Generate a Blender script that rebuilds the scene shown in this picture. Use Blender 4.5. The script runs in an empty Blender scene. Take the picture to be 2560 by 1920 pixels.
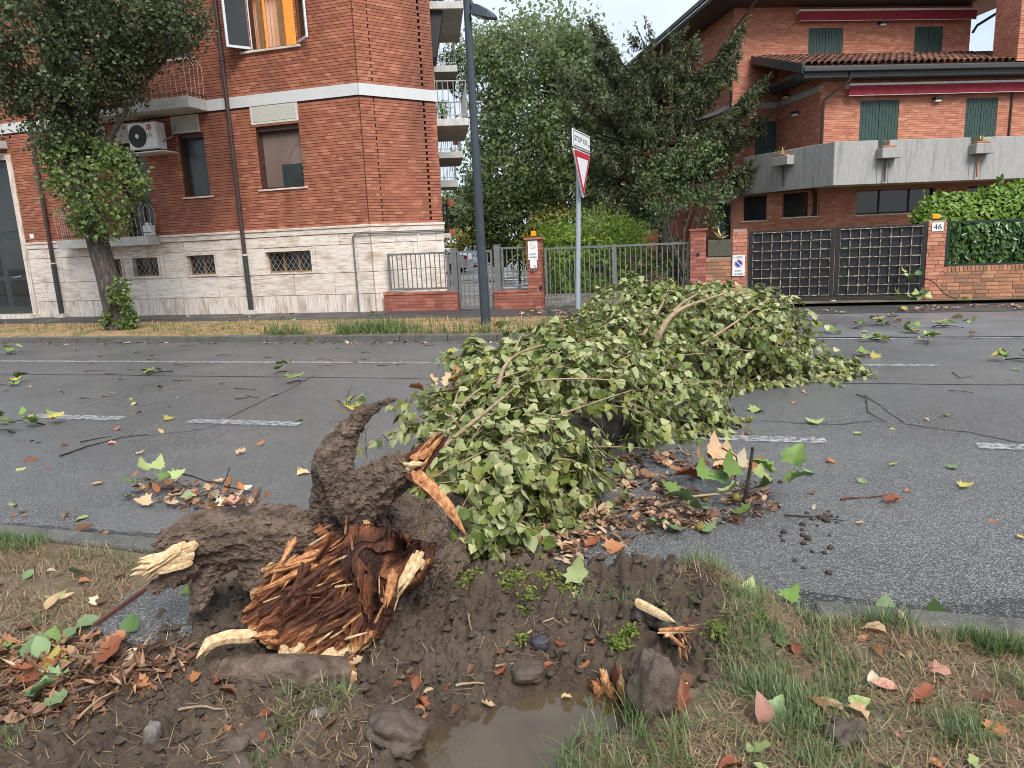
import bpy, math, random
import numpy as np
from mathutils import Matrix, Vector

rng = np.random.default_rng(11)
random.seed(11)
scene = bpy.context.scene
col = scene.collection
R = math.radians

# ------------------------------------------------------------------ camera, sky, sun, exposure
F, PITCH, ROLL, H = 1785.0, R(11.4), R(2.6), 1.85          # focal length in photo pixels, eye height in metres
_fw = np.array([0, math.cos(PITCH), -math.sin(PITCH)])
_up0 = np.array([0, math.sin(PITCH), math.cos(PITCH)])
_r0 = np.array([1.0, 0, 0])
_r = math.cos(ROLL) * _r0 - math.sin(ROLL) * _up0
_u = math.cos(ROLL) * _up0 + math.sin(ROLL) * _r0
EYE = np.array([0, 0, H])

cam_data = bpy.data.cameras.new('camera')
cam = bpy.data.objects.new('camera', cam_data)
col.objects.link(cam)
cam.matrix_world = Matrix(((_r[0], _u[0], -_fw[0], 0), (_r[1], _u[1], -_fw[1], 0), (_r[2], _u[2], -_fw[2], H), (0, 0, 0, 1)))
cam_data.sensor_width = 36.0
cam_data.lens = 36.0 * F / 2560.0
cam_data.clip_start, cam_data.clip_end = 0.05, 3000
scene.camera = cam

SUN_EL, SUN_AZ = R(48), R(158)                              # azimuth from +Y clockwise: behind the camera, to its right
world = bpy.data.worlds.new('World')
scene.world = world
world.use_nodes = True
wn, wl = world.node_tree.nodes, world.node_tree.links
wn.clear()
w_out = wn.new('ShaderNodeOutputWorld')
w_bg = wn.new('ShaderNodeBackground')
w_sky = wn.new('ShaderNodeTexSky')
w_sky.sky_type = 'NISHITA'
w_sky.sun_disc = False
w_sky.sun_elevation, w_sky.sun_rotation = SUN_EL, SUN_AZ
w_sky.air_density, w_sky.dust_density, w_sky.ozone_density = 1.0, 1.5, 1.0
w_tc = wn.new('ShaderNodeTexCoord')
w_map = wn.new('ShaderNodeMapping')
w_map.inputs['Scale'].default_value = (1.0, 1.0, 2.6)
w_no = wn.new('ShaderNodeTexNoise')
w_no.inputs['Scale'].default_value = 2.3
w_no.inputs['Detail'].default_value = 5.0
w_no.inputs['Roughness'].default_value = 0.5
w_rp = wn.new('ShaderNodeValToRGB')
w_rp.color_ramp.elements[0].position, w_rp.color_ramp.elements[0].color = 0.32, (0.0, 0.0, 0.0, 1)
w_rp.color_ramp.elements[1].position, w_rp.color_ramp.elements[1].color = 0.66, (1.0, 1.0, 1.0, 1)
w_cl = wn.new('ShaderNodeMix')
w_cl.data_type = 'RGBA'
w_cl.inputs[6].default_value = (2.10, 2.52, 3.12, 1)           # grey-blue cloud base
w_cl.inputs[7].default_value = (2.98, 3.22, 3.50, 1)           # white cloud
w_mx = wn.new('ShaderNodeMix')
w_mx.data_type = 'RGBA'
w_mx.inputs[0].default_value = 0.9
wl.new(w_tc.outputs['Generated'], w_map.inputs[0])
wl.new(w_map.outputs[0], w_no.inputs['Vector'])
wl.new(w_no.outputs[0], w_rp.inputs[0])
wl.new(w_rp.outputs[0], w_cl.inputs[0])
wl.new(w_sky.outputs[0], w_mx.inputs[6])
wl.new(w_cl.outputs[2], w_mx.inputs[7])
wl.new(w_mx.outputs[2], w_bg.inputs['Color'])
w_bg.inputs['Strength'].default_value = 0.10
wl.new(w_bg.outputs[0], w_out.inputs[0])

sun_data = bpy.data.lights.new('sun', 'SUN')
sun_data.energy, sun_data.angle, sun_data.color = 1.5, R(28), (1.0, 0.97, 0.92)
sun = bpy.data.objects.new('sun', sun_data)
col.objects.link(sun)
_sd = Vector((math.sin(SUN_AZ) * math.cos(SUN_EL), math.cos(SUN_AZ) * math.cos(SUN_EL), math.sin(SUN_EL)))
sun.rotation_euler = _sd.to_track_quat('Z', 'Y').to_euler()

vs = scene.view_settings
vs.view_transform, vs.look, vs.gamma, vs.use_curve_mapping = 'Standard', 'None', 1.0, False
vs.exposure = 1.66
scene.cycles.use_denoising = True
scene.cycles.filter_width = 0.95
scene.cycles.max_bounces = 6
scene.cycles.diffuse_bounces = 3
scene.cycles.glossy_bounces = 3
scene.cycles.caustics_reflective = False
scene.cycles.caustics_refractive = False

# ------------------------------------------------------------------ measuring the place from the photograph
def ray(x, y):
    return (x - 1280) / F * _r - (y - 960) / F * _u + _fw
def G(x, y, z=0.0):                                          # photo point -> point of the level plane z
    d = ray(x, y)
    return EYE + d * ((z - H) / d[2])
def P(x, y, Y):                                              # photo point -> point Y metres ahead
    d = ray(x, y)
    return EYE + d * (Y / d[1])
def ppm(x, y, Y):                                            # photo pixels per metre there
    q = P(x, y, Y) - EYE
    return F / float(q @ _fw)
def project(p):
    q = np.asarray(p, float) - EYE
    c = q @ _fw
    return 1280 + F * (q @ _r) / c, 960 - F * (q @ _u) / c

TH = R(-16.4)                                                # the road runs along RU; RV points across it, away from the camera
RU = np.array([math.cos(TH), math.sin(TH), 0])
RV = np.array([-math.sin(TH), math.cos(TH), 0])
ZZ = np.array([0, 0, 1.0])
def RP(s, v, z=0.0):
    s, v, z = np.broadcast_arrays(np.asarray(s, float), np.asarray(v, float), np.asarray(z, float))
    return s[..., None] * RU + v[..., None] * RV + z[..., None] * ZZ

class Frame:                                                 # s along a wall, d outwards from it, z up
    def __init__(self, o, u, n):
        self.o, self.u, self.n = np.asarray(o, float), np.asarray(u, float), np.asarray(n, float)
    def pt(self, s, d, z):
        s, d, z = np.broadcast_arrays(np.asarray(s, float), np.asarray(d, float), np.asarray(z, float))
        return self.o + s[..., None] * self.u + d[..., None] * self.n + z[..., None] * ZZ
    def hit(self, x, y, d=0.0):
        r = ray(x, y)
        o = self.o + self.n * d
        p = EYE + r * (float((o - EYE) @ self.n) / float(r @ self.n))
        return float((p - o) @ self.u), float(p[2])

def roadframe(v):
    return Frame(RV * v, RU, -RV)

# ------------------------------------------------------------------ noise
def _hash(ix, iy, iz):
    h = (ix.astype(np.int64) * 374761393 + iy.astype(np.int64) * 668265263 + iz.astype(np.int64) * 2147483647 + 12345) & 0xffffffff
    h = ((h ^ (h >> 13)) * 1274126177) & 0xffffffff
    return ((h ^ (h >> 16)) & 0xffff) / 65535.0
def vnoise(x, y, z=0.0):
    x, y, z = np.broadcast_arrays(np.asarray(x, float), np.asarray(y, float), np.asarray(z, float))
    ix, iy, iz = np.floor(x), np.floor(y), np.floor(z)
    fx, fy, fz = x - ix, y - iy, z - iz
    fx, fy, fz = [t * t * (3 - 2 * t) for t in (fx, fy, fz)]
    out = 0
    for dx in (0, 1):
        for dy in (0, 1):
            for dz in (0, 1):
                w = (fx if dx else 1 - fx) * (fy if dy else 1 - fy) * (fz if dz else 1 - fz)
                out = out + w * _hash(ix + dx, iy + dy, iz + dz)
    return out
def fbm(x, y, z=0.0, octaves=4, gain=0.5):
    a, t, s = 1.0, 0.0, 0
    for k in range(octaves):
        s = s + a * (vnoise(np.asarray(x) * 2 ** k + 17.3 * k, np.asarray(y) * 2 ** k + 5.1 * k, np.asarray(z) * 2 ** k) - 0.5)
        t += a
        a *= gain
    return s / t * 2
def sstep(a, b, x):
    t = np.clip((np.asarray(x, float) - a) / (b - a), 0, 1)
    return t * t * (3 - 2 * t)

# ------------------------------------------------------------------ objects
BASE = {}                                                    # world matrix of every object made here
def put(o, parent=None, mw=None):
    mw = mw or Matrix.Identity(4)
    col.objects.link(o)
    if parent is not None:
        o.parent = parent
        o.matrix_parent_inverse = BASE[parent.name].inverted()
    o.matrix_basis = mw
    BASE[o.name] = mw.copy()
    return o
def tag(o, label=None, cat=None, group=None, kind=None):
    if label: o['label'] = label
    if cat: o['category'] = cat
    if group: o['group'] = group
    if kind: o['kind'] = kind
    return o
def thing(name, loc, label, cat, group=None):
    o = bpy.data.objects.new(name, None)
    o.empty_display_size = 0.1
    put(o, None, Matrix.Translation(Vector([float(t) for t in loc])))
    return tag(o, label, cat, group)

class MB:                                                    # collects pieces of geometry for ONE mesh
    def __init__(self):
        self.v, self.f, self.t, self.n = [], [], [], 0
    def add(self, verts, faces, tone=0.5):
        verts = np.asarray(verts, float).reshape(-1, 3)
        faces = np.asarray(faces, np.int64)
        if len(faces) == 0: return self
        self.v.append(verts)
        self.f.append(faces + self.n)
        t = np.asarray(tone, float)
        self.t.append(np.broadcast_to(t, (len(faces),)) if t.ndim == 0 else t)
        self.n += len(verts)
        return self
    def box(self, fr, s0, s1, z0, z1, d0, d1, tone=0.5):
        c = fr.pt(np.array([s0, s1, s1, s0, s0, s1, s1, s0]), np.array([d0, d0, d1, d1, d0, d0, d1, d1]), np.array([z0] * 4 + [z1] * 4))
        return self.add(c, BOXF, tone)
    def hexa(self, eight, tone=0.5):
        return self.add(eight, BOXF, tone)
    def bar(self, a, b, w, h=None, up=ZZ, tone=0.5):
        a, b = np.asarray(a, float), np.asarray(b, float)
        h = h or w
        t = (b - a) / max(np.linalg.norm(b - a), 1e-9)
        if abs(t @ up) > 0.95: up = RU
        x = np.cross(t, up); x /= np.linalg.norm(x)
        y = np.cross(x, t)
        c = [p + sx * x * w / 2 + sy * y * h / 2 for p in (a, b) for sx, sy in ((-1, -1), (1, -1), (1, 1), (-1, 1))]
        return self.add(c, BOXF, tone)
    def tube(self, pts, rad, n=8, tone=0.5, cap=True):
        pts = np.asarray(pts, float)
        m = len(pts)
        rad = np.broadcast_to(np.asarray(rad, float), (m,))
        tang = np.gradient(pts, axis=0)
        tang /= np.linalg.norm(tang, axis=1)[:, None] + 1e-12
        ref = np.array([0.31, 0.17, 0.93])
        if abs(tang[0] @ ref) > 0.9: ref = np.array([1.0, 0.1, 0.0])
        x = np.cross(tang[0], ref); x /= np.linalg.norm(x)
        ang = np.arange(n) / n * 2 * math.pi
        V = np.empty((m, n, 3))
        for i in range(m):
            x = x - tang[i] * (x @ tang[i]); x /= np.linalg.norm(x) + 1e-12
            y = np.cross(tang[i], x)
            V[i] = pts[i] + rad[i] * (np.cos(ang)[:, None] * x + np.sin(ang)[:, None] * y)
        i, j = np.meshgrid(np.arange(m - 1), np.arange(n), indexing='ij')
        k = (j + 1) % n
        Fq = np.stack([i * n + j, i * n + k, (i + 1) * n + k, (i + 1) * n + j], -1).reshape(-1, 4)
        self.add(V, Fq, tone)
        if cap:
            for row, c in ((0, pts[0]), (m - 1, pts[-1])):
                vv = np.vstack([V[row], c[None]])
                a = np.arange(n)
                tri = np.stack([np.full(n, n), (a + 1) % n, a], -1) if row == 0 else np.stack([np.full(n, n), a, (a + 1) % n], -1)
                self.add(vv, tri, tone)
        return self
    def disc(self, c, ax, r, h=0.01, n=24, tone=0.5):
        c, ax = np.asarray(c, float), np.asarray(ax, float)
        return self.tube([c, c + ax * h], [r, r], n, tone)
    def poly(self, pts, thick, normal, tone=0.5):            # convex-ish outline extruded along normal
        pts = np.asarray(pts, float); n = len(pts)
        nv = np.asarray(normal, float) * thick
        c = pts.mean(0)
        V = np.vstack([pts, pts + nv, c[None], (c + nv)[None]])
        a = np.arange(n); b = (a + 1) % n
        self.add(V, np.stack([a, b, b + n, a + n], -1), tone)
        self.add(V, np.vstack([np.stack([np.full(n, 2 * n), b, a], -1), np.stack([np.full(n, 2 * n + 1), a + n, b + n], -1)]), tone)
        return self
    def mesh(self, name, smooth=False, vtone=None, extra=None):
        me = bpy.data.meshes.new(name)
        if not self.v: return me
        V = np.vstack(self.v)
        me.vertices.add(len(V))
        me.vertices.foreach_set('co', V.astype(np.float32).ravel())
        ks = np.concatenate([np.full(len(f), f.shape[1]) for f in self.f])
        loops = np.concatenate([f.ravel() for f in self.f]).astype(np.int32)
        me.loops.add(len(loops))
        me.loops.foreach_set('vertex_index', loops)
        me.polygons.add(len(ks))
        me.polygons.foreach_set('loop_start', np.concatenate([[0], np.cumsum(ks)[:-1]]).astype(np.int32))
        me.update(calc_edges=True)
        if vtone is None:
            a = me.attributes.new('tone', 'FLOAT', 'FACE')
            a.data.foreach_set('value', np.concatenate(self.t).astype(np.float32))
        else:
            a = me.attributes.new('tone', 'FLOAT', 'POINT')
            a.data.foreach_set('value', np.asarray(vtone, np.float32))
        for k, arr in (extra or {}).items():
            a = me.attributes.new(k, 'FLOAT', 'POINT')
            a.data.foreach_set('value', np.asarray(arr, np.float32))
        me.polygons.foreach_set('use_smooth', np.full(len(ks), bool(smooth)))
        return me
    def build(self, name, mat, parent=None, smooth=False, mw=None, **kw):
        me = self.mesh(name, smooth, **kw)
        if mat is not None: me.materials.append(mat)
        return put(bpy.data.objects.new(name, me), parent, mw)
BOXF = np.array([[0, 3, 2, 1], [4, 5, 6, 7], [0, 1, 5, 4], [1, 2, 6, 5], [2, 3, 7, 6], [3, 0, 4, 7]])

def bevel(o, w=0.006, seg=2):
    m = o.modifiers.new('bevel', 'BEVEL')
    m.width, m.segments, m.limit_method, m.angle_limit = w, seg, 'ANGLE', R(40)
    return o
def text(body, parent, at, u, up, size, mat, name='lettering', align='CENTER', ext=0.0015, squeeze=1.0, fit=None):
    c = bpy.data.curves.new(name, 'FONT')
    c.body, c.size, c.align_x, c.align_y, c.extrude = body, size, align, 'CENTER', ext
    c.materials.append(mat)
    u = Vector(u).normalized(); up = Vector(up).normalized(); n = u.cross(up)
    tmp = bpy.data.objects.new('temp', c); col.objects.link(tmp)
    me = bpy.data.meshes.new_from_object(tmp.evaluated_get(bpy.context.evaluated_depsgraph_get()))
    bpy.data.objects.remove(tmp)
    if fit:
        xs = [v.co.x for v in me.vertices]; squeeze = fit / (max(xs) - min(xs))
    o = bpy.data.objects.new(name, me)
    m = Matrix(((u.x * squeeze, up.x, n.x, at[0]), (u.y * squeeze, up.y, n.y, at[1]), (u.z * squeeze, up.z, n.z, at[2]), (0, 0, 0, 1)))
    return put(o, parent, m)

# ------------------------------------------------------------------ materials
def mat(name, ramp, scale=4.0, stretch=(1, 1, 1), detail=6.0, nrough=0.6, w_tone=0.0, rand=False, rough=0.7, rough2=None,
        bump=0.0, bscale=None, bdist=0.01, metal=0.0, spec=0.4, dirt=None, back=None, transl=0.0, coat=0.0, emit=0.0, voro=None, wet=None):
    m = bpy.data.materials.new(name)
    m.use_nodes = True
    nt = m.node_tree
    nt.nodes.clear()
    N = nt.nodes.new
    L = nt.links.new
    out, bs = N('ShaderNodeOutputMaterial'), N('ShaderNodeBsdfPrincipled')
    L(bs.outputs[0], out.inputs[0])
    tc, mp = N('ShaderNodeTexCoord'), N('ShaderNodeMapping')
    mp.inputs['Scale'].default_value = stretch
    L(tc.outputs['Object'], mp.inputs[0])
    no = N('ShaderNodeTexNoise')
    no.inputs['Scale'].default_value, no.inputs['Detail'].default_value, no.inputs['Roughness'].default_value = scale, detail, nrough
    L(mp.outputs[0], no.inputs['Vector'])
    fac = no.outputs[0]
    def math_(op, a, b):
        q = N('ShaderNodeMath'); q.operation = op
        for i, t in enumerate((a, b)):
            if isinstance(t, (int, float)): q.inputs[i].default_value = t
            else: L(t, q.inputs[i])
        return q.outputs[0]
    if w_tone:
        if rand:
            t = N('ShaderNodeObjectInfo').outputs['Random']
        else:
            at = N('ShaderNodeAttribute'); at.attribute_name = 'tone'; t = at.outputs['Fac']
        fac = math_('ADD', math_('MULTIPLY', fac, 1 - w_tone), math_('MULTIPLY', t, w_tone))
    def ramp_(f, stops):
        q = N('ShaderNodeValToRGB')
        el = q.color_ramp.elements
        while len(el) < len(stops): el.new(0.5)
        for e, (p, c) in zip(el, stops):
            e.position = p; e.color = (*c, 1) if len(c) == 3 else c
        L(f, q.inputs[0])
        return q.outputs[0]
    c = ramp_(fac, ramp)
    def mix_(f, a, b, kind='MIX'):
        q = N('ShaderNodeMix'); q.data_type = 'RGBA'; q.blend_type = kind
        for i, t in ((0, f), (6, a), (7, b)):
            if isinstance(t, (int, float)): q.inputs[i].default_value = t
            elif isinstance(t, tuple): q.inputs[i].default_value = (*t, 1)
            else: L(t, q.inputs[i])
        return q.outputs[2]
    if voro:                                                 # (scale, threshold, colour, share) light chips in a dark binder
        vo = N('ShaderNodeTexVoronoi'); vo.inputs['Scale'].default_value = voro[0]
        L(tc.outputs['Object'], vo.inputs['Vector'])
        sp = N('ShaderNodeSeparateColor'); L(vo.outputs['Color'], sp.inputs[0])
        chip = ramp_(sp.outputs[0], [(voro[1], (0, 0, 0)), (min(voro[1] + 0.25, 1), (1, 1, 1))])
        c = mix_(math_('MULTIPLY', chip, voro[3]), c, voro[2])
    if back:                                                 # the paler underside of a leaf
        ge = N('ShaderNodeNewGeometry')
        c = mix_(ge.outputs['Backfacing'], c, ramp_(fac, back))
    if dirt:                                                 # (scale, stretch, colour, low, high): stains with a shape of their own
        m2 = N('ShaderNodeMapping'); m2.inputs['Scale'].default_value = dirt[1]
        L(tc.outputs['Object'], m2.inputs[0])
        n2 = N('ShaderNodeTexNoise'); n2.inputs['Scale'].default_value = dirt[0]; n2.inputs['Detail'].default_value = 5
        L(m2.outputs[0], n2.inputs['Vector'])
        c = mix_(ramp_(n2.outputs[0], [(dirt[3], (0, 0, 0)), (dirt[4], (1, 1, 1))]), c, dirt[2])
    L(c, bs.inputs['Base Color'])
    bs.inputs['Roughness'].default_value = rough
    if rough2 is not None:
        n3 = N('ShaderNodeTexNoise'); n3.inputs['Scale'].default_value = (wet or 0.6); n3.inputs['Detail'].default_value = 4
        L(tc.outputs['Object'], n3.inputs['Vector'])
        L(ramp_(n3.outputs[0], [(0.38, (rough,) * 3), (0.62, (rough2,) * 3)]), bs.inputs['Roughness'])
    bs.inputs['Metallic'].default_value = metal
    bs.inputs['Specular IOR Level'].default_value = spec
    if coat: bs.inputs['Coat Weight'].default_value = coat; bs.inputs['Coat Roughness'].default_value = 0.15
    if emit:
        L(c, bs.inputs['Emission Color']); bs.inputs['Emission Strength'].default_value = emit
    if bump:
        nb = N('ShaderNodeTexNoise')
        nb.inputs['Scale'].default_value, nb.inputs['Detail'].default_value, nb.inputs['Roughness'].default_value = bscale or scale * 4, 6, 0.65
        L(mp.outputs[0], nb.inputs['Vector'])
        bh = nb.outputs[0]
        if voro:
            bh = math_('ADD', math_('MULTIPLY', bh, 0.5), math_('MULTIPLY', vo.outputs['Distance'], -1.0))
        b = N('ShaderNodeBump'); b.inputs['Strength'].default_value, b.inputs['Distance'].default_value = bump, bdist
        L(bh, b.inputs['Height']); L(b.outputs[0], bs.inputs['Normal'])
    if transl:
        tr = N('ShaderNodeBsdfTranslucent'); L(c, tr.inputs[0])
        mx = N('ShaderNodeMixShader'); mx.inputs[0].default_value = transl
        L(bs.outputs[0], mx.inputs[1]); L(tr.outputs[0], mx.inputs[2]); L(mx.outputs[0], out.inputs[0])
    return m
def plain(name, c, rough=0.5, metal=0.0, spec=0.4, vary=0.15, **k):
    a = tuple(t * (1 - vary) for t in c); b = tuple(min(t * (1 + vary), 1) for t in c)
    return mat(name, [(0.3, a), (0.7, b)], scale=k.pop('scale', 6), rough=rough, metal=metal, spec=spec, **k)

BR_L = [(0.0, (0.235, 0.082, 0.050)), (0.4, (0.31, 0.108, 0.064)), (0.75, (0.375, 0.14, 0.083)), (0.9, (0.44, 0.185, 0.115)), (1.0, (0.54, 0.26, 0.17))]
BR_R = [(0.0, (0.34, 0.125, 0.078)), (0.4, (0.44, 0.175, 0.108)), (0.75, (0.51, 0.215, 0.135)), (1.0, (0.60, 0.31, 0.20))]
BR_F = [(0.0, (0.21, 0.065, 0.046)), (0.5, (0.31, 0.10, 0.07)), (1.0, (0.42, 0.17, 0.12))]
BR_O = [(0.0, (0.20, 0.10, 0.06)), (0.4, (0.34, 0.17, 0.10)), (0.7, (0.44, 0.19, 0.10)), (1.0, (0.5, 0.27, 0.16))]
_bk = dict(scale=9, rough=0.75, bump=0.25, bscale=60, bdist=0.004, spec=0.3)
STAIN = (0.8, (1, 1, 0.35), (0.17, 0.066, 0.044), 0.50, 0.78)
M = {}
for key, rp, st in (('left', BR_L, STAIN), ('right', BR_R, None), ('fence', BR_F, None), ('old', BR_O, (2.0, (1, 1, 1.5), (0.10, 0.075, 0.05), 0.52, 0.7))):
    M['brick_' + key] = mat('brick_' + key, rp, w_tone=0.75, dirt=st, **_bk)
    M['brick1_' + key] = mat('single_brick_' + key, rp, w_tone=0.75, rand=True, dirt=st, **_bk)
M['mortar_dark'] = plain('mortar_dark', (0.075, 0.028, 0.02), 0.9, bump=0.3, bscale=80)
M['mortar_warm'] = plain('mortar_warm', (0.36, 0.17, 0.115), 0.9, bump=0.3, bscale=80)
M['mortar_pale'] = plain('mortar_pale', (0.34, 0.24, 0.185), 0.9, bump=0.3, bscale=80)
TRAV = [(0.33, (0.28, 0.17, 0.11)), (0.43, (0.55, 0.44, 0.35)), (0.54, (0.70, 0.63, 0.56)), (0.8, (0.80, 0.75, 0.69))]
_ts = dict(scale=3.0, detail=9, nrough=0.72, w_tone=0.12, rough=0.45, spec=0.4, bump=0.12, bscale=9)
M['travertine'] = mat('travertine', TRAV, stretch=(1, 1, 9), dirt=(1.6, (1, 1, 2.2), (0.36, 0.27, 0.20), 0.55, 0.78), **_ts)
M['travertine_up'] = mat('travertine_upright', TRAV, stretch=(8, 8, 0.9), dirt=(1.6, (3, 3, 0.8), (0.34, 0.25, 0.18), 0.5, 0.75), **_ts)
M['white_band'] = plain('white_band', (0.54, 0.54, 0.54), 0.7, vary=0.06)
M['concrete'] = mat('concrete', [(0.3, (0.285, 0.277, 0.262)), (0.7, (0.37, 0.362, 0.348))], scale=5, stretch=(4, 4, 0.9), detail=5,
                    rough=0.85, bump=0.2, bscale=30, dirt=(2.0, (4, 4, 0.3), (0.20, 0.192, 0.18), 0.52, 0.80))
M['slab_grey'] = mat('slab_grey', [(0.3, (0.40, 0.39, 0.36)), (0.7, (0.55, 0.54, 0.51))], scale=5, rough=0.85, bump=0.2, bscale=40, dirt=(9, (3, 3, 0.4), (0.26, 0.25, 0.23), 0.55, 0.75))
M['soffit'] = plain('soffit', (0.42, 0.39, 0.35), 0.9)
M['panel_stone'] = mat('panel_stone', [(0.35, (0.36, 0.35, 0.31)), (0.6, (0.50, 0.49, 0.44))], scale=30, rough=0.9, bump=0.3, bscale=60)
M['plaster'] = plain('plaster', (0.55, 0.51, 0.45), 0.9)
M['brown_metal'] = plain('brown_metal', (0.055, 0.032, 0.028), 0.4, spec=0.5)
M['dark_metal'] = plain('dark_metal', (0.035, 0.036, 0.038), 0.45, spec=0.5)
M['grey_metal'] = plain('grey_metal', (0.145, 0.145, 0.14), 0.5, spec=0.5)
M['pole_grey'] = plain('pole_grey', (0.033, 0.045, 0.055), 0.45, spec=0.5)
M['galv'] = plain('galvanised', (0.36, 0.40, 0.44), 0.45, metal=0.4, vary=0.1)
M['rail_white'] = plain('rail_paint', (0.50, 0.42, 0.36), 0.6, dirt=(9, (1, 1, 1), (0.22, 0.12, 0.09), 0.52, 0.66))
M['rail_grey'] = plain('rail_grey', (0.30, 0.29, 0.27), 0.5)
M['frame_brown'] = plain('frame_brown', (0.06, 0.032, 0.024), 0.5)
M['frame_wood'] = mat('frame_wood', [(0.3, (0.16, 0.08, 0.035)), (0.7, (0.30, 0.17, 0.08))], scale=6, stretch=(8, 8, 1), rough=0.6)
M['frame_alu'] = plain('frame_alu', (0.60, 0.63, 0.66), 0.35, spec=0.5, vary=0.05)
M['glass'] = plain('window_glass', (0.022, 0.024, 0.024), 0.04, spec=0.6, vary=0.3, scale=1.5)
M['glass_reflect_tint'] = mat('window_glass_reflect_tint', [(0.3, (0.13, 0.09, 0.075)), (0.7, (0.21, 0.155, 0.13))], scale=0.7, stretch=(1, 1, 0.7), detail=1, rough=0.05, spec=0.6)  # opaque pane, pinkish brown reflection put into its colour
M['blind_dark'] = plain('blind_dark', (0.03, 0.036, 0.036), 0.25, spec=0.5)
M['shutter_roll'] = mat('rolling_shutter', [(0.4, (0.13, 0.055, 0.035)), (0.6, (0.17, 0.075, 0.05))], scale=5, rough=0.5)
M['shutter_green'] = mat('shutter_green', [(0.35, (0.024, 0.052, 0.046)), (0.65, (0.036, 0.070, 0.060))], scale=4, stretch=(6, 6, 1), rough=0.55)
M['awning_red'] = plain('awning_red', (0.26, 0.022, 0.035), 0.8, vary=0.12)
M['awning_white'] = plain('awning_white', (0.72, 0.70, 0.68), 0.7)
M['tile'] = mat('roof_tile', [(0.0, (0.055, 0.030, 0.025)), (0.45, (0.13, 0.058, 0.040)), (0.75, (0.25, 0.115, 0.072)), (1.0, (0.42, 0.25, 0.17))], scale=7, w_tone=0.6, rough=0.9, bump=0.3, bscale=50,
                dirt=(2.5, (1, 1, 1), (0.045, 0.032, 0.026), 0.52, 0.66))
M['tile1'] = mat('single_roof_tile', [(0.0, (0.055, 0.030, 0.025)), (0.45, (0.13, 0.058, 0.040)), (0.75, (0.25, 0.115, 0.072)), (1.0, (0.42, 0.25, 0.17))], scale=7, w_tone=0.6, rand=True, rough=0.9, bump=0.3, bscale=50)
M['gutter'] = plain('gutter', (0.045, 0.047, 0.047), 0.45)
M['black_iron'] = plain('black_iron', (0.018, 0.017, 0.018), 0.5)
M['gate_panel'] = plain('gate_panel', (0.016, 0.016, 0.019), 0.45, spec=0.4)
M['gate_bar'] = mat('gate_bar', [(0.36, (0.05, 0.042, 0.038)), (0.5, (0.16, 0.13, 0.10)), (0.62, (0.42, 0.38, 0.26))], scale=14, rough=0.7, bump=0.3, bscale=60)
M['white_plastic'] = plain('white_plastic', (0.72, 0.71, 0.68), 0.4, vary=0.05)
M['cream_plastic'] = plain('cream_plastic', (0.62, 0.60, 0.53), 0.45, vary=0.06)
M['black'] = plain('black', (0.012, 0.012, 0.013), 0.5)
M['sign_white'] = plain('sign_white', (0.74, 0.75, 0.76), 0.4, vary=0.04)
M['sign_red'] = plain('sign_red', (0.46, 0.018, 0.03), 0.4, vary=0.06)
M['sign_pink'] = plain('sign_pink', (0.72, 0.30, 0.30), 0.5)
M['sign_tan'] = plain('sign_tan', (0.72, 0.5, 0.38), 0.5)
M['sign_grey'] = plain('sign_grey', (0.42, 0.44, 0.46), 0.5)
M['sign_blue'] = plain('sign_blue', (0.02, 0.07, 0.36), 0.5)
M['beacon'] = plain('beacon', (0.75, 0.33, 0.01), 0.25, vary=0.1)
M['asphalt'] = mat('asphalt', [(0.28, (0.040, 0.040, 0.040)), (0.5, (0.066, 0.066, 0.066)), (0.72, (0.100, 0.099, 0.097))], scale=0.55, detail=10, nrough=0.7, rough=0.5, rough2=0.24, wet=0.35, spec=0.5,
                   voro=(165, 0.62, (0.34, 0.335, 0.325), 0.72), bump=0.6, bscale=60, bdist=0.005, dirt=(0.30, (1, 1, 1), (0.075, 0.075, 0.075), .60, 1.0))
M['asphalt_smooth'] = mat('asphalt_smooth', [(0.3, (0.10, 0.10, 0.105)), (0.7, (0.17, 0.17, 0.175))], scale=0.9, detail=8, rough=0.6, rough2=0.16, wet=0.55, spec=0.5,
                          voro=(120, 0.72, (0.25, 0.25, 0.25), 0.4), bump=0.2, bscale=50, bdist=0.003)
M['asphalt_walk'] = mat('asphalt_walk', [(0.3, (0.036, 0.034, 0.034)), (0.7, (0.068, 0.064, 0.062))], scale=1.6, detail=8, rough=0.65, rough2=0.42, wet=0.8, spec=0.4,
                        voro=(110, 0.8, (0.2, 0.2, 0.2), 0.4), bump=0.3, bscale=50, bdist=0.004)
M['kerb'] = mat('kerb_stone', [(0.3, (0.055, 0.053, 0.046)), (0.7, (0.13, 0.125, 0.11))], scale=6, detail=8, rough=0.8, bump=0.4, bscale=40, bdist=0.006, w_tone=0.2,
                voro=(140, 0.7, (0.25, 0.24, 0.22), 0.4))
M['paint'] = mat('road_paint', [(0.45, (0.09, 0.09, 0.09)), (0.54, (0.32, 0.32, 0.32)), (0.75, (0.48, 0.48, 0.48))], scale=16, detail=10, nrough=0.75, rough=0.6, bump=0.3, bscale=90, bdist=0.004)
M['paint_thin'] = mat('road_paint_faded', [(0.42, (0.08, 0.08, 0.08)), (0.60, (0.36, 0.36, 0.36)), (0.8, (0.5, 0.5, 0.5))], scale=7, detail=10, nrough=0.75, rough=0.6)
M['tar'] = plain('tar', (0.012, 0.012, 0.013), 0.5)
M['gravel'] = mat('wet_gravel', [(0.35, (0.075, 0.065, 0.055)), (0.6, (0.20, 0.18, 0.155))], scale=3, detail=10, rough=0.75, rough2=0.08, wet=0.75, voro=(40, 0.6, (0.35, 0.32, 0.29), 0.6), bump=0.3, bscale=40)
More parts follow.
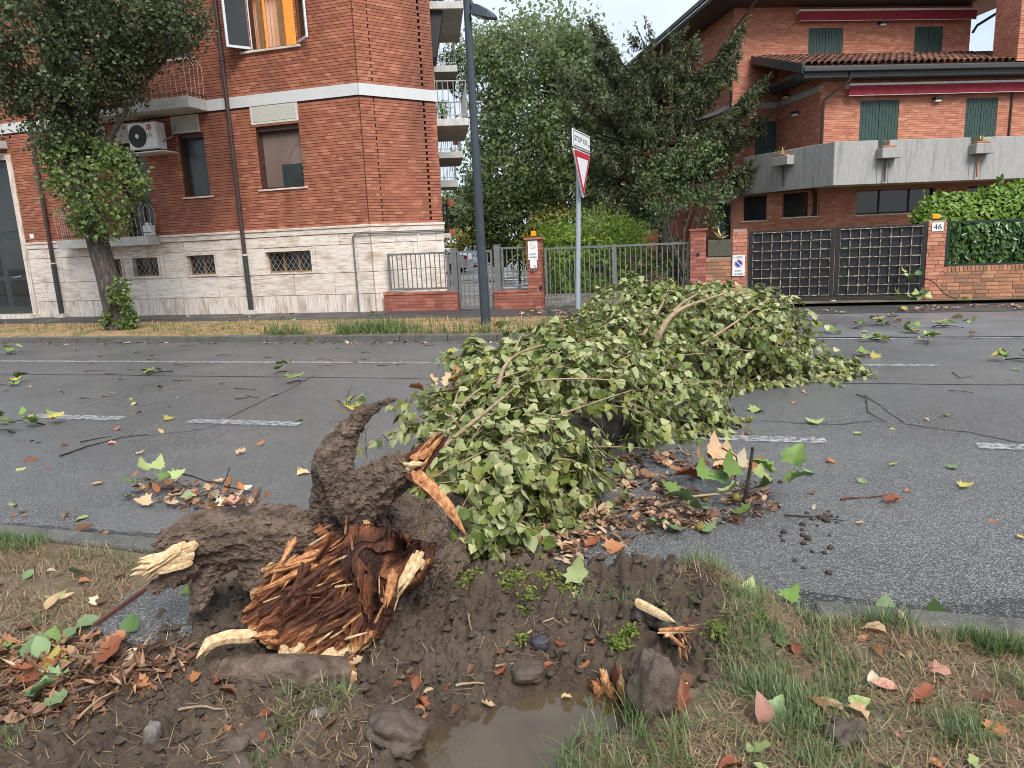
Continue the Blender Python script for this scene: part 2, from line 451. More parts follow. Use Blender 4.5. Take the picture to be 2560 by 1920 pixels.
M['ground'] = mat('ground_soil', [(0.35, (0.05, 0.045, 0.025)), (0.6, (0.10, 0.085, 0.05))], scale=2, detail=8, rough=0.9)
M['garden'] = mat('garden_ground', [(0.3, (0.04, 0.05, 0.02)), (0.5, (0.10, 0.08, 0.05)), (0.7, (0.18, 0.15, 0.11))], scale=1.5, detail=9, rough=0.9, bump=0.4, bscale=20)
M['lit_room'] = plain('lit_room', (0.80, 0.36, 0.09), 0.8, emit=0.26, vary=0.08)
M['curtain'] = mat('curtain', [(0.3, (0.48, 0.33, 0.22)), (0.7, (0.66, 0.52, 0.40))], scale=3, stretch=(9, 9, 0.4), rough=0.9, transl=0.3)
M['door_green'] = plain('door_green', (0.030, 0.038, 0.034), 0.35, spec=0.5)
M['terracotta'] = plain('terracotta', (0.36, 0.13, 0.07), 0.8)

# ------------------------------------------------------------------ ground, road, kerbs
def sheet(name, corners, z, mt, kind='structure', parent=None, tone=0.5):
    mb = MB()
    pts = np.array([RP(s, v, z) for s, v in corners])
    mb.add(pts, [list(range(len(pts)))], tone)
    return tag(mb.build(name, mt, parent), kind=kind)
gnd = MB()
gnd.add([(-900, -60, -0.03), (900, -60, -0.03), (900, 1500, -0.03), (-900, 1500, -0.03)], [[0, 1, 2, 3]])
tag(gnd.build('ground', M['ground']), kind='structure')
road = sheet('road', [(-70, 3.2), (70, 3.2), (70, 12.9), (-70, 12.9)], 0.0, M['asphalt'])
sheet('pavement', [(-70, 15.42), (-2.0, 15.42), (-2.0, 17.7), (-70, 17.7)], 0.125, M['asphalt_walk'])
sheet('pavement', [(-2.0, 12.9), (40, 12.9), (40, 16.6), (-2.0, 16.6)], 0.006, M['asphalt_smooth'])
sheet('pavement', [(-2.0, 16.45), (40, 16.45), (40, 18.9), (-2.0, 18.9)], 0.012, M['asphalt_walk'])
sheet('driveway', [(-22, 17.7), (-3.9, 17.7), (-3.9, 40), (-9, 75), (-30, 75)], 0.10, M['gravel'])
sheet('garden_ground', [(-3.9, 17.7), (30, 18.9), (30, 60), (-3.9, 60)], 0.09, M['garden'])

def strip(name, s0, s1, v0, v1, z, mt, parent=None, wob=0.0, n=40, seed=0):
    mb = MB()
    s = np.linspace(s0, s1, n)
    a = RP(s, v0 + wob * fbm(s * 1.3 + seed, 0.3 + seed), z)
    b = RP(s, v1 + wob * fbm(s * 1.3 + seed, 0.3 + seed) + (0.4 * wob) * fbm(s * 9 + seed, 3.3), z)
    i = np.arange(n - 1)
    mb.add(np.vstack([a, b]), np.stack([i, i + 1, i + 1 + n, i + n], -1))
    return mb.build(name, mt, parent)
markings = thing('road_marking', RP(0, 8, 0), None, None)
tag(markings, kind='structure')
for a, b in ((-11.2, -9.8), (-8.15, -6.70), (-5.75, -4.33), (-0.62, 0.92), (2.08, 3.55), (4.9, 6.4)):
    strip('painted_dash', a, b, 6.45, 6.63, 0.004, M['paint'], markings, 0.006, 16, a)
strip('painted_line', -60, 2.75, 10.26, 10.40, 0.004, M['paint'], markings, 0.01, 200)
strip('painted_line', -2.0, 20, 12.74, 12.84, 0.004, M['paint_thin'], markings, 0.01, 60)
strip('crack', -50, 40, 9.07, 9.10, 0.003, M['tar'], road, 0.05, 300, 2)
strip('crack', -50, 40, 12.87, 12.90, 0.012, M['tar'], road, 0.02, 100, 4)
def crack(px, w, seed):
    pts = np.array([G(x, y, 0.003) for x, y in px])
    t = np.linspace(0, len(pts) - 1, 40)
    c = np.stack([np.interp(t, range(len(pts)), pts[:, k]) for k in range(3)], -1)
    c[:, :2] += 0.05 * np.stack([fbm(t * 3 + seed, 1.0), fbm(t * 3, 7.0 + seed)], -1)
    d = np.gradient(c, axis=0); n = np.stack([-d[:, 1], d[:, 0], d[:, 2] * 0], -1); n /= np.linalg.norm(n, axis=1)[:, None]
    ww = w * (0.6 + 0.6 * vnoise(t * 4, seed))[:, None]
    mb = MB(); i = np.arange(39)
    mb.add(np.vstack([c - n * ww, c + n * ww]), np.stack([i, i + 1, i + 41, i + 40], -1))
    mb.build('crack', M['tar'], road)
crack([(560, 1050), (640, 1010), (740, 965), (790, 938)], 0.008, 1)
crack([(300, 1090), (420, 1085), (520, 1070), (600, 1045)], 0.005, 5)
crack([(2160, 985), (2260, 1060), (2420, 1080), (2560, 1110)], 0.008, 9)
crack([(1900, 1050), (2050, 1062), (2200, 1052)], 0.006, 12)

def kerb(name, s0, s1, v0, v1, z0, z1, unit, seed):
    k = thing(name, RP(s0, v0, 0), None, None)
    tag(k, kind='structure')
    fr = roadframe(v0)
    s, i = s0, 0
    while s < s1 - 0.05:
        e = min(s + unit, s1)
        mb = MB()
        j = 0.012 * math.sin(seed + i * 2.1)
        mb.box(fr, s + 0.006, e - 0.006, z0, z1 + 0.5 * j, -(v1 - v0) + j, j, 0.3 + 0.4 * ((i * 37) % 10) / 10)
        bevel(mb.build('kerb_stone', M['kerb'], k), 0.02, 2)
        s, i = e, i + 1
kerb('kerb', -16, -2.75, 3.30, 3.45, -0.05, 0.105, 1.0, 1)
kerb('kerb', 0.45, 9, 3.28, 3.43, -0.05, 0.09, 1.0, 2)
kerb('kerb', -24, -2.0, 12.72, 12.88, -0.05, 0.13, 1.0, 3)
kerb('kerb', -24, -2.0, 15.30, 15.42, -0.05, 0.132, 1.0, 5)

# ------------------------------------------------------------------ masonry helpers
def free(s0, s1, z0, z1, holes):
    segs = [(s0, s1)]
    for a, b, c, d in holes:
        if min(z1, d) - max(z0, c) > 0.35 * (z1 - z0):
            nx = []
            for p, q in segs:
                if b <= p or a >= q: nx.append((p, q)); continue
                if a > p: nx.append((p, a))
                if b < q: nx.append((b, q))
            segs = nx
    return segs
def bricks(s0, s1, z0, z1, holes, unit=0.25, pitch=0.079, joint=0.012, sj=0.003, mixed=True, seed=0):
    out, z, k = [], z0, 0
    r = random.Random(seed)
    while z + pitch * 0.6 < z1:
        top = min(z + pitch - joint, z1)
        s = s0 - unit * r.random()
        cuts = []
        while s < s1:
            w = unit * (r.choice([1, 1, 1, 1, 0.5, 0.75]) if mixed else 1)
            cuts.append((s, s + w - sj, w > unit * 0.9)); s += w
        for p, q in free(s0, s1, z, top, [h for h in holes if len(h) == 4] + [h[:4] for h in holes if len(h) == 5 and k % 2]):
            for a, b, full in cuts:
                a2, b2 = max(a, p), min(b, q)
                if b2 - a2 > 0.02:
                    out.append((a2, b2, z, top, full and a2 == a and b2 == b and abs(top - z - pitch + joint) < 1e-6))
        z += pitch; k += 1
    return out
def sheet_wall(mb, fr, s0, s1, z0, z1, holes, d=0.0, reveal=0.24):
    ss = sorted({s0, s1} | {min(max(t, s0), s1) for h in holes for t in h[:2]})
    zs = sorted({z0, z1} | {min(max(t, z0), z1) for h in holes for t in h[2:4]})
    for a, b in zip(ss, ss[1:]):
        for c, e in zip(zs, zs[1:]):
            m, n = (a + b) / 2, (c + e) / 2
            if any(h[0] < m < h[1] and h[2] < n < h[3] for h in holes): continue
            mb.add(fr.pt([a, b, b, a], [d] * 4, [c, c, e, e]), [[0, 1, 2, 3]])
    for a, b, c, e in [h[:4] for h in holes]:
        for q in ((a, a, c, e), (b, b, e, c)):
            mb.add(fr.pt([q[0]] * 4, [d, d, d - reveal, d - reveal], [q[2], q[3], q[3], q[2]]), [[0, 1, 2, 3]])
        for zz in (c, e):
            mb.add(fr.pt([a, b, b, a], [d, d, d - reveal, d - reveal], [zz] * 4), [[0, 1, 2, 3]])
LIMIT = {}
def lay(root, key, walls, proud=0.010, keep=300, unit=0.25, pitch=0.079, joint=0.012):
    """walls: [(frame, list from bricks())]: the nearest whole bricks become parts, the rest one mesh"""
    allb = [(fr, b) for fr, bl in walls for b in bl]
    def near(t):
        p = t[0].pt((t[1][0] + t[1][1]) / 2, 0, (t[1][2] + t[1][3]) / 2)
        x, y = project(p)
        return (0 if (-20 < x < 2580 and -20 < y < 1940) else 1, float(np.linalg.norm(p - EYE)))
    full = sorted([t for t in allb if t[1][4]], key=near)[:keep]
    chosen = {id(t[1]) for t in full}
    if full:
        mb = MB(); fr0 = Frame((0, 0, 0), (1, 0, 0), (0, -1, 0))
        b = full[0][1]
        mb.box(fr0, -(b[1] - b[0]) / 2, (b[1] - b[0]) / 2, -(b[3] - b[2]) / 2, (b[3] - b[2]) / 2, -0.03, proud)
        me = mb.mesh('brick'); me.materials.append(M['brick1_' + key])
        for fr, b in full:
            o = bpy.data.objects.new('brick', me)
            c = fr.pt((b[0] + b[1]) / 2, random.uniform(-0.001, 0.001), (b[2] + b[3]) / 2)
            u, n = fr.u, fr.n
            put(o, root, Matrix(((u[0], -n[0], 0, c[0]), (u[1], -n[1], 0, c[1]), (u[2], -n[2], 1, c[2]), (0, 0, 0, 1))))
    rest = [t for t in allb if id(t[1]) not in chosen]
    if rest:
        mb = MB()
        for fr, b in rest:
            d = random.uniform(-0.001, 0.001)
            V = fr.pt(np.array([b[0], b[1], b[1], b[0]] * 2), np.array([-0.03, -0.03, proud + d, proud + d] * 2), np.array([b[2]] * 4 + [b[3]] * 4))
            mb.add(V, BOXF[[0, 1, 3, 4, 5]], random.random())
        o = mb.build('brickwork', M['brick_' + key], root)
        o['kind'] = 'stuff'

def window(root, fr, s0, s1, z0, z1, depth, frame_mat, glass_mat, bars=(), fw=0.05, sill=None, name='window'):
    mb = MB(); d = -depth
    for a, b, c, e in ((s0, s1, z0, z0 + fw), (s0, s1, z1 - fw, z1), (s0, s0 + fw, z0 + fw, z1 - fw), (s1 - fw, s1, z0 + fw, z1 - fw)):
        mb.box(fr, a, b, c, e, d - 0.05, d)
    for t in bars:
        mb.box(fr, t - fw * 0.5, t + fw * 0.5, z0 + fw, z1 - fw, d - 0.05, d - 0.003)
    w = mb.build(name, frame_mat, root)
    edges = [s0 + fw] + [x for t in bars for x in (t - fw * 0.5, t + fw * 0.5)] + [s1 - fw]
    for a, b in zip(edges[::2], edges[1::2]):
        g = MB(); g.box(fr, a, b, z0 + fw, z1 - fw, d - 0.04, d - 0.03)
        g.build('pane', glass_mat, w)
    if sill:
        g = MB(); g.box(fr, s0 - sill[0], s1 + sill[0], z0 - sill[1], z0 - 0.003, -depth, sill[2])
        bevel(g.build('sill', M['travertine'], w), 0.006)
    return w

# ------------------------------------------------------------------ the brick apartment building with the travertine plinth
C0 = G(941, 779, 0.12); C0[2] = 0
LF = Frame(C0, RU, -RV)
_a = R(37)
CF = Frame(C0, (math.cos(_a), math.sin(_a), 0), (math.sin(_a), -math.cos(_a), 0))
CE = CF.hit(1092, 320)[0]
TOOTH = CF.hit(1069, 420)[0]
E0 = CF.pt(CE, 0, 0)
_b = math.atan2(E0[0], E0[1]) - R(0.9)                       # the balcony side runs almost straight away from the eye
SIDE = np.array([math.sin(_b), math.cos(_b), 0])
TOP = 9.7
apt = thing('apartment_building', LF.pt(-5, -3, 0), 'red brick apartment building with a white string course and a travertine plinth', 'building')
basement = [(-8.63, -8.13, 1.23, 1.86), (-7.81, -6.81, 1.23, 1.86), (-5.88, -4.86, 1.22, 1.86), (-3.26, -1.76, 1.20, 1.86)]
door_h = (-14.2, -11.74, 0.12, 5.04)
holes = [(-5.62, -4.78, 3.43, 5.12), (-3.12, -1.80, 3.49, 5.10), (-2.98, -1.62, 7.0, 9.0), (-5.82, -4.86, 7.06, 9.3), (-7.75, -6.80, 2.44, 5.0), (-7.6, -6.72, 5.95, 8.3), (-9.9, -8.4, 5.95, 8.3),
         (-14.0, -12.4, 6.3, 8.6), door_h]
pan_rects = [(-5.78, -4.86, 5.14, 5.60), (-3.22, -1.78, 5.17, 5.66), (-7.75, -6.8, 5.03, 5.56), (-8.4, -8.05, 5.03, 5.56)]
mb = MB()
sheet_wall(mb, LF, -16.5, 0, 2.2, TOP, holes)
mb.build('wall', M['mortar_dark'], apt)
slot = (TOOTH - 0.035, TOOTH + 0.035, 2.45, TOP)
tooth2 = CF.hit(948, 440)[0]; slot2 = (tooth2 - 0.012, tooth2 + 0.02, 2.45, TOP)
mb = MB()
sheet_wall(mb, CF, 0.0, CE, 2.2, TOP, [slot, slot2], reveal=0.16)
mb.box(CF, tooth2 - 0.05, tooth2 + 0.05, 2.4, TOP, -0.2, -0.161)
mb.box(CF, TOOTH - 0.06, TOOTH + 0.06, 2.4, TOP, -0.2, -0.161)
fs = Frame(E0, SIDE, (SIDE[1], -SIDE[0], 0))
sheet_wall(mb, fs, 0.0, 14.0, 0.1, TOP, [])
mb.build('wall', M['mortar_dark'], apt)
mb = MB()                                                    # body behind the facades and the roof
foot = np.array([LF.pt(-16.5, -1.9, 0), LF.pt(-0.6, -1.9, 0), CF.pt(CE, 0, 0) + SIDE * 0.8 - fs.n * 0.2, E0 + SIDE * 14 - fs.n * 0.01, LF.pt(-16.5, -14, 0)])
k = len(foot); i = np.arange(k)
mb.add(np.vstack([foot, foot + ZZ * TOP]), np.stack([i, (i + 1) % k, (i + 1) % k + k, i + k], -1))
mb.add(LF.pt([-16.5] * 4, [0, -14, -14, 0], [0, 0, TOP, TOP]), [[0, 1, 2, 3]])
mb.build('wall', M['plaster'], apt)
mb = MB()
cor = np.array([LF.pt(-16.9, 0.4, TOP), LF.pt(0.15, 0.4, TOP), CF.pt(CE + 0.2, 0.4, TOP), E0 + SIDE * 14.3 + fs.n * 0.4 + ZZ * TOP, LF.pt(-16.9, -14.3, TOP)])
mb.poly(cor, 0.3, ZZ); mb.build('roof', M['slab_grey'], apt)

lay(apt, 'left', [(CF, bricks(0.012, CE - 0.006, 2.43, 5.62, [slot + (1,), slot2 + (1,)], seed=3)), (CF, bricks(0.012, CE - 0.006, 5.93, TOP, [slot + (1,), slot2 + (1,)], seed=4)),
                  (LF, bricks(-16.5, -0.012, 2.43, 5.62, holes + pan_rects + [(-16.5, -11.6, 2.3, 2.5)], seed=5)), (LF, bricks(-16.5, -0.012, 5.93, TOP, holes, seed=6)),
                  (fs, bricks(0.01, 1.2, 2.43, TOP, [], seed=8))])
for fr, a, b in ((LF, -16.5, 0.0), (CF, 0.0, CE)):
    mb = MB()
    for p, q in free(a, b, 5.64, 5.9, [(-9.05, -4.5, 5.5, 6.0)] if fr is LF else []):
        mb.box(fr, p, q, 5.635, 5.92, -0.02, 0.035)
    mb.build('string_course', M['white_band'], apt)
    mb = MB()
    for p, q in free(a, b, 2.3, 2.4, [(-16.5, -11.66, 2, 3), (-9.95, -6.68, 2, 3)] if fr is LF else []):
        mb.box(fr, p, q + (0.02 if fr is LF else 0.03), 2.36, 2.425, -0.02, 0.075)
        mb.box(fr, p, q + (0.01 if fr is LF else 0.02), 2.22, 2.357, -0.02, 0.05)
    bevel(mb.build('plinth_cap', M['travertine'], apt), 0.01)
rows = [(1.93, 2.214, 1.25, 0.4), (1.19, 1.925, 1.25, 0.0), (0.61, 1.185, 1.25, 0.6), (0.10, 0.605, 0.57, 0.1)]
mb = MB()
sheet_wall(mb, LF, -11.66, 0, 0.05, 2.3, basement, d=-0.004, reveal=0.2)
sheet_wall(mb, CF, 0, CE, 0.05, 2.3, [], d=-0.004)
mb.build('wall', M['mortar_pale'], apt)
for fr, a, b, hl in ((LF, -11.66, -0.005, basement), (CF, 0.005, CE, [])):
    for n_, (z0, z1, un, off) in enumerate(rows):
        s = a - un * off
        while s < b:
            for p, q in free(max(s, a), min(s + un, b), z0, z1, hl):
                if q - p < 0.04: continue
                pj = 0.028 if (fr is CF or p > -4.9 or p < -8.7) else 0.008      # the plinth steps forward at both ends
                mb = MB(); mb.box(fr, p + 0.007, q - 0.007, z0 + 0.004, z1 - 0.004, -0.03, pj + 0.003 * math.sin(s * 7 + n_), 0.3 + 0.5 * random.random())
                bevel(mb.build('plinth_panel', M['travertine_up' if n_ == 3 else 'travertine'], apt), 0.003, 1)
            s += un
    for h in hl:                                             # strips above and under each cellar window
        for z0, z1 in ((1.19, h[2] - 0.004), (h[3] + 0.004, 1.925)):
            if z1 - z0 > 0.02:
                mb = MB(); mb.box(fr, h[0] + 0.004, h[1] - 0.004, z0, z1, -0.03, 0.006); mb.build('plinth_panel', M['travertine'], apt)
for a, b, c, e in basement:                                  # cellar windows: stone surround, timber sashes, wire lattice
    st = MB(); fw = 0.045
    for q in ((a, b, c, c + fw), (a, b, e - fw, e), (a, a + fw, c + fw, e - fw), (b - fw, b, c + fw, e - fw)):
        st.box(LF, *q, -0.19, 0.04)
    w = st.build('window', M['travertine'], apt)
    fr_ = MB(); a2, b2, c2, e2 = a + fw, b - fw, c + fw, e - fw
    n = 3 if b - a > 1.2 else 2
    t = np.linspace(a2, b2, n + 1)
    for k, x in enumerate(t):
        fr_.box(LF, max(x - 0.03, a2), min(x + 0.03, b2), c2, e2, -0.17, -0.12)
    fr_.box(LF, a2, b2, c2, c2 + 0.05, -0.171, -0.121); fr_.box(LF, a2, b2, e2 - 0.05, e2, -0.171, -0.121)
    fr_.build('frame', M['frame_wood'], w)
    g = MB(); g.box(LF, a2, b2, c2, e2, -0.185, -0.16); g.build('pane', M['glass'], w)
    la = MB(); hh = e2 - c2
    for k in range(-3, int((b2 - a2) / 0.16) + 1):
        for sg in (1, -1):
            x0 = a2 + k * 0.16 + (0 if sg > 0 else hh * 0.7); x1 = x0 + sg * hh * 0.7
            u0, u1 = 0.0, 1.0
            if x1 != x0:
                lo, hi = sorted(((a2 - x0) / (x1 - x0), (b2 - x0) / (x1 - x0)))
                u0, u1 = max(0, lo), min(1, hi)
            if u1 - u0 > 0.1:
                la.bar(LF.pt(x0 + (x1 - x0) * u0, -0.1, c2 + hh * u0), LF.pt(x0 + (x1 - x0) * u1, -0.1, c2 + hh * u1), 0.008)
    la.build('lattice', M['rail_grey'], w)
for a, b, c, e in pan_rects:                                 # covers of the roller boxes
    mb = MB(); mb.box(LF, a, b, c, e, -0.02, 0.02); p = mb.build('roller_box', M['plaster'], apt)
    mb = MB(); mb.box(LF, a + 0.06, b - 0.06, c + 0.06, e - 0.06, -0.01, 0.026); mb.build('panel', M['panel_stone'], p)
window(apt, LF, -3.12, -1.80, 3.49, 4.98, 0.16, M['frame_brown'], M['glass_reflect_tint'], (), 0.06, (0.1, 0.045, 0.05))
mb = MB(); mb.box(LF, -2.55, -1.87, 3.56, 4.12, -0.19, -0.182); mb.build('dark_pane_patch', M['blind_dark'], apt)  # added dark sheet giving the pane its darker lower right
mb = MB(); mb.box(LF, -3.12, -1.80, 4.985, 5.10, -0.2, -0.06); mb.build('shutter_slot', M['frame_brown'], apt)
window(apt, LF, -5.62, -4.78, 3.43, 5.0, 0.16, M['frame_brown'], M['blind_dark'], (), 0.05, (0.1, 0.045, 0.05))
mb = MB(); mb.box(LF, -5.62, -4.78, 5.003, 5.12, -0.2, -0.06); mb.build('shutter_slot', M['frame_brown'], apt)
window(apt, LF, -5.82, -4.86, 7.06, 9.3, 0.16, M['frame_brown'], M['glass'], (-5.34,), 0.06, (0.12, 0.05, 0.06))
window(apt, LF, -7.6, -6.72, 5.95, 8.3, 0.12, M['frame_wood'], M['glass_reflect_tint'], (-7.16,), 0.07)
window(apt, LF, -9.9, -8.4, 5.95, 8.3, 0.12, M['frame_alu'], M['glass'], (-9.15,), 0.07)
window(apt, LF, -14.0, -12.4, 6.3, 8.6, 0.12, M['frame_alu'], M['glass'], (-13.2,), 0.07)
window(apt, LF, -7.75, -6.80, 2.44, 5.0, 0.16, M['frame_brown'], M['blind_dark'], (-7.27,), 0.06)

# the open window with the lit room behind it
mb = MB()
a, b, c, e = -2.98, -1.62, 7.0, 9.0
q = LF.pt([a - .5, b + .5, b + .5, a - .5] * 2, [-0.25] * 4 + [-1.8] * 4, [c - .3, c - .3, e + .3, e + .3] * 2)
mb.add(q, [[4, 5, 6, 7], [0, 4, 7, 3], [1, 2, 6, 5], [0, 1, 5, 4], [3, 7, 6, 2]])
w = MB()
for t in ((a, b, c, c + 0.05), (a, b, e - 0.06, e), (a, a + 0.06, c + 0.05, e - 0.06), (b - 0.06, b, c + 0.05, e - 0.06)):
    w.box(LF, *t, -0.16, -0.08)
lw = w.build('window', M['frame_brown'], apt)
mb.build('lit_room', M['lit_room'], lw)
for p, q_ in ((a - 0.25, a + 0.16), (a + 0.31, a + 0.76)):
    cu = MB(); ss = np.linspace(p, q_, 40)
    d = -0.30 + 0.025 * np.sin(ss * 55)
    i = np.arange(39)
    cu.add(np.vstack([LF.pt(ss, d, c + 0.05), LF.pt(ss, d, e - 0.05)]), np.stack([i, i + 1, i + 41, i + 40], -1))
    cu.build('curtain', M['curtain'], lw, smooth=True)
st = MB()
for x in (a + 0.16, a + 0.77):
    st.box(LF, x, x + 0.14, c + 0.05, e - 0.06, -0.24, -0.17)
st.build('frame', M['frame_wood'], lw)
for k in range(4):
    st = MB(); st.box(LF, a + 0.06, b - 0.06, 8.46 + k * 0.12, 8.57 + k * 0.12, -0.14 + 0.004, -0.10)
    st.build('shutter_slat', M['shutter_roll'], lw)
def sash(hinge, ang, w, z0, z1):
    h = LF.pt(hinge, -0.05, 0); t = LF.u * math.cos(ang) + LF.n * math.sin(ang)
    f = Frame(h, t, np.array([t[1], -t[0], 0]))
    mb = MB()
    for q in ((0, w, z0, z0 + 0.06), (0, w, z1 - 0.06, z1), (0, 0.06, z0 + 0.06, z1 - 0.06), (w - 0.06, w, z0 + 0.06, z1 - 0.06)):
        mb.box(f, *q, -0.022, 0.022)
    o = mb.build('sash', M['frame_alu'], lw)
    mb = MB(); mb.box(f, 0.06, w - 0.06, z0 + 0.06, z1 - 0.06, -0.006, 0.006); mb.build('pane', M['glass'], o)
sash(-2.98, R(128), 0.66, 7.04, 8.97)
sash(-1.62, R(38), 0.66, 7.04, 8.97)
mb = MB(); mb.box(LF, -3.3, -1.5, 6.94, 6.997, -0.16, 0.07); bevel(mb.build('sill', M['travertine'], apt), 0.006)

# street door with its pale surround
mb = MB()
mb.box(LF, -11.86, -11.68, 0.12, 5.04, -0.2, 0.04); mb.box(LF, -14.3, -11.86, 4.9, 5.10, -0.2, 0.035); mb.box(LF, -14.3, -11.6, 0.10, 0.24, -0.2, 0.30)
mb.build('door_surround', M['travertine_up'], apt)
mb = MB(); mb.box(LF, -14.3, -11.863, 0.243, 4.897, -0.24, -0.12)
d0 = mb.build('door', M['door_green'], apt)
for a, b, c, e in ((-12.75, -12.0, 0.5, 1.3), (-12.75, -12.0, 1.45, 2.55), (-12.75, -12.0, 2.8, 4.7), (-13.75, -13.0, 0.5, 1.3), (-13.75, -13.0, 1.45, 2.55), (-13.75, -13.0, 2.8, 4.7)):
    mb = MB(); mb.box(LF, a, b, c, e, -0.125, -0.105); mb.build('pane', M['glass'], d0)
mb = MB(); mb.tube(LF.pt([-12.58, -12.5, -12.3, -12.22], [-0.10, -0.05, -0.05, -0.10], [1.4, 1.39, 1.40, 1.43]), 0.014); mb.build('handle', M['galv'], d0, smooth=True)
mb = MB(); mb.box(LF, -11.47, -11.32, 2.55, 2.68, 0.0, 0.025); mb.build('plaque', M['sign_white'], apt)

# downpipes and the conduit
def pipe(fr, s, z0, z1, r, d, mt, root, name='downpipe', sub=True):
    mb = MB(); mb.tube(fr.pt([s, s], [d, d], [z0, z1]), r, 12)
    o = mb.build(name, mt, root, smooth=False)
    for z in np.arange(z0 + 0.9, z1, 1.9):
        c = MB(); c.tube(fr.pt([s, s], [d, d], [z, z + 0.07]), r * 1.22, 12); c.build('collar', mt, o)
    return o
for s, zt in ((-3.83, TOP), (-10.64, TOP)):
    o = pipe(LF, s, 0.22, zt, 0.058, 0.11, M['brown_metal'], apt)
    mb = MB(); mb.tube(LF.pt([s, s], [0.11, 0.11], [0.2, 1.75]), 0.07, 12); mb.build('sleeve', M['dark_metal'], o)
    mb = MB(); mb.box(LF, s - 0.16, s + 0.16, 0.12, 0.24, 0.03, 0.22); mb.build('foot', M['plaster'], o)
    mb = MB(); mb.tube(LF.pt([s, s], [0.11, 0.11], [1.75, 1.79]), 0.074, 12); mb.build('collar', M['white_band'], o)
mb = MB()
mb.tube(np.vstack([LF.pt([-0.47, -0.47, -0.40], [0.08, 0.08, 0.08], [0.15, 2.12, 2.19]), LF.pt(-0.02, 0.09, 2.19), CF.pt([0.05, CE], [0.09, 0.08], [2.19, 2.18])]), 0.022, 8)
mb.build('conduit', M['grey_metal'], apt, smooth=True)
mb = MB(); mb.tube(CF.pt([0.62 * CE] * 2, [0.06] * 2, [1.0, 2.18]), 0.018, 8); mb.build('conduit', M['white_plastic'], apt)

# street balconies
def balcony(root, fr, s0, s1, z0, z1, d, belly, rail_mat, rail_h=1.05, step=0.16, sides=True, slab='slab_grey', bw=0.018):
    mb = MB(); mb.box(fr, s0, s1, z0, z1, -0.1, d)
    o = bevel(mb.build('balcony', M[slab], root), 0.012)
    path = []
    for s in np.arange(s0 + 0.04, s1 - 0.02, step): path.append((s, d - 0.05, 0.0, -1))
    if sides:
        for t in np.arange(0.08, d - 0.1, step):
            path.append((s1 - 0.05, t, -1, 0.0)); path.append((s0 + 0.05, t, 1, 0.0))
    for s, t, ds, dd in path:
        b = MB()
        if belly:
            pts = fr.pt([s, s - ds * 0.0, s - 0.03 * ds, s + 0.14 * ds], [t, t, t - 0.03 * dd, t + 0.14 * dd], [z1, z1 + 0.1, z1 + rail_h * 0.78, z1 + rail_h])
            b.tube(pts, bw * 0.5, 5, cap=False)
        else:
            b.bar(fr.pt(s, t, z1), fr.pt(s, t, z1 + rail_h), bw)
        b.build('baluster', rail_mat, o)
    k = 0.14 if belly else 0.0
    for z, inset, w in ((z1 + rail_h, k, 0.03), (z1 + 0.1, 0.0, 0.022)) + (((z1 + rail_h + 0.14, k + 0.1, 0.028),) if belly else ()):
        b = MB()
        A = fr.pt(s0 + 0.05 + inset, 0.0, z); B = fr.pt(s0 + 0.05 + inset, d - 0.05 - inset, z); D = fr.pt(s1 - 0.05 - inset, d - 0.05 - inset, z); E_ = fr.pt(s1 - 0.05 - inset, 0.0, z)
        for p, q in ((A, B), (B, D), (D, E_)):
            b.bar(p, q, w, w)
        b.build('handrail', M['brown_metal'] if belly else rail_mat, o)
    return o
d1 = min(np.arange(0.5, 1.8, 0.02), key=lambda d: abs(LF.hit(446, 241, d)[1] - 5.91))
balcony(apt, LF, -9.05, -4.5, 5.63, 5.91, float(d1), True, M['rail_white'])
balcony(apt, LF, -9.95, -6.68, 2.17, 2.42, 0.5, True, M['rail_white'], 0.95)
balcony(apt, LF, -15.5, -11.75, 5.2, 5.42, 0.9, True, M['rail_white'])
# side balconies, one above the other
def at_side(px, py, t):                                      # height of a photo point on the plane across the side wall, t metres back
    f = Frame(E0 + SIDE * t, fs.n, -SIDE)
    return f.hit(px, py)
BAL = []
for t, px0, py_top, py_bot, ln, slabk in ((0.35, 1158, 2, 21, 3.4, 1), (0.35, 1173, 295, 313, 3.2, 1), (6.2, 1143, 163, 179, 3.0, 0), (6.2, 1157, 378, 394, 3.0, 0), (11.8, 1144, 449, 467, 2.0, 0)):
    f = Frame(E0 + SIDE * t, fs.n, -SIDE)
    w, zt = f.hit(px0, py_top); _, zb = f.hit(px0, py_bot)
    g = Frame(E0 + SIDE * t, SIDE, fs.n)
    BAL.append((g, ln, zt, w))
    balcony(apt, g, 0.0, ln, zb, zt, w, False, M['rail_grey'], 1.0, 0.15)
# dark folded awning under the upper balcony and a pale door leaf further down
mb = MB(); mb.hexa(fs.pt([0.5, 1.6, 1.6, 0.5, 0.5, 1.6, 1.6, 0.5], [0.02, 0.02, 0.42, 0.42, 0.02, 0.02, 0.12, 0.12], [8.35] * 4 + [6.9] * 4)); mb.build('awning', M['black'], apt)
mb = MB(); mb.box(fs, 1.6, 2.5, 6.2, 8.1, 0.0, 0.05); mb.build('door', M['white_plastic'], apt)
# a low balcony grille and its flower pots on the ground floor
g = Frame(E0 + SIDE * 2.2, SIDE, fs.n)
balcony(apt, g, 0.0, 2.0, 2.0, 2.15, 0.26, False, M['dark_metal'], 0.9, 0.12)

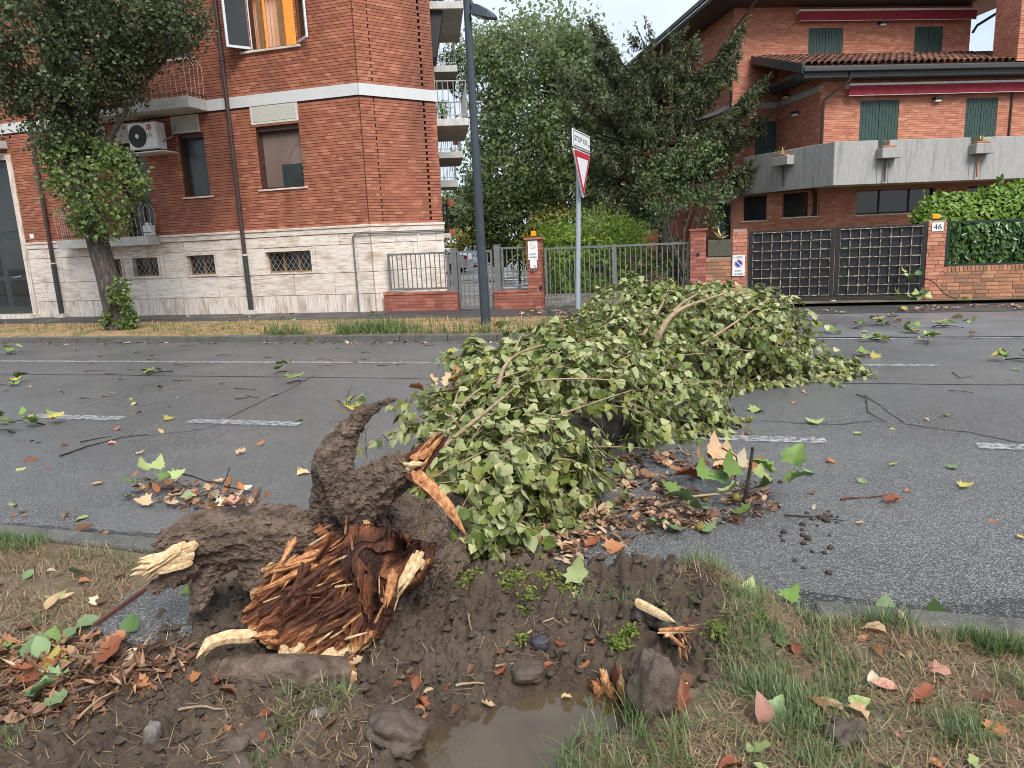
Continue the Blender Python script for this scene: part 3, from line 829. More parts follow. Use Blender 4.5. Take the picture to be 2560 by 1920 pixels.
# air conditioner on its shelf
f5 = 0.52
s0, z1 = LF.hit(617 / 1.951, 605 / 1.951, f5); s1, z0 = LF.hit(772 / 1.951, 722 / 1.951, f5)
ac = thing('air_conditioner', LF.pt((s0 + s1) / 2, 0.3, z0), 'white air conditioner outdoor unit with a black fan on a wall shelf', 'air conditioner')
mb = MB(); mb.box(LF, s0, s1, z0, z1, 0.16, f5); bevel(mb.build('casing', M['white_plastic'], ac), 0.02)
fc = LF.pt(s0 + (s1 - s0) * 0.33, f5, (z0 + z1) / 2); rr = (z1 - z0) * 0.42
mb = MB(); mb.disc(fc, LF.n, rr, 0.012, 32); grl = mb.build('fan_grille', M['black'], ac)
for k in range(1, 6):
    a = np.arange(33) / 32 * 2 * math.pi; r_ = rr * k / 5.5
    mb = MB(); mb.tube(fc + LF.n * 0.02 + r_ * (np.cos(a)[:, None] * LF.u + np.sin(a)[:, None] * ZZ), 0.004, 4, cap=False); mb.build('ring', M['dark_metal'], grl)
mb = MB(); mb.disc(fc + LF.n * 0.01, LF.n, rr * 0.2, 0.018, 20); mb.build('hub', M['white_plastic'], grl)
lc = LF.pt(s0 + (s1 - s0) * 0.76, f5, z0 + (z1 - z0) * 0.80)
mb = MB(); mb.disc(lc, LF.n, 0.085, 0.006, 24); lg = mb.build('emblem', M['sign_red'], ac)
a = np.linspace(R(40), R(330), 20)
mb = MB(); mb.tube(lc + LF.n * 0.009 + 0.06 * (np.cos(a)[:, None] * LF.u + np.sin(a)[:, None] * ZZ), 0.005, 4); mb.bar(lc + LF.n * 0.009, lc + LF.n * 0.009 + LF.u * 0.055, 0.01)
mb.bar(lc + LF.n * 0.009 - LF.u * 0.01 + ZZ * 0.03, lc + LF.n * 0.009 - LF.u * 0.01 - ZZ * 0.03, 0.01); mb.build('ring', M['sign_white'], lg)
text('LG', ac, lc + LF.n * 0.004 - ZZ * 0.20, LF.u, ZZ, 0.14, M['black'])
for k in range(5):
    mb = MB(); y = 0.22 + k * 0.055; mb.box(Frame(LF.pt(s1, 0, 0), -LF.n, LF.u), -y - 0.03, -y, z0 + 0.15, z1 - 0.12, 0.0, 0.006); mb.build('louvre', M['cream_plastic'], ac)
mb = MB(); mb.box(LF, s0 - 0.05, s1 + 0.22, z0 - 0.10, z0 - 0.07, 0.0, f5 + 0.08); mb.build('shelf', M['white_plastic'], ac)
for x in (s0 + 0.1, s1 - 0.1):
    mb = MB(); mb.box(LF, x - 0.03, x + 0.03, z0 - 0.07, z0, 0.2, f5 - 0.03); mb.build('foot', M['black'], ac)
mb = MB(); mb.tube(LF.pt([s1 + 0.02, s1 + 0.12, s1 + 0.2, s1 + 0.24], [0.3, 0.34, 0.2, 0.02], [z0 + 0.2, z0 + 0.25, z0 + 0.3, z1 - 0.1]), 0.018, 6); mb.build('pipe', M['rail_grey'], ac, smooth=True)

# jerrycan on the low balcony
js = LF.hit(722 / 1.951, 1120 / 1.951, 0.25)[0]
mb = MB(); mb.box(LF, js - 0.14, js + 0.14, 2.425, 2.72, 0.12, 0.30); mb.box(LF, js - 0.09, js + 0.02, 2.72, 2.80, 0.16, 0.26); mb.disc(LF.pt(js + 0.08, 0.21, 2.72), ZZ, 0.025, 0.06, 12)
jc = bevel(mb.build('jerrycan', M['white_plastic']), 0.02); tag(jc, 'white plastic jerrycan standing on the low street balcony', 'jerrycan')

# wet, darker asphalt along the near gutter
M['asphalt_wet'] = mat('asphalt_wet', [(0.3, (0.020, 0.020, 0.020)), (0.7, (0.040, 0.040, 0.040))], scale=1.5, detail=8, rough=0.4, rough2=0.22, wet=1.0, spec=0.5, voro=(110, 0.72, (0.26, 0.26, 0.25), 0.7), bump=0.7, bscale=60, bdist=0.006)
for a_, b_ in ((-9, -2.2), (-0.6, 9)): strip('wet_gutter', a_, b_, 3.3, 3.66, 0.0035, M['asphalt_wet'], road, 0.16, 300, 6)

# ------------------------------------------------------------------ street front: low walls, railings, gates, piers
VF = roadframe(17.5)
def hF(x, y, fr=None): return (fr or VF).hit(x, y)
Z6 = lambda x, y: (940 + x / 5.267, 560 + y / 5.267)
def brick_block(name, fr, s0, s1, z0, z1, depth, label, cat, key, mortar, cap=None, group=None, pitch=0.085, unit=0.26, front_holes=()):
    o = thing(name, fr.pt((s0 + s1) / 2, -depth / 2, z0), label, cat, group)
    mb = MB(); mb.box(fr, s0, s1, z0, z1, -depth, 0); mb.build('core', M[mortar], o)
    rt = Frame(fr.pt(s1, 0, 0), -fr.n, fr.u)
    lf = Frame(fr.pt(s0, -depth, 0), fr.n, -fr.u)
    walls = [(fr, bricks(s0 - 0.012, s1 + 0.012, z0, z1, list(front_holes), unit, pitch, 0.012, 0.012, False, 3)), (rt, bricks(0, depth, z0, z1, [], unit, pitch, 0.012, 0.012, False, 5)), (lf, bricks(0, depth, z0, z1, [], unit, pitch, 0.012, 0.012, False, 6))]
    lay(o, key, walls, 0.012, 300, unit, pitch, 0.012)
    if cap:
        n = max(1, round((s1 - s0) / cap[2]))
        t = np.linspace(s0 - cap[0], s1 + cap[0], n + 1)
        for a, b in zip(t, t[1:]):
            mb = MB(); mb.box(fr, a + 0.003, b - 0.003, z1, z1 + cap[1], -depth - cap[0], cap[0])
            bevel(mb.build('coping', M['brick1_' + key], o), 0.006)
    return o
def rail_panel(name, fr, s0, s1, z0, z1, d, label, cat, nb, rail=None, group=None, bar=0.022, frame=0.05, posts=()):
    o = thing(name, fr.pt((s0 + s1) / 2, d, z0), label, cat, group)
    mb = MB(); h = frame / 2
    for q in ((s0, s1, z0, z0 + frame), (s0, s1, z1 - frame, z1), (s0, s0 + frame, z0 + frame, z1 - frame), (s1 - frame, s1, z0 + frame, z1 - frame)):
        mb.box(fr, *q, d - h, d + h)
    if rail: mb.box(fr, s0 + frame, s1 - frame, rail - 0.02, rail + 0.02, d - 0.018, d + 0.018)
    for p in posts: mb.box(fr, p - 0.05, p + 0.05, z0 - 0.02, z1 + 0.015, d - 0.055, d + 0.055)
    mb.build('frame', M['grey_metal'], o)
    for k in range(1, nb + 1):
        s = s0 + (s1 - s0) * k / (nb + 1)
        if any(abs(s - p) < 0.07 for p in posts): continue
        m2 = MB(); m2.box(fr, s - bar / 2, s + bar / 2, z0 + frame, z1 - frame, d - bar / 2, d + bar / 2); m2.build('bar', M['grey_metal'], o)
    return o
def post(name, fr, s, z0, z1, d, w, label):
    o = MB(); o.box(fr, s - w / 2, s + w / 2, z0, z1, d - w / 2, d + w / 2); o.box(fr, s - w / 2 - .006, s + w / 2 + .006, z1, z1 + 0.02, d - w / 2 - .006, d + w / 2 + .006)
    return tag(bevel(o.build(name, M['grey_metal']), 0.004), label, 'gate post')
GZ = 0.125
a0, zt = hF(*Z6(112, 940)); a1, _ = hF(*Z6(1060, 925))
brick_block('low_wall', VF, a0, a1, GZ, zt, 0.28, 'low red brick wall joining the apartment building to the footgate', 'wall', 'fence', 'mortar_pale', (0.03, 0.055, 0.3))
b0, b1 = hF(*Z6(122, 400))[0], hF(*Z6(965, 880))[0]
zb, ztop = hF(*Z6(160, 880))[1], hF(*Z6(540, 380))[1]
rail_panel('railing', VF, b0, b1, zb, ztop, -0.12, 'grey metal railing of thin bars on the wall beside the apartment building', 'railing', 12)
c0 = hF(*Z6(1018, 600))[0]
post('gate_post', VF, c0, zt - 0.05, ztop + 0.06, -0.12, 0.15, 'grey square post on the low wall, hinge side of the footgate')
g0, g1 = hF(*Z6(1068, 800))[0], hF(*Z6(1548, 800))[0]
rail_panel('footgate', VF, g0 + 0.02, g1 - 0.03, GZ + 0.04, ztop + 0.0, -0.10, 'narrow grey barred footgate behind the street lamp', 'gate', 6, hF(*Z6(1200, 950))[1])
e0, e1 = hF(*Z6(1560, 905))[0], hF(*Z6(2008, 895))[0]
post('gate_post', VF, (g1 + hF(*Z6(1640, 600))[0]) / 2 + 0.0, zt - 0.05, ztop + 0.10, -0.12, 0.15, 'grey square post between the footgate and the short railing')
brick_block('low_wall', VF, e0, e1, GZ, hF(*Z6(1780, 905))[1], 0.28, 'short low red brick wall between the footgate and the signed pier', 'wall', 'fence', 'mortar_pale', (0.03, 0.05, 0.3))
rail_panel('railing', VF, hF(*Z6(1640, 600))[0], hF(*Z6(2002, 600))[0], hF(*Z6(1800, 830))[1], ztop + 0.05, -0.12, 'short grey railing on the wall between footgate and signed pier', 'railing', 4)
p0, p1 = e1 + 0.0, hF(*Z6(2172, 900))[0]
pz = hF(*Z6(2080, 205))[1]
brick_block('brick_pier', VF, p0, p1, GZ, pz, 0.36, 'red brick gate pier topped by an orange beacon, with a driveway sign', 'pier', 'fence', 'mortar_pale', (0.06, 0.05, 1.0))
bx = (p0 + p1) / 2 - 0.02
def beacon(fr, s, z, d, label, w=0.12, h=0.13):
    o = thing('beacon', fr.pt(s, d, z), label, 'warning light')
    mb = MB(); mb.tube(fr.pt([s, s], [d, d], [z, z + 0.03]), w * 0.42, 12); mb.build('base', M['black'], o)
    mb = MB(); mb.box(fr, s - w / 2, s + w / 2, z + 0.03, z + 0.03 + h, d - w / 2, d + w / 2); bevel(mb.build('lens', M['beacon'], o), 0.02, 3)
    return o
beacon(VF, bx, pz + 0.05, -0.18, 'orange beacon on the pier between the footgate and the wide barred gate')
# driveway sign, notice and camera on the pier
def plate(name, fr, s0, s1, z0, z1, d, label, cat, mt='sign_white'):
    o = thing(name, fr.pt((s0 + s1) / 2, d, z0), label, cat)
    mb = MB(); mb.box(fr, s0, s1, z0, z1, d, d + 0.012); bevel(mb.build('plate', M[mt], o), 0.004)
    return o
def nopark(o, fr, s, z, r, d, ring, bar_, fill):
    mb = MB(); mb.disc(fr.pt(s, d, z), fr.n, r, 0.003, 32); c = mb.build('emblem', M[ring], o)
    mb = MB(); mb.disc(fr.pt(s, d + 0.003, z), fr.n, r * 0.74, 0.002, 32); mb.build('field', M[fill], c)
    q = R(45); t = fr.u * math.cos(q) - ZZ * math.sin(q)
    mb = MB(); ctr = fr.pt(s, d + 0.007, z); mb.bar(ctr - t * r * 0.78, ctr + t * r * 0.78, r * 0.2, 0.003, up=fr.n); mb.build('stripe', M[bar_], c)
s0, z1 = hF(*Z6(2000, 222)); s1, z0 = hF(*Z6(2135, 470))
sg = plate('driveway_sign', VF, s0, s1, z0, z1, 0.014, 'faded white PASSO CARRABILE driveway sign high on the red pier', 'sign')
nopark(sg, VF, (s0 + s1) / 2, z1 - 0.12, 0.085, 0.027, 'sign_tan', 'sign_grey', 'sign_white')
text('PASSO', sg, VF.pt((s0 + s1) / 2, 0.027, z0 + 0.135), RU, ZZ, 0.062, M['black'])
text('CARRABILE', sg, VF.pt((s0 + s1) / 2, 0.027, z0 + 0.065), RU, ZZ, 0.052, M['black'], squeeze=0.86)
s0, z1 = hF(*Z6(2030, 476)); s1, z0 = hF(*Z6(2122, 578))
nb = plate('notice', VF, s0, s1, z0, z1, 0.014, 'small white notice with a warning triangle under the faded driveway sign', 'sign')
mb = MB(); tri = [VF.pt(s1 - 0.055 + x, 0.03, z0 + 0.025 + y) for x, y in ((-0.03, 0), (0.03, 0), (0, 0.05))]
for a, b in ((0, 1), (1, 2), (2, 0)): mb.bar(tri[a], tri[b], 0.006, 0.003, up=VF.n)
mb.build('triangle', M['black'], nb)
s_, z_ = hF(*Z6(2073, 600))
ca = thing('door_camera', VF.pt(s_, 0, z_), 'small round grey camera under the white notice on the pier', 'camera')
mb = MB(); mb.disc(VF.pt(s_, 0.01, z_), VF.n, 0.045, 0.05, 16); bevel(mb.build('housing', M['galv'], ca), 0.006)
mb = MB(); mb.disc(VF.pt(s_, 0.06, z_), VF.n, 0.028, 0.006, 16); mb.build('lens', M['black'], ca)
s_, z_ = hF(*Z6(2178, 830))
mb = MB(); mb.box(VF, s_ - 0.03, s_ + 0.03, z_ - 0.05, z_ + 0.04, 0.012, 0.06); tag(bevel(mb.build('photocell', M['black']), 0.006), 'small black photocell on the lower edge of the signed red pier', 'photocell')

# wide barred gate
C3 = lambda x, y: (1050 + x / 1.952, y / 1.952)
h0 = hF(*C3(603, 1350))[0]; h1 = hF(*C3(1312, 1300))[0]
rail_panel('driveway_gate', VF, h0, h1, GZ + 0.06, hF(*C3(650, 1208))[1], -0.2, 'wide grey barred driveway gate between two red brick piers', 'gate', 27, hF(*C3(700, 1440))[1], posts=(hF(*C3(945, 1350))[0],))
q0, q1 = hF(1560 + 925 / 5.53, 650)[0], hF(1560 + 1122 / 5.53, 650)[0]
qz = hF(1560 + 1020 / 5.53, 500 + 425 / 5.53)[1]
brick_block('brick_pier', VF, q0, q1, 0.03, qz, 0.36, 'red brick pier with a tiled cap between the barred gate and the planter', 'pier', 'fence', 'mortar_pale', (0.05, 0.045, 1.0))
mb = MB(); mb.disc(VF.pt(*[(q0 + q1) / 2, 0.01, hF(1744, 636)[1]]), VF.n, 0.035, 0.03, 16); tag(mb.build('lock', M['black']), 'round black lock on the pier between the barred gate and planter', 'lock')
# concrete planter with a striped plant on a brick base
pl0, plz1 = hF(1560 + 1162 / 5.53, 500 + 560 / 5.53); pl1, plz0 = hF(1560 + 1498 / 5.53, 500 + 775 / 5.53)
o = thing('planter', VF.pt((pl0 + pl1) / 2, -0.2, plz0), 'dark concrete planter holding a striped leaved plant between two piers', 'planter')
mb = MB(); mb.box(VF, pl0, pl1, plz0, plz1, -0.4, 0.0); bevel(mb.build('box', plain('old_concrete', (0.085, 0.078, 0.058), 0.9, scale=12, bump=0.3, bscale=40), o), 0.012)
mb = MB(); mb.box(VF, pl0 + 0.04, pl1 - 0.04, plz1 - 0.03, plz1 + 0.004, -0.36, -0.04); mb.build('soil', M['ground'], o)
M['agave'] = mat('striped_leaf', [(0.3, (0.13, 0.17, 0.06)), (0.5, (0.45, 0.40, 0.18)), (0.7, (0.6, 0.52, 0.30))], scale=14, stretch=(2, 2, 0.6), rough=0.6)
def sword_plant(name, base, n, ln, w, label, seed, parent_pot=None):
    o = thing(name, base, label, 'plant'); rr = random.Random(seed)
    for k in range(n):
        a = rr.uniform(0, 6.283); t = rr.uniform(0.15, 1.25); L_ = ln * rr.uniform(0.6, 1.1)
        hd = np.array([math.cos(a), math.sin(a), 0]); sd = np.array([-hd[1], hd[0], 0])
        mb = MB(); rows = []
        for i in range(5):
            u = i / 4
            p = np.asarray(base) + hd * L_ * (math.sin(t) * u + 0.15 * u * u) + ZZ * L_ * (math.cos(t) * u - 0.25 * u * u * math.sin(t))
            ww = w * (1 - u ** 2) * 0.5 + 0.001
            rows += [p - sd * ww + ZZ * 0.3 * ww, p, p + sd * ww + ZZ * 0.3 * ww]
        f = [[3 * i + j, 3 * i + j + 1, 3 * i + j + 4, 3 * i + j + 3] for i in range(4) for j in (0, 1)]
        mb.add(rows, f); mb.build('leaf', M['agave'], o)
    return o
sword_plant('striped_plant', VF.pt((pl0 + pl1) / 2, -0.15, plz1), 16, 0.34, 0.06, 'yellow striped sword leaved plant in the dark concrete planter', 3)
brick_block('low_wall', Frame(VF.o - VF.n * 0.02, VF.u, VF.n), q1 + 0.02, hF(1830, 680)[0], 0.03, plz0 - 0.01, 0.36, 'old brown brick wall under the concrete planter', 'wall', 'old', 'mortar_pale')
t0, tz = hF(1560 + 1512 / 5.53, 500 + 405 / 5.53); t1 = hF(1560 + 1695 / 5.53, 600)[0]
brick_block('brick_pier', Frame(VF.o, VF.u, VF.n), t0, t1, 0.03, tz, 0.4, 'pale brick pier carrying the bright no parking plate beside black gate', 'pier', 'right', 'mortar_pale')
s0, z1 = hF(1560 + 1500 / 5.53, 500 + 765 / 5.53); s1, z0 = hF(1560 + 1665 / 5.53, 500 + 1045 / 5.53)
sg = plate('driveway_sign', VF, s0, s1, z0, z1, 0.03, 'bright white passo carrabile plate with blue no parking disc', 'sign')
nopark(sg, VF, (s0 + s1) / 2, z0 + (z1 - z0) * 0.6, (s1 - s0) * 0.36, 0.043, 'sign_pink', 'sign_white', 'sign_blue')
text('COMUNE DI', sg, VF.pt((s0 + s1) / 2 + 0.02, 0.043, z1 - 0.032), RU, ZZ, 0.024, M['black'])
text('FERRARA', sg, VF.pt((s0 + s1) / 2 + 0.02, 0.043, z1 - 0.062), RU, ZZ, 0.036, M['black'])
mb = MB(); mb.disc(VF.pt(s0 + 0.035, 0.043, z1 - 0.05), VF.n, 0.013, 0.003, 10); mb.build('crest', M['black'], sg)
text('passo', sg, VF.pt((s0 + s1) / 2, 0.043, z0 + 0.125), RU, ZZ, 0.075, M['black'])
text('carrabile', sg, VF.pt((s0 + s1) / 2, 0.043, z0 + 0.045), RU, ZZ, 0.068, M['black'], squeeze=0.88)

# black double gate with a grid of bars over sheet panels
VG = roadframe(18.5)
Z7 = lambda x, y: (1850 + x / 3.1155, 560 + y / 3.1155)
gt = thing('double_gate', VG.pt(hF(*Z7(735, 300), VG)[0], 0, 0.03), 'black iron double gate with worn square grid bars over sheet panels', 'gate')
ends = [(Z7(90, 70), Z7(715, 32), Z7(80, 575)), (Z7(765, 30), Z7(1425, 8), Z7(760, 560))]
zb = hF(*Z7(735, 570), VG)[1]; zt2 = hF(*Z7(735, 28), VG)[1]
lo, mid, hi = hF(*Z7(66, 300), VG)[0], hF(*Z7(735, 300), VG)[0], hF(*Z7(1440, 300), VG)[0]
for a, b in ((lo, mid - 0.012), (mid + 0.012, hi)):
    mb = MB()
    for q in ((a, b, zb, zb + 0.06), (a, b, zt2 - 0.05, zt2), (a, a + 0.09, zb + 0.06, zt2 - 0.05), (b - 0.09, b, zb + 0.06, zt2 - 0.05)): mb.box(VG, *q, -0.05, 0.03)
    lf_ = mb.build('gate_leaf', M['black_iron'], gt)
    nx, nz = 8, 7
    xs, zs = np.linspace(a + 0.09, b - 0.09, nx + 1), np.linspace(zb + 0.06, zt2 - 0.05, nz + 1)
    for x0, x1 in zip(xs, xs[1:]):
        for y0, y1 in zip(zs, zs[1:]):
            m2 = MB(); m2.box(VG, x0 + 0.004, x1 - 0.004, y0 + 0.004, y1 - 0.004, -0.045, -0.02 + random.uniform(-.004, .004)); m2.build('panel', M['gate_panel'], lf_)
    for x in xs: m2 = MB(); m2.box(VG, x - 0.011, x + 0.011, zb + 0.06, zt2 - 0.05, 0.0, 0.022); m2.build('bar', M['gate_bar'], lf_)
    for z in zs: m2 = MB(); m2.box(VG, a + 0.09, b - 0.09, z - 0.010, z + 0.010, 0.0225, 0.042); m2.build('bar', M['gate_bar'], lf_)
mb = MB(); mb.tube(VG.pt([mid] * 2, [0.08] * 2, [0.03, 0.11]), 0.06, 12); tag(mb.build('gate_stop', M['white_band']), 'small white gate stop on the ground under the double gate', 'gate stop')
u0, u1 = hF(*Z7(1445, 300), VG)[0] + 0.02, hF(*Z7(1585, 300), VG)[0]
uz = hF(1760 + 1135 / 1.951, 1075 / 1.951, VG)[1]
brick_block('brick_pier', VG, u0, u1, 0.03, uz, 0.4, 'brick pier bearing the house number 46 beside the black double gate', 'pier', 'right', 'mortar_pale')
s0, z1 = hF(1760 + 1112 / 1.951, 1087 / 1.951, VG); s1, z0 = hF(1760 + 1166 / 1.951, 1127 / 1.951, VG)
sg = plate('house_number', VG, s0, s1, z0, z1, 0.013, 'white house number plate reading 46 on a brick pier', 'sign')
text('46', sg, VG.pt((s0 + s1) / 2, 0.026, (z0 + z1) / 2), RU, ZZ, 0.17, M['black'])
beacon(VG, (u0 + u1) / 2 - 0.03, uz, -0.1, 'orange beacon on the pier with the house number', 0.16, 0.11)
w0, w1 = u1 + 0.015, u1 + 8.0
wz = hF(1760 + 1300 / 1.951, 1298 / 1.951, VG)[1]
gw = brick_block('garden_wall', VG, w0, w1, 0.03, wz - 0.12, 0.3, 'weathered brown brick garden wall under the laurel hedge', 'wall', 'old', 'mortar_pale')
for k in range(int((w1 - w0) / 0.078)):
    mb = MB(); a = w0 + k * 0.078; mb.box(VG, a + 0.006, a + 0.072, wz - 0.115, wz + random.uniform(-.006, .006), -0.3, 0.015 + random.uniform(-.004, .004)); mb.build('brick', M['brick1_old'], gw)
fz = hF(1760 + 1250 / 1.951, 1078 / 1.951, VG)[1]
fe = thing('fence', VG.pt(w0 + 2, -0.15, wz), 'dark green wire fence on the garden wall in front of the hedge', 'fence')
M['fence_green'] = plain('fence_green', (0.012, 0.028, 0.02), 0.5)
mb = MB()
for q in ((w0, w1, fz - 0.05, fz), (w0, w1, wz + 0.01, wz + 0.05)): mb.box(VG, *q, -0.12, -0.08)
mb.build('rail', M['fence_green'], fe)
for k, s in enumerate(np.arange(w0 + 0.02, w1, 2.0)):
    mb = MB(); mb.box(VG, s, s + 0.07, wz, fz + 0.03, -0.135, -0.065); mb.build('post', M['fence_green'], fe)
for s in np.arange(w0 + 0.2, w1, 0.19):
    mb = MB(); mb.box(VG, s, s + 0.009, wz + 0.05, fz - 0.05, -0.104, -0.095); mb.build('wire', M['fence_green'], fe)
for z in np.arange(wz + 0.25, fz - 0.1, 0.22):
    mb = MB(); mb.box(VG, w0, w1, z, z + 0.008, -0.095, -0.088); mb.build('wire', M['fence_green'], fe)

# ------------------------------------------------------------------ the two-storey brick house behind the gates
t = R(6.5)
hu, hd = np.array([math.cos(t), math.sin(t), 0]), np.array([-math.sin(t), math.cos(t), 0])
K = P(1834, 60, 28.6); K[2] = 0
HF = Frame(K, hu, -hd)                                       # main front
Mx = HF.hit(1942, 259)[0]
Lo = np.array([10.96, 25.72, 0.0])
LW = Frame(Lo, hu, -hd)                                      # front of the lower, projecting wing
LS = Frame(Lo + hd * 3.1, -hd, -hu)                          # its flank: s grows towards the street
KS = Frame(K + hd * 15, -hd, -hu)                            # long flank of the main block
house = thing('brick_house', HF.pt(4, -4, 0), 'two storey brick house with red awnings, green shutters and a concrete terrace', 'house')
C4 = lambda x, y: (1760 + x / 1.951, y / 1.951)
sh = {}
sh['a'] = (2.96, 4.35, 7.9, 9.16); sh['b'] = (7.28, 8.45, 7.9, 9.17)
lw_h = [(1.46, 2.9, 3.7, 6.0), (5.42, 6.64, 3.7, 6.0)]
hf_h = [sh['a'], sh['b'], (0.93, 1.80, 4.0, 5.87)]
mb = MB()
sheet_wall(mb, HF, 0, 9.6, 3.0, 10.6, hf_h, reveal=0.1)
sheet_wall(mb, LW, 0, 14, 3.0, 6.9, lw_h, reveal=0.1)
mb.box(LW, 0.01, 12, 3.0, 6.85, -3.1, -0.12)
mb.box(HF, 0.01, 9.59, 0.0, 10.55, -15, -0.12)
mb.add(LS.pt([0, 3.1, 3.1, 0], [0] * 4, [3.0, 3.0, 6.85, 7.95]), [[0, 1, 2, 3]])
sheet_wall(mb, KS, 0, 15, 0.0, 10.6, [])
mb.box(HF, Mx, 20, 0.0, 7.9, -12, -0.13)
mb.build('wall', M['mortar_warm'], house)
lay(house, 'right', [(LW, bricks(0.012, 11, 3.6, 6.85, lw_h, seed=1)), (LS, bricks(0, 3.09, 3.6, 6.3, [], seed=2)), (LS, [b for b in bricks(0, 3.09, 6.56, 7.9, [], seed=9) if b[3] < 7.9 - b[1] / 3.1 * 1.1]), (HF, bricks(0.012, 9.6, 8.0, 10.2, hf_h, seed=3)), (HF, bricks(0.012, Mx, 2.75, 6.33, hf_h, seed=4)),
                     (HF, bricks(0.012, Mx, 6.56, 8.0, hf_h, seed=5)), (KS, bricks(0, 14.98, 1.6, 6.3, [], seed=6)), (KS, bricks(0, 14.98, 6.56, 10.3, [], seed=7))], 0.008)
for fr, a, b in ((HF, 0, Mx), (LS, 0, 3.1), (KS, 0, 15)):
    mb = MB(); mb.box(fr, a, b, 6.34, 6.55, -0.02, 0.02); mb.build('string_course', M['slab_grey'], house)
def shutters(fr, a, b, c, e, nl):
    mid_ = (a + b) / 2
    for p, q in ((a, mid_ - 0.006), (mid_ + 0.006, b)):
        mb = MB(); mb.box(fr, p, q, c, e, -0.07, -0.035); s_ = mb.build('shutter', M['shutter_green'], house)
        w = (q - p) / nl
        for k in range(nl):
            m2 = MB(); m2.box(fr, p + k * w + 0.006, p + (k + 1) * w - 0.006, c + 0.01, e - 0.01, -0.034, -0.012); m2.build('plank', M['shutter_green'], s_)
for h in (sh['a'], sh['b']): shutters(HF, *h, 6)
for h in lw_h: shutters(LW, *h, 6)
mb = MB(); mb.box(HF, 0.93, 1.80, 4.0, 5.87, -0.09, -0.03); mb.build('shutter', M['shutter_green'], house)

def awning(fr, s0, s1, zt, drop, label):
    o = thing('awning', fr.pt((s0 + s1) / 2, 0.3, zt), label, 'awning', None)
    mb = MB(); mb.box(fr, s0, s1, zt - 0.13, zt - 0.01, 0.02, 0.22); mb.build('cassette', M['awning_white'], o)
    mb = MB(); mb.box(fr, s0, s1, zt - 0.075, zt, 0.22, 0.30); bevel(mb.build('front_bar', M['awning_white'], o), 0.01)
    n = 60; s = np.linspace(s0 + 0.01, s1 - 0.01, n); i = np.arange(n - 1)
    w = 0.275 + 0.012 * np.sin(s * 5) + 0.008 * np.sin(s * 13)
    mb = MB()
    for d in (0.0, 0.012):
        mb.add(np.vstack([fr.pt(s, 0.27 - d, zt - 0.075), fr.pt(s, w - d, zt - drop)]), np.stack([i, i + 1, i + 1 + n, i + n], -1))
    mb.build('valance', M['awning_red'], o)
    mb = MB(); mb.tube(fr.pt(s, w - 0.006, zt - drop), 0.012, 5); mb.build('hem', M['awning_white'], o)
awning(HF, 2.41, 9.62, 9.75, 0.40, 'dark red folded awning over the upper shutters')
awning(LW, 0.86, 9.8, 6.52, 0.39, 'dark red folded awning over the terrace doors')

# tiled roofs: curved cover tiles laid in courses
def tile_mesh(ln, r, name='roof_tile'):
    n = 6; a = np.linspace(0, math.pi, n); V = []
    for y, rr in ((0, r), (ln, r * 0.8)):
        V += [(rr * math.cos(t), y, rr * math.sin(t) + (0.0 if y else 0.02)) for t in a]
    for y, rr in ((0, r - 0.014), (ln, r * 0.8 - 0.014)):
        V += [(rr * math.cos(t), y, rr * math.sin(t) + (0.0 if y else 0.02)) for t in a]
    f = [[i, i + 1, n + i + 1, n + i] for i in range(n - 1)] + [[2 * n + i + 1, 2 * n + i, i, i + 1][::-1] for i in range(n - 1)]
    return np.array(V), np.array(f)
def tiled(root, fr, s0, s1, d_eave, z_eave, d_top, z_top, keep, left_run=0.0, name='roof', pitch=0.235, course=0.36):
    slope = np.array([0, d_top - d_eave, z_top - z_eave]); Ls = np.linalg.norm(slope)
    up = (fr.n * slope[1] + ZZ * slope[2]) / Ls
    nrm = np.cross(fr.u, up); nrm /= np.linalg.norm(nrm)
    if nrm[2] < 0: nrm = -nrm
    mb = MB(); c = [fr.pt(s0, d_eave, z_eave), fr.pt(s1, d_eave, z_eave), fr.pt(s1, d_top, z_top), fr.pt(s0, d_top, z_top)]
    mb.hexa([p - nrm * 0.06 for p in c] + [p for p in c]); ro = mb.build(name, M['tile'], root)
    V, f = tile_mesh(course * 1.15, pitch * 0.5)
    spots = []
    for j in range(int(Ls / course)):
        for i in range(int((s1 - s0) / pitch)):
            p = fr.pt(s0 + (i + 0.5) * pitch, d_eave, z_eave) + up * (j * course - 0.05) + nrm * (0.012 + random.uniform(0, 0.015)) + fr.u * random.uniform(-.012, .012)
            spots.append((float(np.linalg.norm(p - EYE)), p, random.uniform(-0.04, 0.04)))
    vis = [t_ for t_ in spots if -30 < project(t_[1])[0] < 2600 and project(t_[1])[1] > -25]
    vis.sort(key=lambda t_: t_[0])
    near = vis[:keep]; ids = {id(t_) for t_ in near}
    me = None
    base = Matrix(((fr.u[0], up[0], nrm[0], 0), (fr.u[1], up[1], nrm[1], 0), (fr.u[2], up[2], nrm[2], 0), (0, 0, 0, 1)))
    B = np.array(base)[:3, :3]
    m1 = MB(); m1.add(V, f, 0.5); me = m1.mesh('roof_tile'); me.materials.append(M['tile1'])
    for t_ in near:
        o = bpy.data.objects.new('roof_tile', me)
        put(o, ro, Matrix.Translation(Vector(t_[1])) @ base @ Matrix.Rotation(t_[2], 4, 'Z'))
    mb = MB()
    for t_ in spots:
        if id(t_) not in ids: mb.add(V @ B.T + t_[1], f, random.random())
    if mb.n:
        o = mb.build('tiles', M['tile'], ro); o['kind'] = 'stuff'
    return ro
tiled(house, LW, -1.05, 11.5, 0.75, 7.0, -2.95, 8.12, 300)
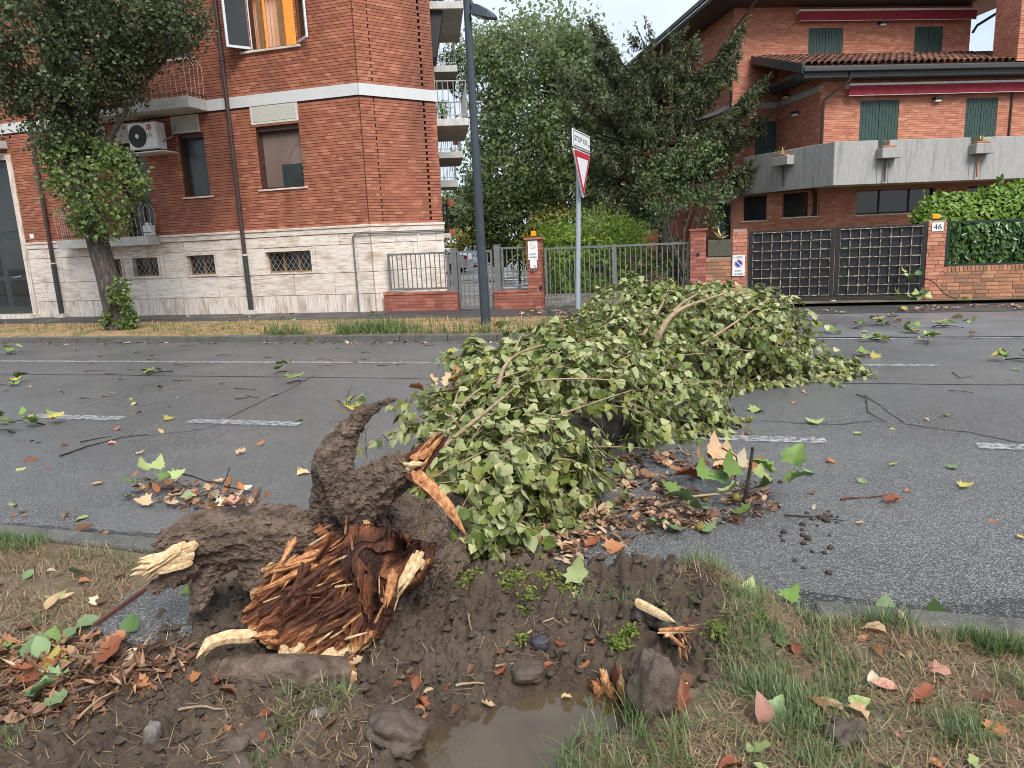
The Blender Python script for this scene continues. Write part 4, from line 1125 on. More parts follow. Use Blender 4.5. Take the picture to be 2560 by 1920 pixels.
mb = MB(); mb.box(LW, -1.08, 11.5, 6.80, 6.97, 0.70, 0.86); bevel(mb.build('gutter', M['gutter'], house), 0.03, 3)
mb = MB(); mb.box(LW, -1.0, 11.5, 6.64, 6.80, 0.2, 0.70); mb.box(LW, -1.0, 0.0, 6.80, 6.9, -3.0, 0.7); mb.build('eave', M['gutter'], house)
mb = MB(); mb.hexa([*LW.pt([-1.12, -1.05, -1.05, -1.12], [0.8, 0.8, -3.0, -3.0], [6.76, 6.76, 7.92, 7.92]), *LW.pt([-1.12, -1.05, -1.05, -1.12], [0.8, 0.8, -3.0, -3.0], [7.06, 7.06, 8.2, 8.2])]); mb.build('fascia', M['gutter'], house)
mb = MB(); mb.box(HF, Mx + 0.2, 10.6, 7.95, 8.12, 0.0, 0.12); mb.build('flashing', M['terracotta'], house)
tiled(house, HF, -1.2, 10.9, 1.3, 10.22, -6, 12.3, 120)
mb = MB(); mb.box(HF, -1.3, 11.0, 10.02, 10.20, 1.25, 1.42); mb.box(HF, -1.32, -1.2, 10.02, 10.2, -15, 1.42); bevel(mb.build('gutter', M['gutter'], house), 0.03, 3)
mb = MB(); mb.box(HF, -1.2, 10.9, 9.9, 10.02, -15.2, 1.25); mb.build('eave', M['gutter'], house)
mb = MB(); mb.tube(HF.pt([10.6, 10.6, 9.75, 9.62], [1.3, 1.25, 0.15, 0.1], [10.0, 9.8, 9.15, 8.9]), 0.05, 8); mb.build('downpipe', M['gutter'], house, smooth=True)
mb = MB(); mb.tube(HF.pt([0.3, 0.3, -0.12, -0.12], [1.3, 1.25, 0.1, 0.1], [10.0, 9.8, 9.0, 0.1]), 0.05, 8); mb.build('downpipe', M['brown_metal'], house, smooth=True)
mb = MB(); mb.tube(np.vstack([LW.pt([0.62, 0.62, 0.05, 0.05], [0.75, 0.7, 0.1, 0.1], [6.8, 6.55, 6.0, 3.2])]), 0.05, 8); mb.build('downpipe', M['brown_metal'], house, smooth=True)
pipe(LW, 7.14, 3.2, 6.4, 0.035, 0.05, M['brown_metal'], house, sub=False)
for fr, x, y in ((LW, 1130, 488), (HF, 865, 120), (LS, 455, 555), (LS, 408, 470)):
    s_, z_ = fr.hit(*C4(x, y)); mb = MB(); mb.box(fr, s_ - 0.14, s_ + 0.14, z_, z_ + 0.07, 0, 0.2); o = mb.build('wall_lamp', M['black'], house)
    mb = MB(); mb.box(fr, s_ - 0.11, s_ + 0.11, z_ - 0.08, z_ - 0.002, 0.03, 0.17); bevel(mb.build('globe', M['white_plastic'], o), 0.02)
# chimney block beyond the roof
ch = Frame(P(2542, 150, 25.6) * np.array([1, 1, 0]), hu, -hd)
cdp = min(np.arange(.3, 6, .05), key=lambda q: abs(project(ch.o + hd * q + ZZ * 9)[0] - 2491))
cs = Frame(ch.o + hd * cdp, -hd, -hu)
mb = MB(); mb.box(ch, 0.01, 3, 7.2, 11.5, -cdp + 0.01, -0.01); o = mb.build('chimney', M['mortar_warm'], house)
lay(house, 'right', [(ch, bricks(0, 3, 7.0, 11.5, [], seed=11)), (cs, bricks(0, cdp, 7.0, 11.5, [], seed=12))], 0.008, 0)

# concrete terrace parapet with notches, flower boxes and spouts
Q = np.array([10.67, 23.82, 0.0])
TF = Frame(Q, hu, -hd)
Ee = P(1857, 500, 27.6); Ee[2] = 0
_tu = (Q - Ee) / np.linalg.norm(Q - Ee); TL = float(np.linalg.norm(Q - Ee))
TS = Frame(Ee, _tu, np.array([_tu[1], -_tu[0], 0]))
if TS.n[0] > 0: TS.n = -TS.n
par = MB()
zb_, zt_ = 3.11, 4.47
cuts = [(0.0, 1.49, zt_), (1.49, 1.88, 4.05), (1.88, 4.74, zt_), (4.74, 5.16, 4.05), (5.16, 9.0, zt_)]
for a, b, z in cuts:
    par = MB(); par.box(TF, a + 0.004, b - 0.004, zb_, z, -0.16, 0.0); bevel(par.build('parapet', M['concrete'], house), 0.01, 1)
par = MB(); par.box(TS, 0, TL * 0.55 - 0.004, zb_, zt_, -0.16, 0.0); bevel(par.build('parapet', M['concrete'], house), 0.01, 1)
par = MB(); par.box(TS, TL * 0.55 + 0.004, TL - 0.004, zb_, zt_, -0.16, 0.0); bevel(par.build('parapet', M['concrete'], house), 0.01, 1)
mb = MB(); fl = [TF.pt(0.02, -0.1, 3.15), TF.pt(9, -0.1, 3.15), TF.pt(9, -4.6, 3.15), HF.pt(0.05, 0.0, 3.15), TS.pt(0.02, -0.1, 3.15)]
mb.poly(np.array(fl), 0.16, ZZ); mb.build('terrace_slab', M['slab_grey'], house)
for k, (fr, x0, x1, z0, z1, lab, ns) in enumerate(((TF, 1.42, 2.1, 3.88, 4.2, 'terracotta edged flower box in the notch nearer the terrace corner', 7), (TF, 4.68, 5.36, 3.92, 4.24, 'flower box with tall striped leaves in the farther terrace notch', 12), (TS, TL * 0.42, TL * 0.6, 3.95, 4.25, 'flower box on the receding flank of the terrace', 8))):
    o = thing('flower_box', fr.pt((x0 + x1) / 2, 0.15, z0), lab, 'planter')
    mb = MB(); mb.box(fr, x0, x1, z0, z1, 0.01, 0.34); bevel(mb.build('trough', M['concrete'], o), 0.015)
    mb = MB(); mb.box(fr, x0 + 0.05, x1 - 0.16, z1 + 0.003, z1 + 0.07, 0.04, 0.30); bevel(mb.build('pot', M['terracotta'], o), 0.02)
    sword_plant('striped_plant', fr.pt((x0 + x1) / 2 - 0.05, 0.17, z1 + 0.06), ns, 0.26 if k == 0 else 0.42, 0.05, ('short', 'tall', 'upright')[k] + ' striped sword leaves growing in the ' + ('corner', 'farther', 'flank')[k] + ' terrace flower box', 10 + k)
    mb = MB(); mb.tube(fr.pt([(x0 + x1) / 2 - 0.05] * 3, [0.1, 0.08, 0.1], [z0, z0 - 0.4, z0 - 0.72]), 0.03, 6); mb.build('spout', M['terracotta' if k == 1 else 'brown_metal'], o, smooth=True)
# ground floor under the terrace: recessed brick walls with dark windows and a concrete pillar
RF = Frame(LW.o + hd * 0.2, hu, -hd)
g_h = [(1.62, 4.62, 2.18, 3.12), (5.9, 7.4, 2.2, 3.0)]
mb = MB(); sheet_wall(mb, RF, -0.2, 12, 0.05, 3.12, g_h, reveal=0.2); mb.box(RF, -0.2, 12, 0.05, 3.1, -2, -0.21); mb.build('wall', M['mortar_warm'], house)
lay(house, 'right', [(RF, bricks(-0.2, 8, 0.8, 3.1, g_h, seed=21))], 0.012, 0)
window(house, RF, 1.62, 4.62, 2.18, 3.12, 0.1, M['black'], M['glass'], (2.55, 3.7), 0.06, (0.05, 0.05, 0.04))
window(house, RF, 5.9, 7.4, 2.2, 3.0, 0.1, M['black'], M['glass'], (), 0.06, (0.05, 0.05, 0.04))
GL = Frame(np.array([*P(1857, 540, 27.7)[:2], 0.0]), (RF.pt(-0.2, 0, 0) - np.array([*P(1857, 540, 27.7)[:2], 0.0])) / np.linalg.norm(RF.pt(-0.2, 0, 0) - np.array([*P(1857, 540, 27.7)[:2], 0.0])), np.array([0, 0, 0]))
GL.n = np.array([GL.u[1], -GL.u[0], 0])
gl = float(np.linalg.norm(RF.pt(-0.2, 0, 0) - GL.o))
gh = []
for x0, y0, x1, y1 in ((190, 978, 304, 1072), (384, 955, 550, 1052)):
    a, z1 = GL.hit(*C4(x0, y0)); b, z0 = GL.hit(*C4(x1, y1)); gh.append((a, b, z0, 3.05))
mb = MB(); sheet_wall(mb, GL, -0.5, gl, 0.05, 3.12, gh, reveal=0.2); mb.build('wall', M['mortar_warm'], house)
lay(house, 'right', [(GL, bricks(0, gl, 0.8, 3.1, gh, seed=22))], 0.012, 0)
for h in gh: window(house, GL, *h, 0.1, M['black'], M['glass'], (), 0.05, (0.04, 0.05, 0.04))
a, z1 = HF.hit(*C4(122, 950)); b, z0 = HF.hit(*C4(187, 1080))
mb = MB(); mb.box(HF, a, b, z0, z1 + 0.1, 0.02, 0.35); bevel(mb.build('pillar', M['white_band'], house), 0.01)
mb = MB(); a, z1 = HF.hit(*C4(62, 990)); b, z0 = HF.hit(*C4(112, 1130)); mb.box(HF, a, b, 0.1, z1, 0.02, 0.1); mb.build('shutter', M['shutter_green'], house)
mb = MB(); a, z1 = HF.hit(*C4(-90, 985)); b, _ = HF.hit(*C4(118, 985)); mb.box(HF, a, b, z1 - 0.1, z1 + 0.14, 0.02, 0.4); mb.build('lintel', M['white_band'], house)
# farther wing seen through the branches
wf = Frame(np.array([*P(1600, 500, 33)[:2], 0.0]), hu, -hd)
a, b = wf.hit(1598, 500)[0], wf.hit(1760, 500)[0]
wh = [(wf.hit(1612, 545)[0], wf.hit(1648, 545)[0], wf.hit(1630, 575)[1], wf.hit(1630, 540)[1])]
mb = MB(); sheet_wall(mb, wf, a, b, 0, wf.hit(1600, 330)[1], wh); mb.box(wf, a + 0.01, b - 0.01, 0, wf.hit(1600, 330)[1] - 0.02, -4, -0.25); mb.build('wall', M['mortar_warm'], house)
lay(house, 'right', [(wf, bricks(a, b, 1, wf.hit(1600, 330)[1], wh, seed=31))], 0.012, 0)
window(house, wf, *wh[0], 0.1, M['frame_brown'], M['glass'], (), 0.05, (0.05, 0.06, 0.05))
z_ = wf.hit(1625, 530)[1]; mb = MB(); mb.box(wf, a, b, z_, z_ + 0.3, 0.0, 0.05); mb.build('lintel', M['white_band'], house)
z_ = wf.hit(1625, 355)[1]; mb = MB(); mb.box(wf, a, b, z_, z_ + 0.25, 0.0, 0.05); mb.build('string_course', M['white_band'], house)
# chequered porch awning
po = thing('porch_awning', P(1565, 545, 32), 'chequered brown and cream porch canopy behind the spruce', 'canopy')
A, B_, D, E_ = P(1534, 556, 31), P(1594, 548, 31.5), P(1594, 516, 34), P(1553, 540, 34)
for i in range(6):
    for j in range(4):
        f = lambda u, v: (A * (1 - u) + B_ * u) * (1 - v) + (E_ * (1 - u) + D * u) * v
        c = np.array([f(i / 6, j / 4), f((i + 1) / 6, j / 4), f((i + 1) / 6, (j + 1) / 4), f(i / 6, (j + 1) / 4)])
        mb = MB(); mb.hexa([*(c - ZZ * 0.05), *c]); mb.build('panel', M['awning_white' if (i + j) % 2 else 'terracotta'], po)
mb = MB(); mb.bar(A - ZZ * 0.15, B_ - ZZ * 0.15, 0.1, 0.2); mb.build('beam', M['sign_red'], po)
# pale houses beyond the trees
for px0, px1, py, Y, c, lab in ((1500, 1600, 300, 48, (0.62, 0.54, 0.38), 'pale yellow house almost hidden behind the spruce'),):
    f = Frame(np.array([*P(px0, 500, Y)[:2], 0.0]), hu, -hd); b = f.hit(px1, 500)[0]; zt3 = f.hit(1550, py)[1]
    o = thing('pale_house', f.pt(b / 2, -3, 0), lab, 'house'); mb = MB(); mb.box(f, 0, b, 0, zt3, -6, 0); mb.build('wall', plain('yellow_plaster', c, 0.9), o)
    mb = MB(); mb.hexa([*f.pt([-.4, b + .4, b + .4, -.4], [.4, .4, -6.4, -6.4], zt3), *f.pt([1, b - 1, b - 1, 1], [-2.9, -2.9, -3.1, -3.1], zt3 + 1.6)]); mb.build('roof', M['tile'], o)
    for x in (b * 0.25, b * 0.7):
        for z in (1.2, 4.2): window(o, f, x - 0.4, x + 0.4, z, z + 1.4, -0.03, M['awning_white'], M['glass'], (), 0.06)

# ------------------------------------------------------------------ street lamp and give-way sign
lb = G(1215, 815, 0.12)
lamp = thing('street_lamp', lb, 'tall dark grey street lamp standing in the grass strip', 'street lamp')
ltop = P(1166, -10, lb[1] + 0.02); ltop = lb + (ltop - lb) * 1.06
mb = MB(); mb.tube(np.array([lb - ZZ * 0.2, lb + (ltop - lb) * 0.5, ltop + (ltop - lb) * 0.04]), [0.105, 0.085, 0.068], 10); mb.build('pole', M['pole_grey'], lamp)
hp = P(1182, 24, lb[1] + 0.02); he = P(1245, 42, lb[1] - 0.25)
t_ = (he - hp) / np.linalg.norm(he - hp); sd = np.cross(t_, ZZ); sd /= np.linalg.norm(sd); un = np.cross(sd, t_)
mb = MB(); mb.tube(np.array([lb + (ltop - lb) * 0.955, hp + t_ * 0.02]), 0.045, 10); mb.build('arm', M['pole_grey'], lamp)
prof = [(0.0, 0.06, 0.06, -0.09), (0.06, 0.15, 0.10, -0.09), (0.2, 0.18, 0.10, -0.09), (0.42, 0.15, 0.05, -0.07), (0.56, 0.06, -0.01, -0.045)]
V, f = [], []
for x, w, zu, zl in prof:
    p = hp + t_ * x
    V += [p - sd * w + un * zl, p - sd * w * 0.8 + un * zu, p + sd * w * 0.8 + un * zu, p + sd * w + un * zl]
for i in range(4):
    for j in range(4): f.append([4 * i + j, 4 * i + (j + 1) % 4, 4 * i + 4 + (j + 1) % 4, 4 * i + 4 + j])
mb = MB(); mb.add(V, f + [[3, 2, 1, 0], [16, 17, 18, 19]]); hd_ = bevel(mb.build('lamp_head', M['pole_grey'], lamp), 0.01)
mb = MB(); c = hp + t_ * 0.2 - un * 0.097; mb.hexa([c + t_ * a * 0.13 + sd * b * 0.10 + un * z for z in (-0.008, 0.012) for a, b in ((-1, -1), (1, -1), (1, 1), (-1, 1))]); mb.build('lens', M['sign_grey'], hd_)

sb = G(1443, 836, 0.12)
sign = thing('road_sign', sb, 'give way triangle with a STOP 150 m panel on a grey pole', 'road sign')
mb = MB(); st = P(1447, 335, sb[1]); mb.tube(np.array([sb - ZZ * 0.3, st]), 0.044, 12); mb.build('pole', M['galv'], sign)
sa = R(20.0)
SU = np.array([math.sin(sa), math.cos(sa), 0.0])             # the plates face up the road to the left
SN = np.array([SU[1], -SU[0], 0.0])
SF = Frame(np.array([st[0], st[1], 0]) + SN * 0.055 - SU * 0.0, SU, SN)
CX = lambda x, y: (1300 + x / 3.19, 300 + y / 3.19)
def tri_plate(pts, d0, d1, mt, nm, parent):
    mb = MB(); mb.poly([SF.pt(s, d0, z) for s, z in pts], d1 - d0, SN); return mb.build(nm, mt, parent)
sl, zl = SF.hit(*CX(416, 228)); sr, zr = SF.hit(*CX(552, 275)); sm, zm = SF.hit(*CX(482, 630))
zt_s = (zl + zr) / 2; cx_ = (sl + sr) / 2; hw = (sr - sl) / 2
def rounded(hw, top, bot, r=0.05):
    c = [(-hw, top), (hw, top), (0, bot)]; out = []
    for i in range(3):
        p, q, o_ = np.array(c[i], float), np.array(c[(i + 1) % 3], float), np.array(c[i - 1], float)
        a = p + (o_ - p) / np.linalg.norm(o_ - p) * r; b = p + (q - p) / np.linalg.norm(q - p) * r
        out += [tuple(a), tuple((a + b) / 2 * 0.45 + p * 0.55 * 0 + (a + b) / 2 * 0.0 + ((a + b) / 2 * 0.55 + (p - (a + b) / 2) * 0.45 + 0 * p)) if False else tuple(((a + b) / 2) * 0.6 + p * 0.4), tuple(b)]
    return [(cx_ + x, z) for x, z in out]
H_ = zt_s - zm
tri = tri_plate(rounded(hw, zt_s, zm), 0.0, 0.02, M['sign_white'], 'triangle', sign)
tri_plate(rounded(hw * 0.955, zt_s - H_ * 0.018, zm + H_ * 0.04), 0.0205, 0.023, M['sign_red'], 'border', tri)
tri_plate(rounded(hw * 0.66, zt_s - H_ * 0.15, zm + H_ * 0.235, 0.03), 0.0235, 0.026, M['sign_white'], 'field', tri)
a, z1 = SF.hit(*CX(411, 68)); _, z0 = SF.hit(*CX(412, 213)); b, _ = SF.hit(*CX(550, 128)); z1 = (z1 + SF.hit(*CX(550, 128))[1]) / 2; z0 = (z0 + SF.hit(*CX(550, 262))[1]) / 2
mb = MB(); mb.box(SF, a, b, z0, z1, 0, 0.02); pn = bevel(mb.build('panel', M['sign_white'], sign), 0.01)
mb = MB(); e_ = 0.012
for q in ((a + .02, b - .02, z0 + .02, z0 + .02 + e_), (a + .02, b - .02, z1 - .02 - e_, z1 - .02), (a + .02, a + .02 + e_, z0 + .03, z1 - .03), (b - .02 - e_, b - .02, z0 + .03, z1 - .03)): mb.box(SF, *q, 0.0205, 0.0225)
mb.build('border', M['black'], pn)
text('STOP 150', pn, SF.pt(a + (b - a) * 0.44, 0.021, (z0 + z1) / 2), SU, ZZ, (z1 - z0) * 0.40, M['black'], fit=(b - a) * 0.72)
text('m', pn, SF.pt(a + (b - a) * 0.91, 0.021, (z0 + z1) / 2 - 0.03), SU, ZZ, (z1 - z0) * 0.3, M['black'], fit=(b - a) * 0.09)

# ------------------------------------------------------------------ cars in the back yard
M['car_white'] = plain('car_white', (0.72, 0.72, 0.72), 0.2, spec=0.6, vary=0.03, coat=0.6)
M['car_blue'] = plain('car_blue', (0.28, 0.33, 0.40), 0.2, spec=0.6, vary=0.05, coat=0.6)
M['car_dark'] = plain('car_dark', (0.03, 0.033, 0.038), 0.2, spec=0.6, vary=0.05, coat=0.6)
M['tail_red'] = plain('tail_red', (0.5, 0.01, 0.015), 0.2)
M['tyre'] = plain('tyre', (0.014, 0.014, 0.015), 0.85)
def car(at, ang, mt, label, ln=4.3, w=1.76, hgt=1.46):
    o = thing('parked_car', at, label, 'car')
    f = Frame(at, (math.cos(ang), math.sin(ang), 0), (math.sin(ang), -math.cos(ang), 0))
    low = [(-.5, .30), (-.49, .52), (-.47, .66), (-.30, .70), (-.16, .70), (.22, .70), (.42, .72), (.485, .68), (.5, .5), (.495, .28)]
    cab = [(-.20, .68), (-.085, .97), (.02, 1.0), (.20, .98), (.36, .72)]
    def loft(prof, ws, nm, m, closed_z):
        V, fc = [], []
        n = len(prof)
        for side in (-1, -0.55, 0.55, 1):
            for (x, z), wd in zip(prof, ws):
                V.append(f.pt(x * ln, side * wd * w / 2, (z if abs(side) < 1 else z * 0.985) * hgt))
            for x, z in ((prof[-1][0], closed_z), (prof[0][0], closed_z)): V.append(f.pt(x * ln, side * ws[0] * w / 2, z * hgt))
        k = n + 2
        for s in range(3):
            for i in range(k): fc.append([s * k + i, s * k + (i + 1) % k, (s + 1) * k + (i + 1) % k, (s + 1) * k + i])
        mb = MB(); mb.add(V, fc)
        for s in (0, 3):
            c = np.mean([V[s * k + i] for i in range(k)], axis=0)
            idx = [[k, i, (i + 1) % k] for i in range(k)]
            mb.add([V[s * k + i] for i in range(k)] + [c], idx)
        return bevel(mb.build(nm, m, o), 0.03, 2)
    loft(low, [0.86, 0.92, 0.96, 1, 1, 1, 1, 0.96, 0.92, 0.86], 'body', mt, 0.17)
    cb = loft(cab, [0.93, 0.80, 0.78, 0.80, 0.92], 'cabin', mt, 0.66)
    for sd in (-1, 1):
        for q in ([(-.155, .72), (-.07, .93), (.05, .95), (.05, .72)], [(.065, .72), (.065, .95), (.19, .93), (.29, .73)]):
            mb = MB(); mb.poly([f.pt(x * ln, sd * w * (0.468 - 0.075 * (z - .70) / .3), z * hgt) for x, z in q], 0.012, f.n * sd); mb.build('side_window', M['glass'], cb)
    for q in ([(-.185, .72), (-.098, .94)], [(.34, .74), (.215, .95)]):
        (x0, z0), (x1, z1) = q; sg = 1 if x0 > 0 else -1
        mb = MB(); mb.poly([f.pt(x0 * ln + sg * .02, -w * .40, z0 * hgt), f.pt(x0 * ln + sg * .02, w * .40, z0 * hgt), f.pt(x1 * ln + sg * .02, w * .33, z1 * hgt), f.pt(x1 * ln + sg * .02, -w * .33, z1 * hgt)], 0.012, f.u * sg); mb.build('windscreen', M['glass'], cb)
    for x in (-.30, .31):
        for sd in (-1, 1):
            c = f.pt(x * ln, sd * w * 0.42, 0.31); mb = MB(); mb.disc(c, f.n * sd, 0.31, 0.15, 24); wh_ = bevel(mb.build('wheel', M['tyre'], o), 0.03)
            mb = MB(); mb.disc(c + f.n * sd * 0.152, f.n * sd, 0.2, 0.008, 16); mb.build('rim', M['galv'], wh_)
    for sd in (-1, 1):
        mb = MB(); mb.box(f, .455 * ln, .497 * ln, .54 * hgt, .66 * hgt, sd * w * .47 - .05, sd * w * .47 + .03); bevel(mb.build('tail_light', M['tail_red'], o), 0.02)
        mb = MB(); mb.box(f, -.497 * ln, -.46 * ln, .46 * hgt, .56 * hgt, sd * w * .40 - .12, sd * w * .40 + .12); bevel(mb.build('headlight', M['sign_white'], o), 0.02)
        mb = MB(); mb.box(f, -.13 * ln, -.10 * ln, .70 * hgt, .77 * hgt, sd * (w * .5 + .08) - .06, sd * (w * .5 + .08) + .06); bevel(mb.build('mirror', mt, o), 0.02)
    mb = MB(); mb.box(f, .49 * ln, .502 * ln, .42 * hgt, .50 * hgt, -.26, .26); mb.build('number_plate', M['sign_white'], o)
    return o
def ground_at(px, py, z=0.1): return G(px, py, z)
pc = ground_at(1170, 679); car(pc - np.array([1.9, -0.6, 0]), R(-12), M['car_white'], 'white car with red tail light parked beyond the footgate')
pc = ground_at(1215, 664); car(pc + np.array([-0.6, 0, 0]), R(75), M['car_blue'], 'pale grey blue car parked behind the white car')
pc = ground_at(1150, 656); car(pc + np.array([-2.0, 5, 0]), R(-20), M['car_dark'], 'dark car in the back row of the yard, mostly hidden')

# ------------------------------------------------------------------ leaves
def leaf_mat(name, top, under=None, rough=0.45, transl=0.18, w_tone=0.8, rand=False, spec=0.35, scale=30):
    return mat(name, top, scale=scale, w_tone=w_tone, rand=rand, rough=rough, back=under, transl=transl, spec=spec)
T_POP = [(0.0, (0.06, 0.095, 0.022)), (0.45, (0.14, 0.18, 0.038)), (0.78, (0.25, 0.26, 0.065)), (0.94, (0.30, 0.28, 0.07)), (1.0, (0.42, 0.28, 0.12))]
U_POP = [(0.0, (0.18, 0.215, 0.085)), (0.5, (0.32, 0.345, 0.155)), (0.82, (0.43, 0.43, 0.21)), (0.96, (0.38, 0.36, 0.16)), (1.0, (0.45, 0.32, 0.18))]
M['poplar'] = leaf_mat('poplar_leaf', T_POP, U_POP)
M['poplar1'] = leaf_mat('single_poplar_leaf', T_POP, U_POP, rand=True)
T_VER = [(0.0, (0.034, 0.050, 0.018)), (0.5, (0.080, 0.105, 0.040)), (1.0, (0.18, 0.205, 0.10))]
M['verge_crown'] = leaf_mat('street_poplar_leaf', transl=.35, top=T_VER, under= [(0.0, (0.08, 0.10, 0.05)), (1.0, (0.25, 0.27, 0.17))])
M['sprout'] = leaf_mat('sprout_leaf', [(0.0, (0.04, 0.075, 0.014)), (0.5, (0.095, 0.15, 0.03)), (1.0, (0.21, 0.26, 0.07))], [(0.0, (0.10, 0.15, 0.05)), (1.0, (0.25, 0.30, 0.14))], transl=0.25)
M['maple_crown'] = leaf_mat('silver_maple_leaf', [(0.0, (0.07, 0.11, 0.035)), (0.5, (0.16, 0.215, 0.075)), (1.0, (0.31, 0.36, 0.15))], [(0.0, (0.18, 0.23, 0.12)), (1.0, (0.46, 0.50, 0.33))], transl=0.42)
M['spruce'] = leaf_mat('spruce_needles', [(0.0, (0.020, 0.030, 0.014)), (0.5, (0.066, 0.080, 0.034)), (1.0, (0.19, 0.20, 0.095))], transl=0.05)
M['bush_olive'] = leaf_mat('olive_green_leaf', [(0.0, (0.018, 0.034, 0.007)), (0.5, (0.050, 0.078, 0.014)), (1.0, (0.13, 0.15, 0.035))])
M['bush_yellow'] = leaf_mat('yellowing_leaf', [(0.0, (0.07, 0.075, 0.012)), (0.5, (0.15, 0.14, 0.025)), (1.0, (0.27, 0.22, 0.05))])
M['bush_bright'] = leaf_mat('bright_green_leaf', [(0.0, (0.05, 0.10, 0.012)), (0.5, (0.15, 0.235, 0.03)), (1.0, (0.32, 0.40, 0.07))], transl=0.25)
M['laurel'] = leaf_mat('laurel_leaf', [(0.0, (0.022, 0.060, 0.014)), (0.5, (0.052, 0.12, 0.022)), (1.0, (0.13, 0.22, 0.035))], rough=0.3, spec=0.5)
M['laurel1'] = leaf_mat('single_laurel_leaf', [(0.0, (0.022, 0.060, 0.014)), (0.5, (0.052, 0.12, 0.022)), (1.0, (0.13, 0.22, 0.035))], rough=0.3, spec=0.5, rand=True)
M['laurel_top'] = leaf_mat('young_laurel_leaf', [(0.0, (0.06, 0.13, 0.016)), (0.5, (0.15, 0.25, 0.035)), (1.0, (0.30, 0.39, 0.08))], rough=0.35, transl=0.25)
M['distant'] = leaf_mat('distant_leaf', [(0.0, (0.05, 0.075, 0.03)), (0.5, (0.10, 0.13, 0.055)), (1.0, (0.19, 0.21, 0.10))])
M['bark'] = mat('bark', [(0.3, (0.020, 0.016, 0.012)), (0.5, (0.065, 0.052, 0.042)), (0.7, (0.15, 0.125, 0.105))], scale=9, stretch=(2.2, 2.2, 0.5), detail=9, rough=0.9, bump=1.0, bscale=14, bdist=0.03)
M['dark_bark'] = mat('dark_bark', [(0.3, (0.012, 0.009, 0.007)), (0.7, (0.05, 0.04, 0.032))], scale=10, rough=0.9, bump=0.6, bscale=20)
M['tan_branch'] = mat('tan_branch', [(0.3, (0.17, 0.12, 0.065)), (0.6, (0.34, 0.25, 0.15))], scale=14, rough=0.7, bump=0.3, bscale=60)

def rand_dirs(n):
    v = rng.normal(size=(n, 3)); return v / np.linalg.norm(v, axis=1)[:, None]
def unit(a): return a / (np.linalg.norm(a, axis=-1, keepdims=True) + 1e-9)
LEAF_POP = (np.array([[0, 0, 0], [0.06, 0.40, 0.05], [0.42, 0.40, 0.06], [1, 0, -0.06], [0.42, -0.40, 0.06], [0.06, -0.40, 0.05]]), np.array([[0, 3, 2, 1], [0, 5, 4, 3]]))
LEAF_OVAL = (np.array([[0, 0, 0], [0.3, 0.24, 0.05], [0.7, 0.2, 0.03], [1, 0, -0.05], [0.7, -0.2, 0.03], [0.3, -0.24, 0.05]]), np.array([[0, 3, 2, 1], [0, 5, 4, 3]]))
LEAF_QUAD = (np.array([[0, 0, 0], [0.5, 0.36, 0.04], [1, 0, 0], [0.5, -0.36, 0.04]]), np.array([[0, 3, 2, 1]]))
LEAF_NEEDLE = (np.array([[0, 0, 0], [0.4, 0.13, 0.02], [1, 0, -0.05], [0.4, -0.13, 0.02]]), np.array([[0, 3, 2, 1]]))
LEAF_BLADE = (np.array([[0, 0, 0], [0.4, 0.09, 0.02], [1, 0, -0.05], [0.4, -0.09, 0.02]]), np.array([[0, 3, 2, 1]]))
def leaves(mb, Pn, N, Tn, size, shape, tone):
    """leaf bases Pn, face normals N, directions from base to tip Tn (made square to N)"""
    V0, F0 = shape
    Tn = unit(Tn - N * np.sum(Tn * N, 1)[:, None]); B = np.cross(N, Tn)
    size = np.broadcast_to(np.asarray(size, float), (len(Pn),))
    V = Pn[:, None] + size[:, None, None] * (V0[None, :, 0, None] * Tn[:, None] + V0[None, :, 1, None] * B[:, None] + V0[None, :, 2, None] * N[:, None])
    k = len(V0)
    f = (F0[None] + (np.arange(len(Pn)) * k)[:, None, None]).reshape(-1, F0.shape[1])
    mb.add(V.reshape(-1, 3), f, np.repeat(np.clip(tone, 0, 1), len(F0)))
def blob(px, py, Y, rx, rz, ry):
    k = ppm(px, py, Y); return (P(px, py, Y), np.array([rx / k, ry, rz / k]))
def crown_points(blobs, dens, inner=0.3, clump=0.0, rough=0.12, gap=0.0):
    """points over and inside a set of ellipsoids, broken up into clumps; returns points, outward directions"""
    pts, nor = [], []
    for i, (c, r) in enumerate(blobs):
        area = 4 * math.pi * ((r[0] * r[1]) ** 1.6 / 3 + (r[0] * r[2]) ** 1.6 / 3 + (r[1] * r[2]) ** 1.6 / 3) ** (1 / 1.6)
        n = int(area * dens); d = rand_dirs(n)
        rad = np.where(rng.random(n) < inner, rng.random(n) ** 0.5, 1 + rough * rng.normal(size=n))
        p = c + d * r * rad[:, None]
        keep = np.ones(n, bool)
        for j, (c2, r2) in enumerate(blobs):
            if j != i: keep &= np.sum(((p - c2) / r2) ** 2, 1) > 0.55
        if clump:
            q = p / clump
            keep &= (fbm(q[:, 0], q[:, 1], q[:, 2], 2) + 0.22 - gap) > rng.random(n) * 0.5 - 0.12
        pts.append(p[keep]); nor.append(unit(d / r)[keep])
    return np.vstack(pts), np.vstack(nor)
def limb(mb, a, b, r0, r1, bend=0.15, n=7, seed=0, wob=0.05):
    a, b = np.asarray(a, float), np.asarray(b, float)
    t = np.linspace(0, 1, n)[:, None]; L_ = np.linalg.norm(b - a)
    p = a + (b - a) * t + ZZ * (bend * L_ * 4 * t * (1 - t)) * 0.5
    p += L_ * wob * np.stack([fbm(t[:, 0] * 2.2 + seed, 1.7), fbm(t[:, 0] * 2.2, 4.1 + seed), 0.5 * fbm(t[:, 0] * 2.2, 8.3 + seed)], -1) * (4 * t * (1 - t)) ** 0.5
    mb.tube(p, np.linspace(r0, r1, n), 7)
    return p
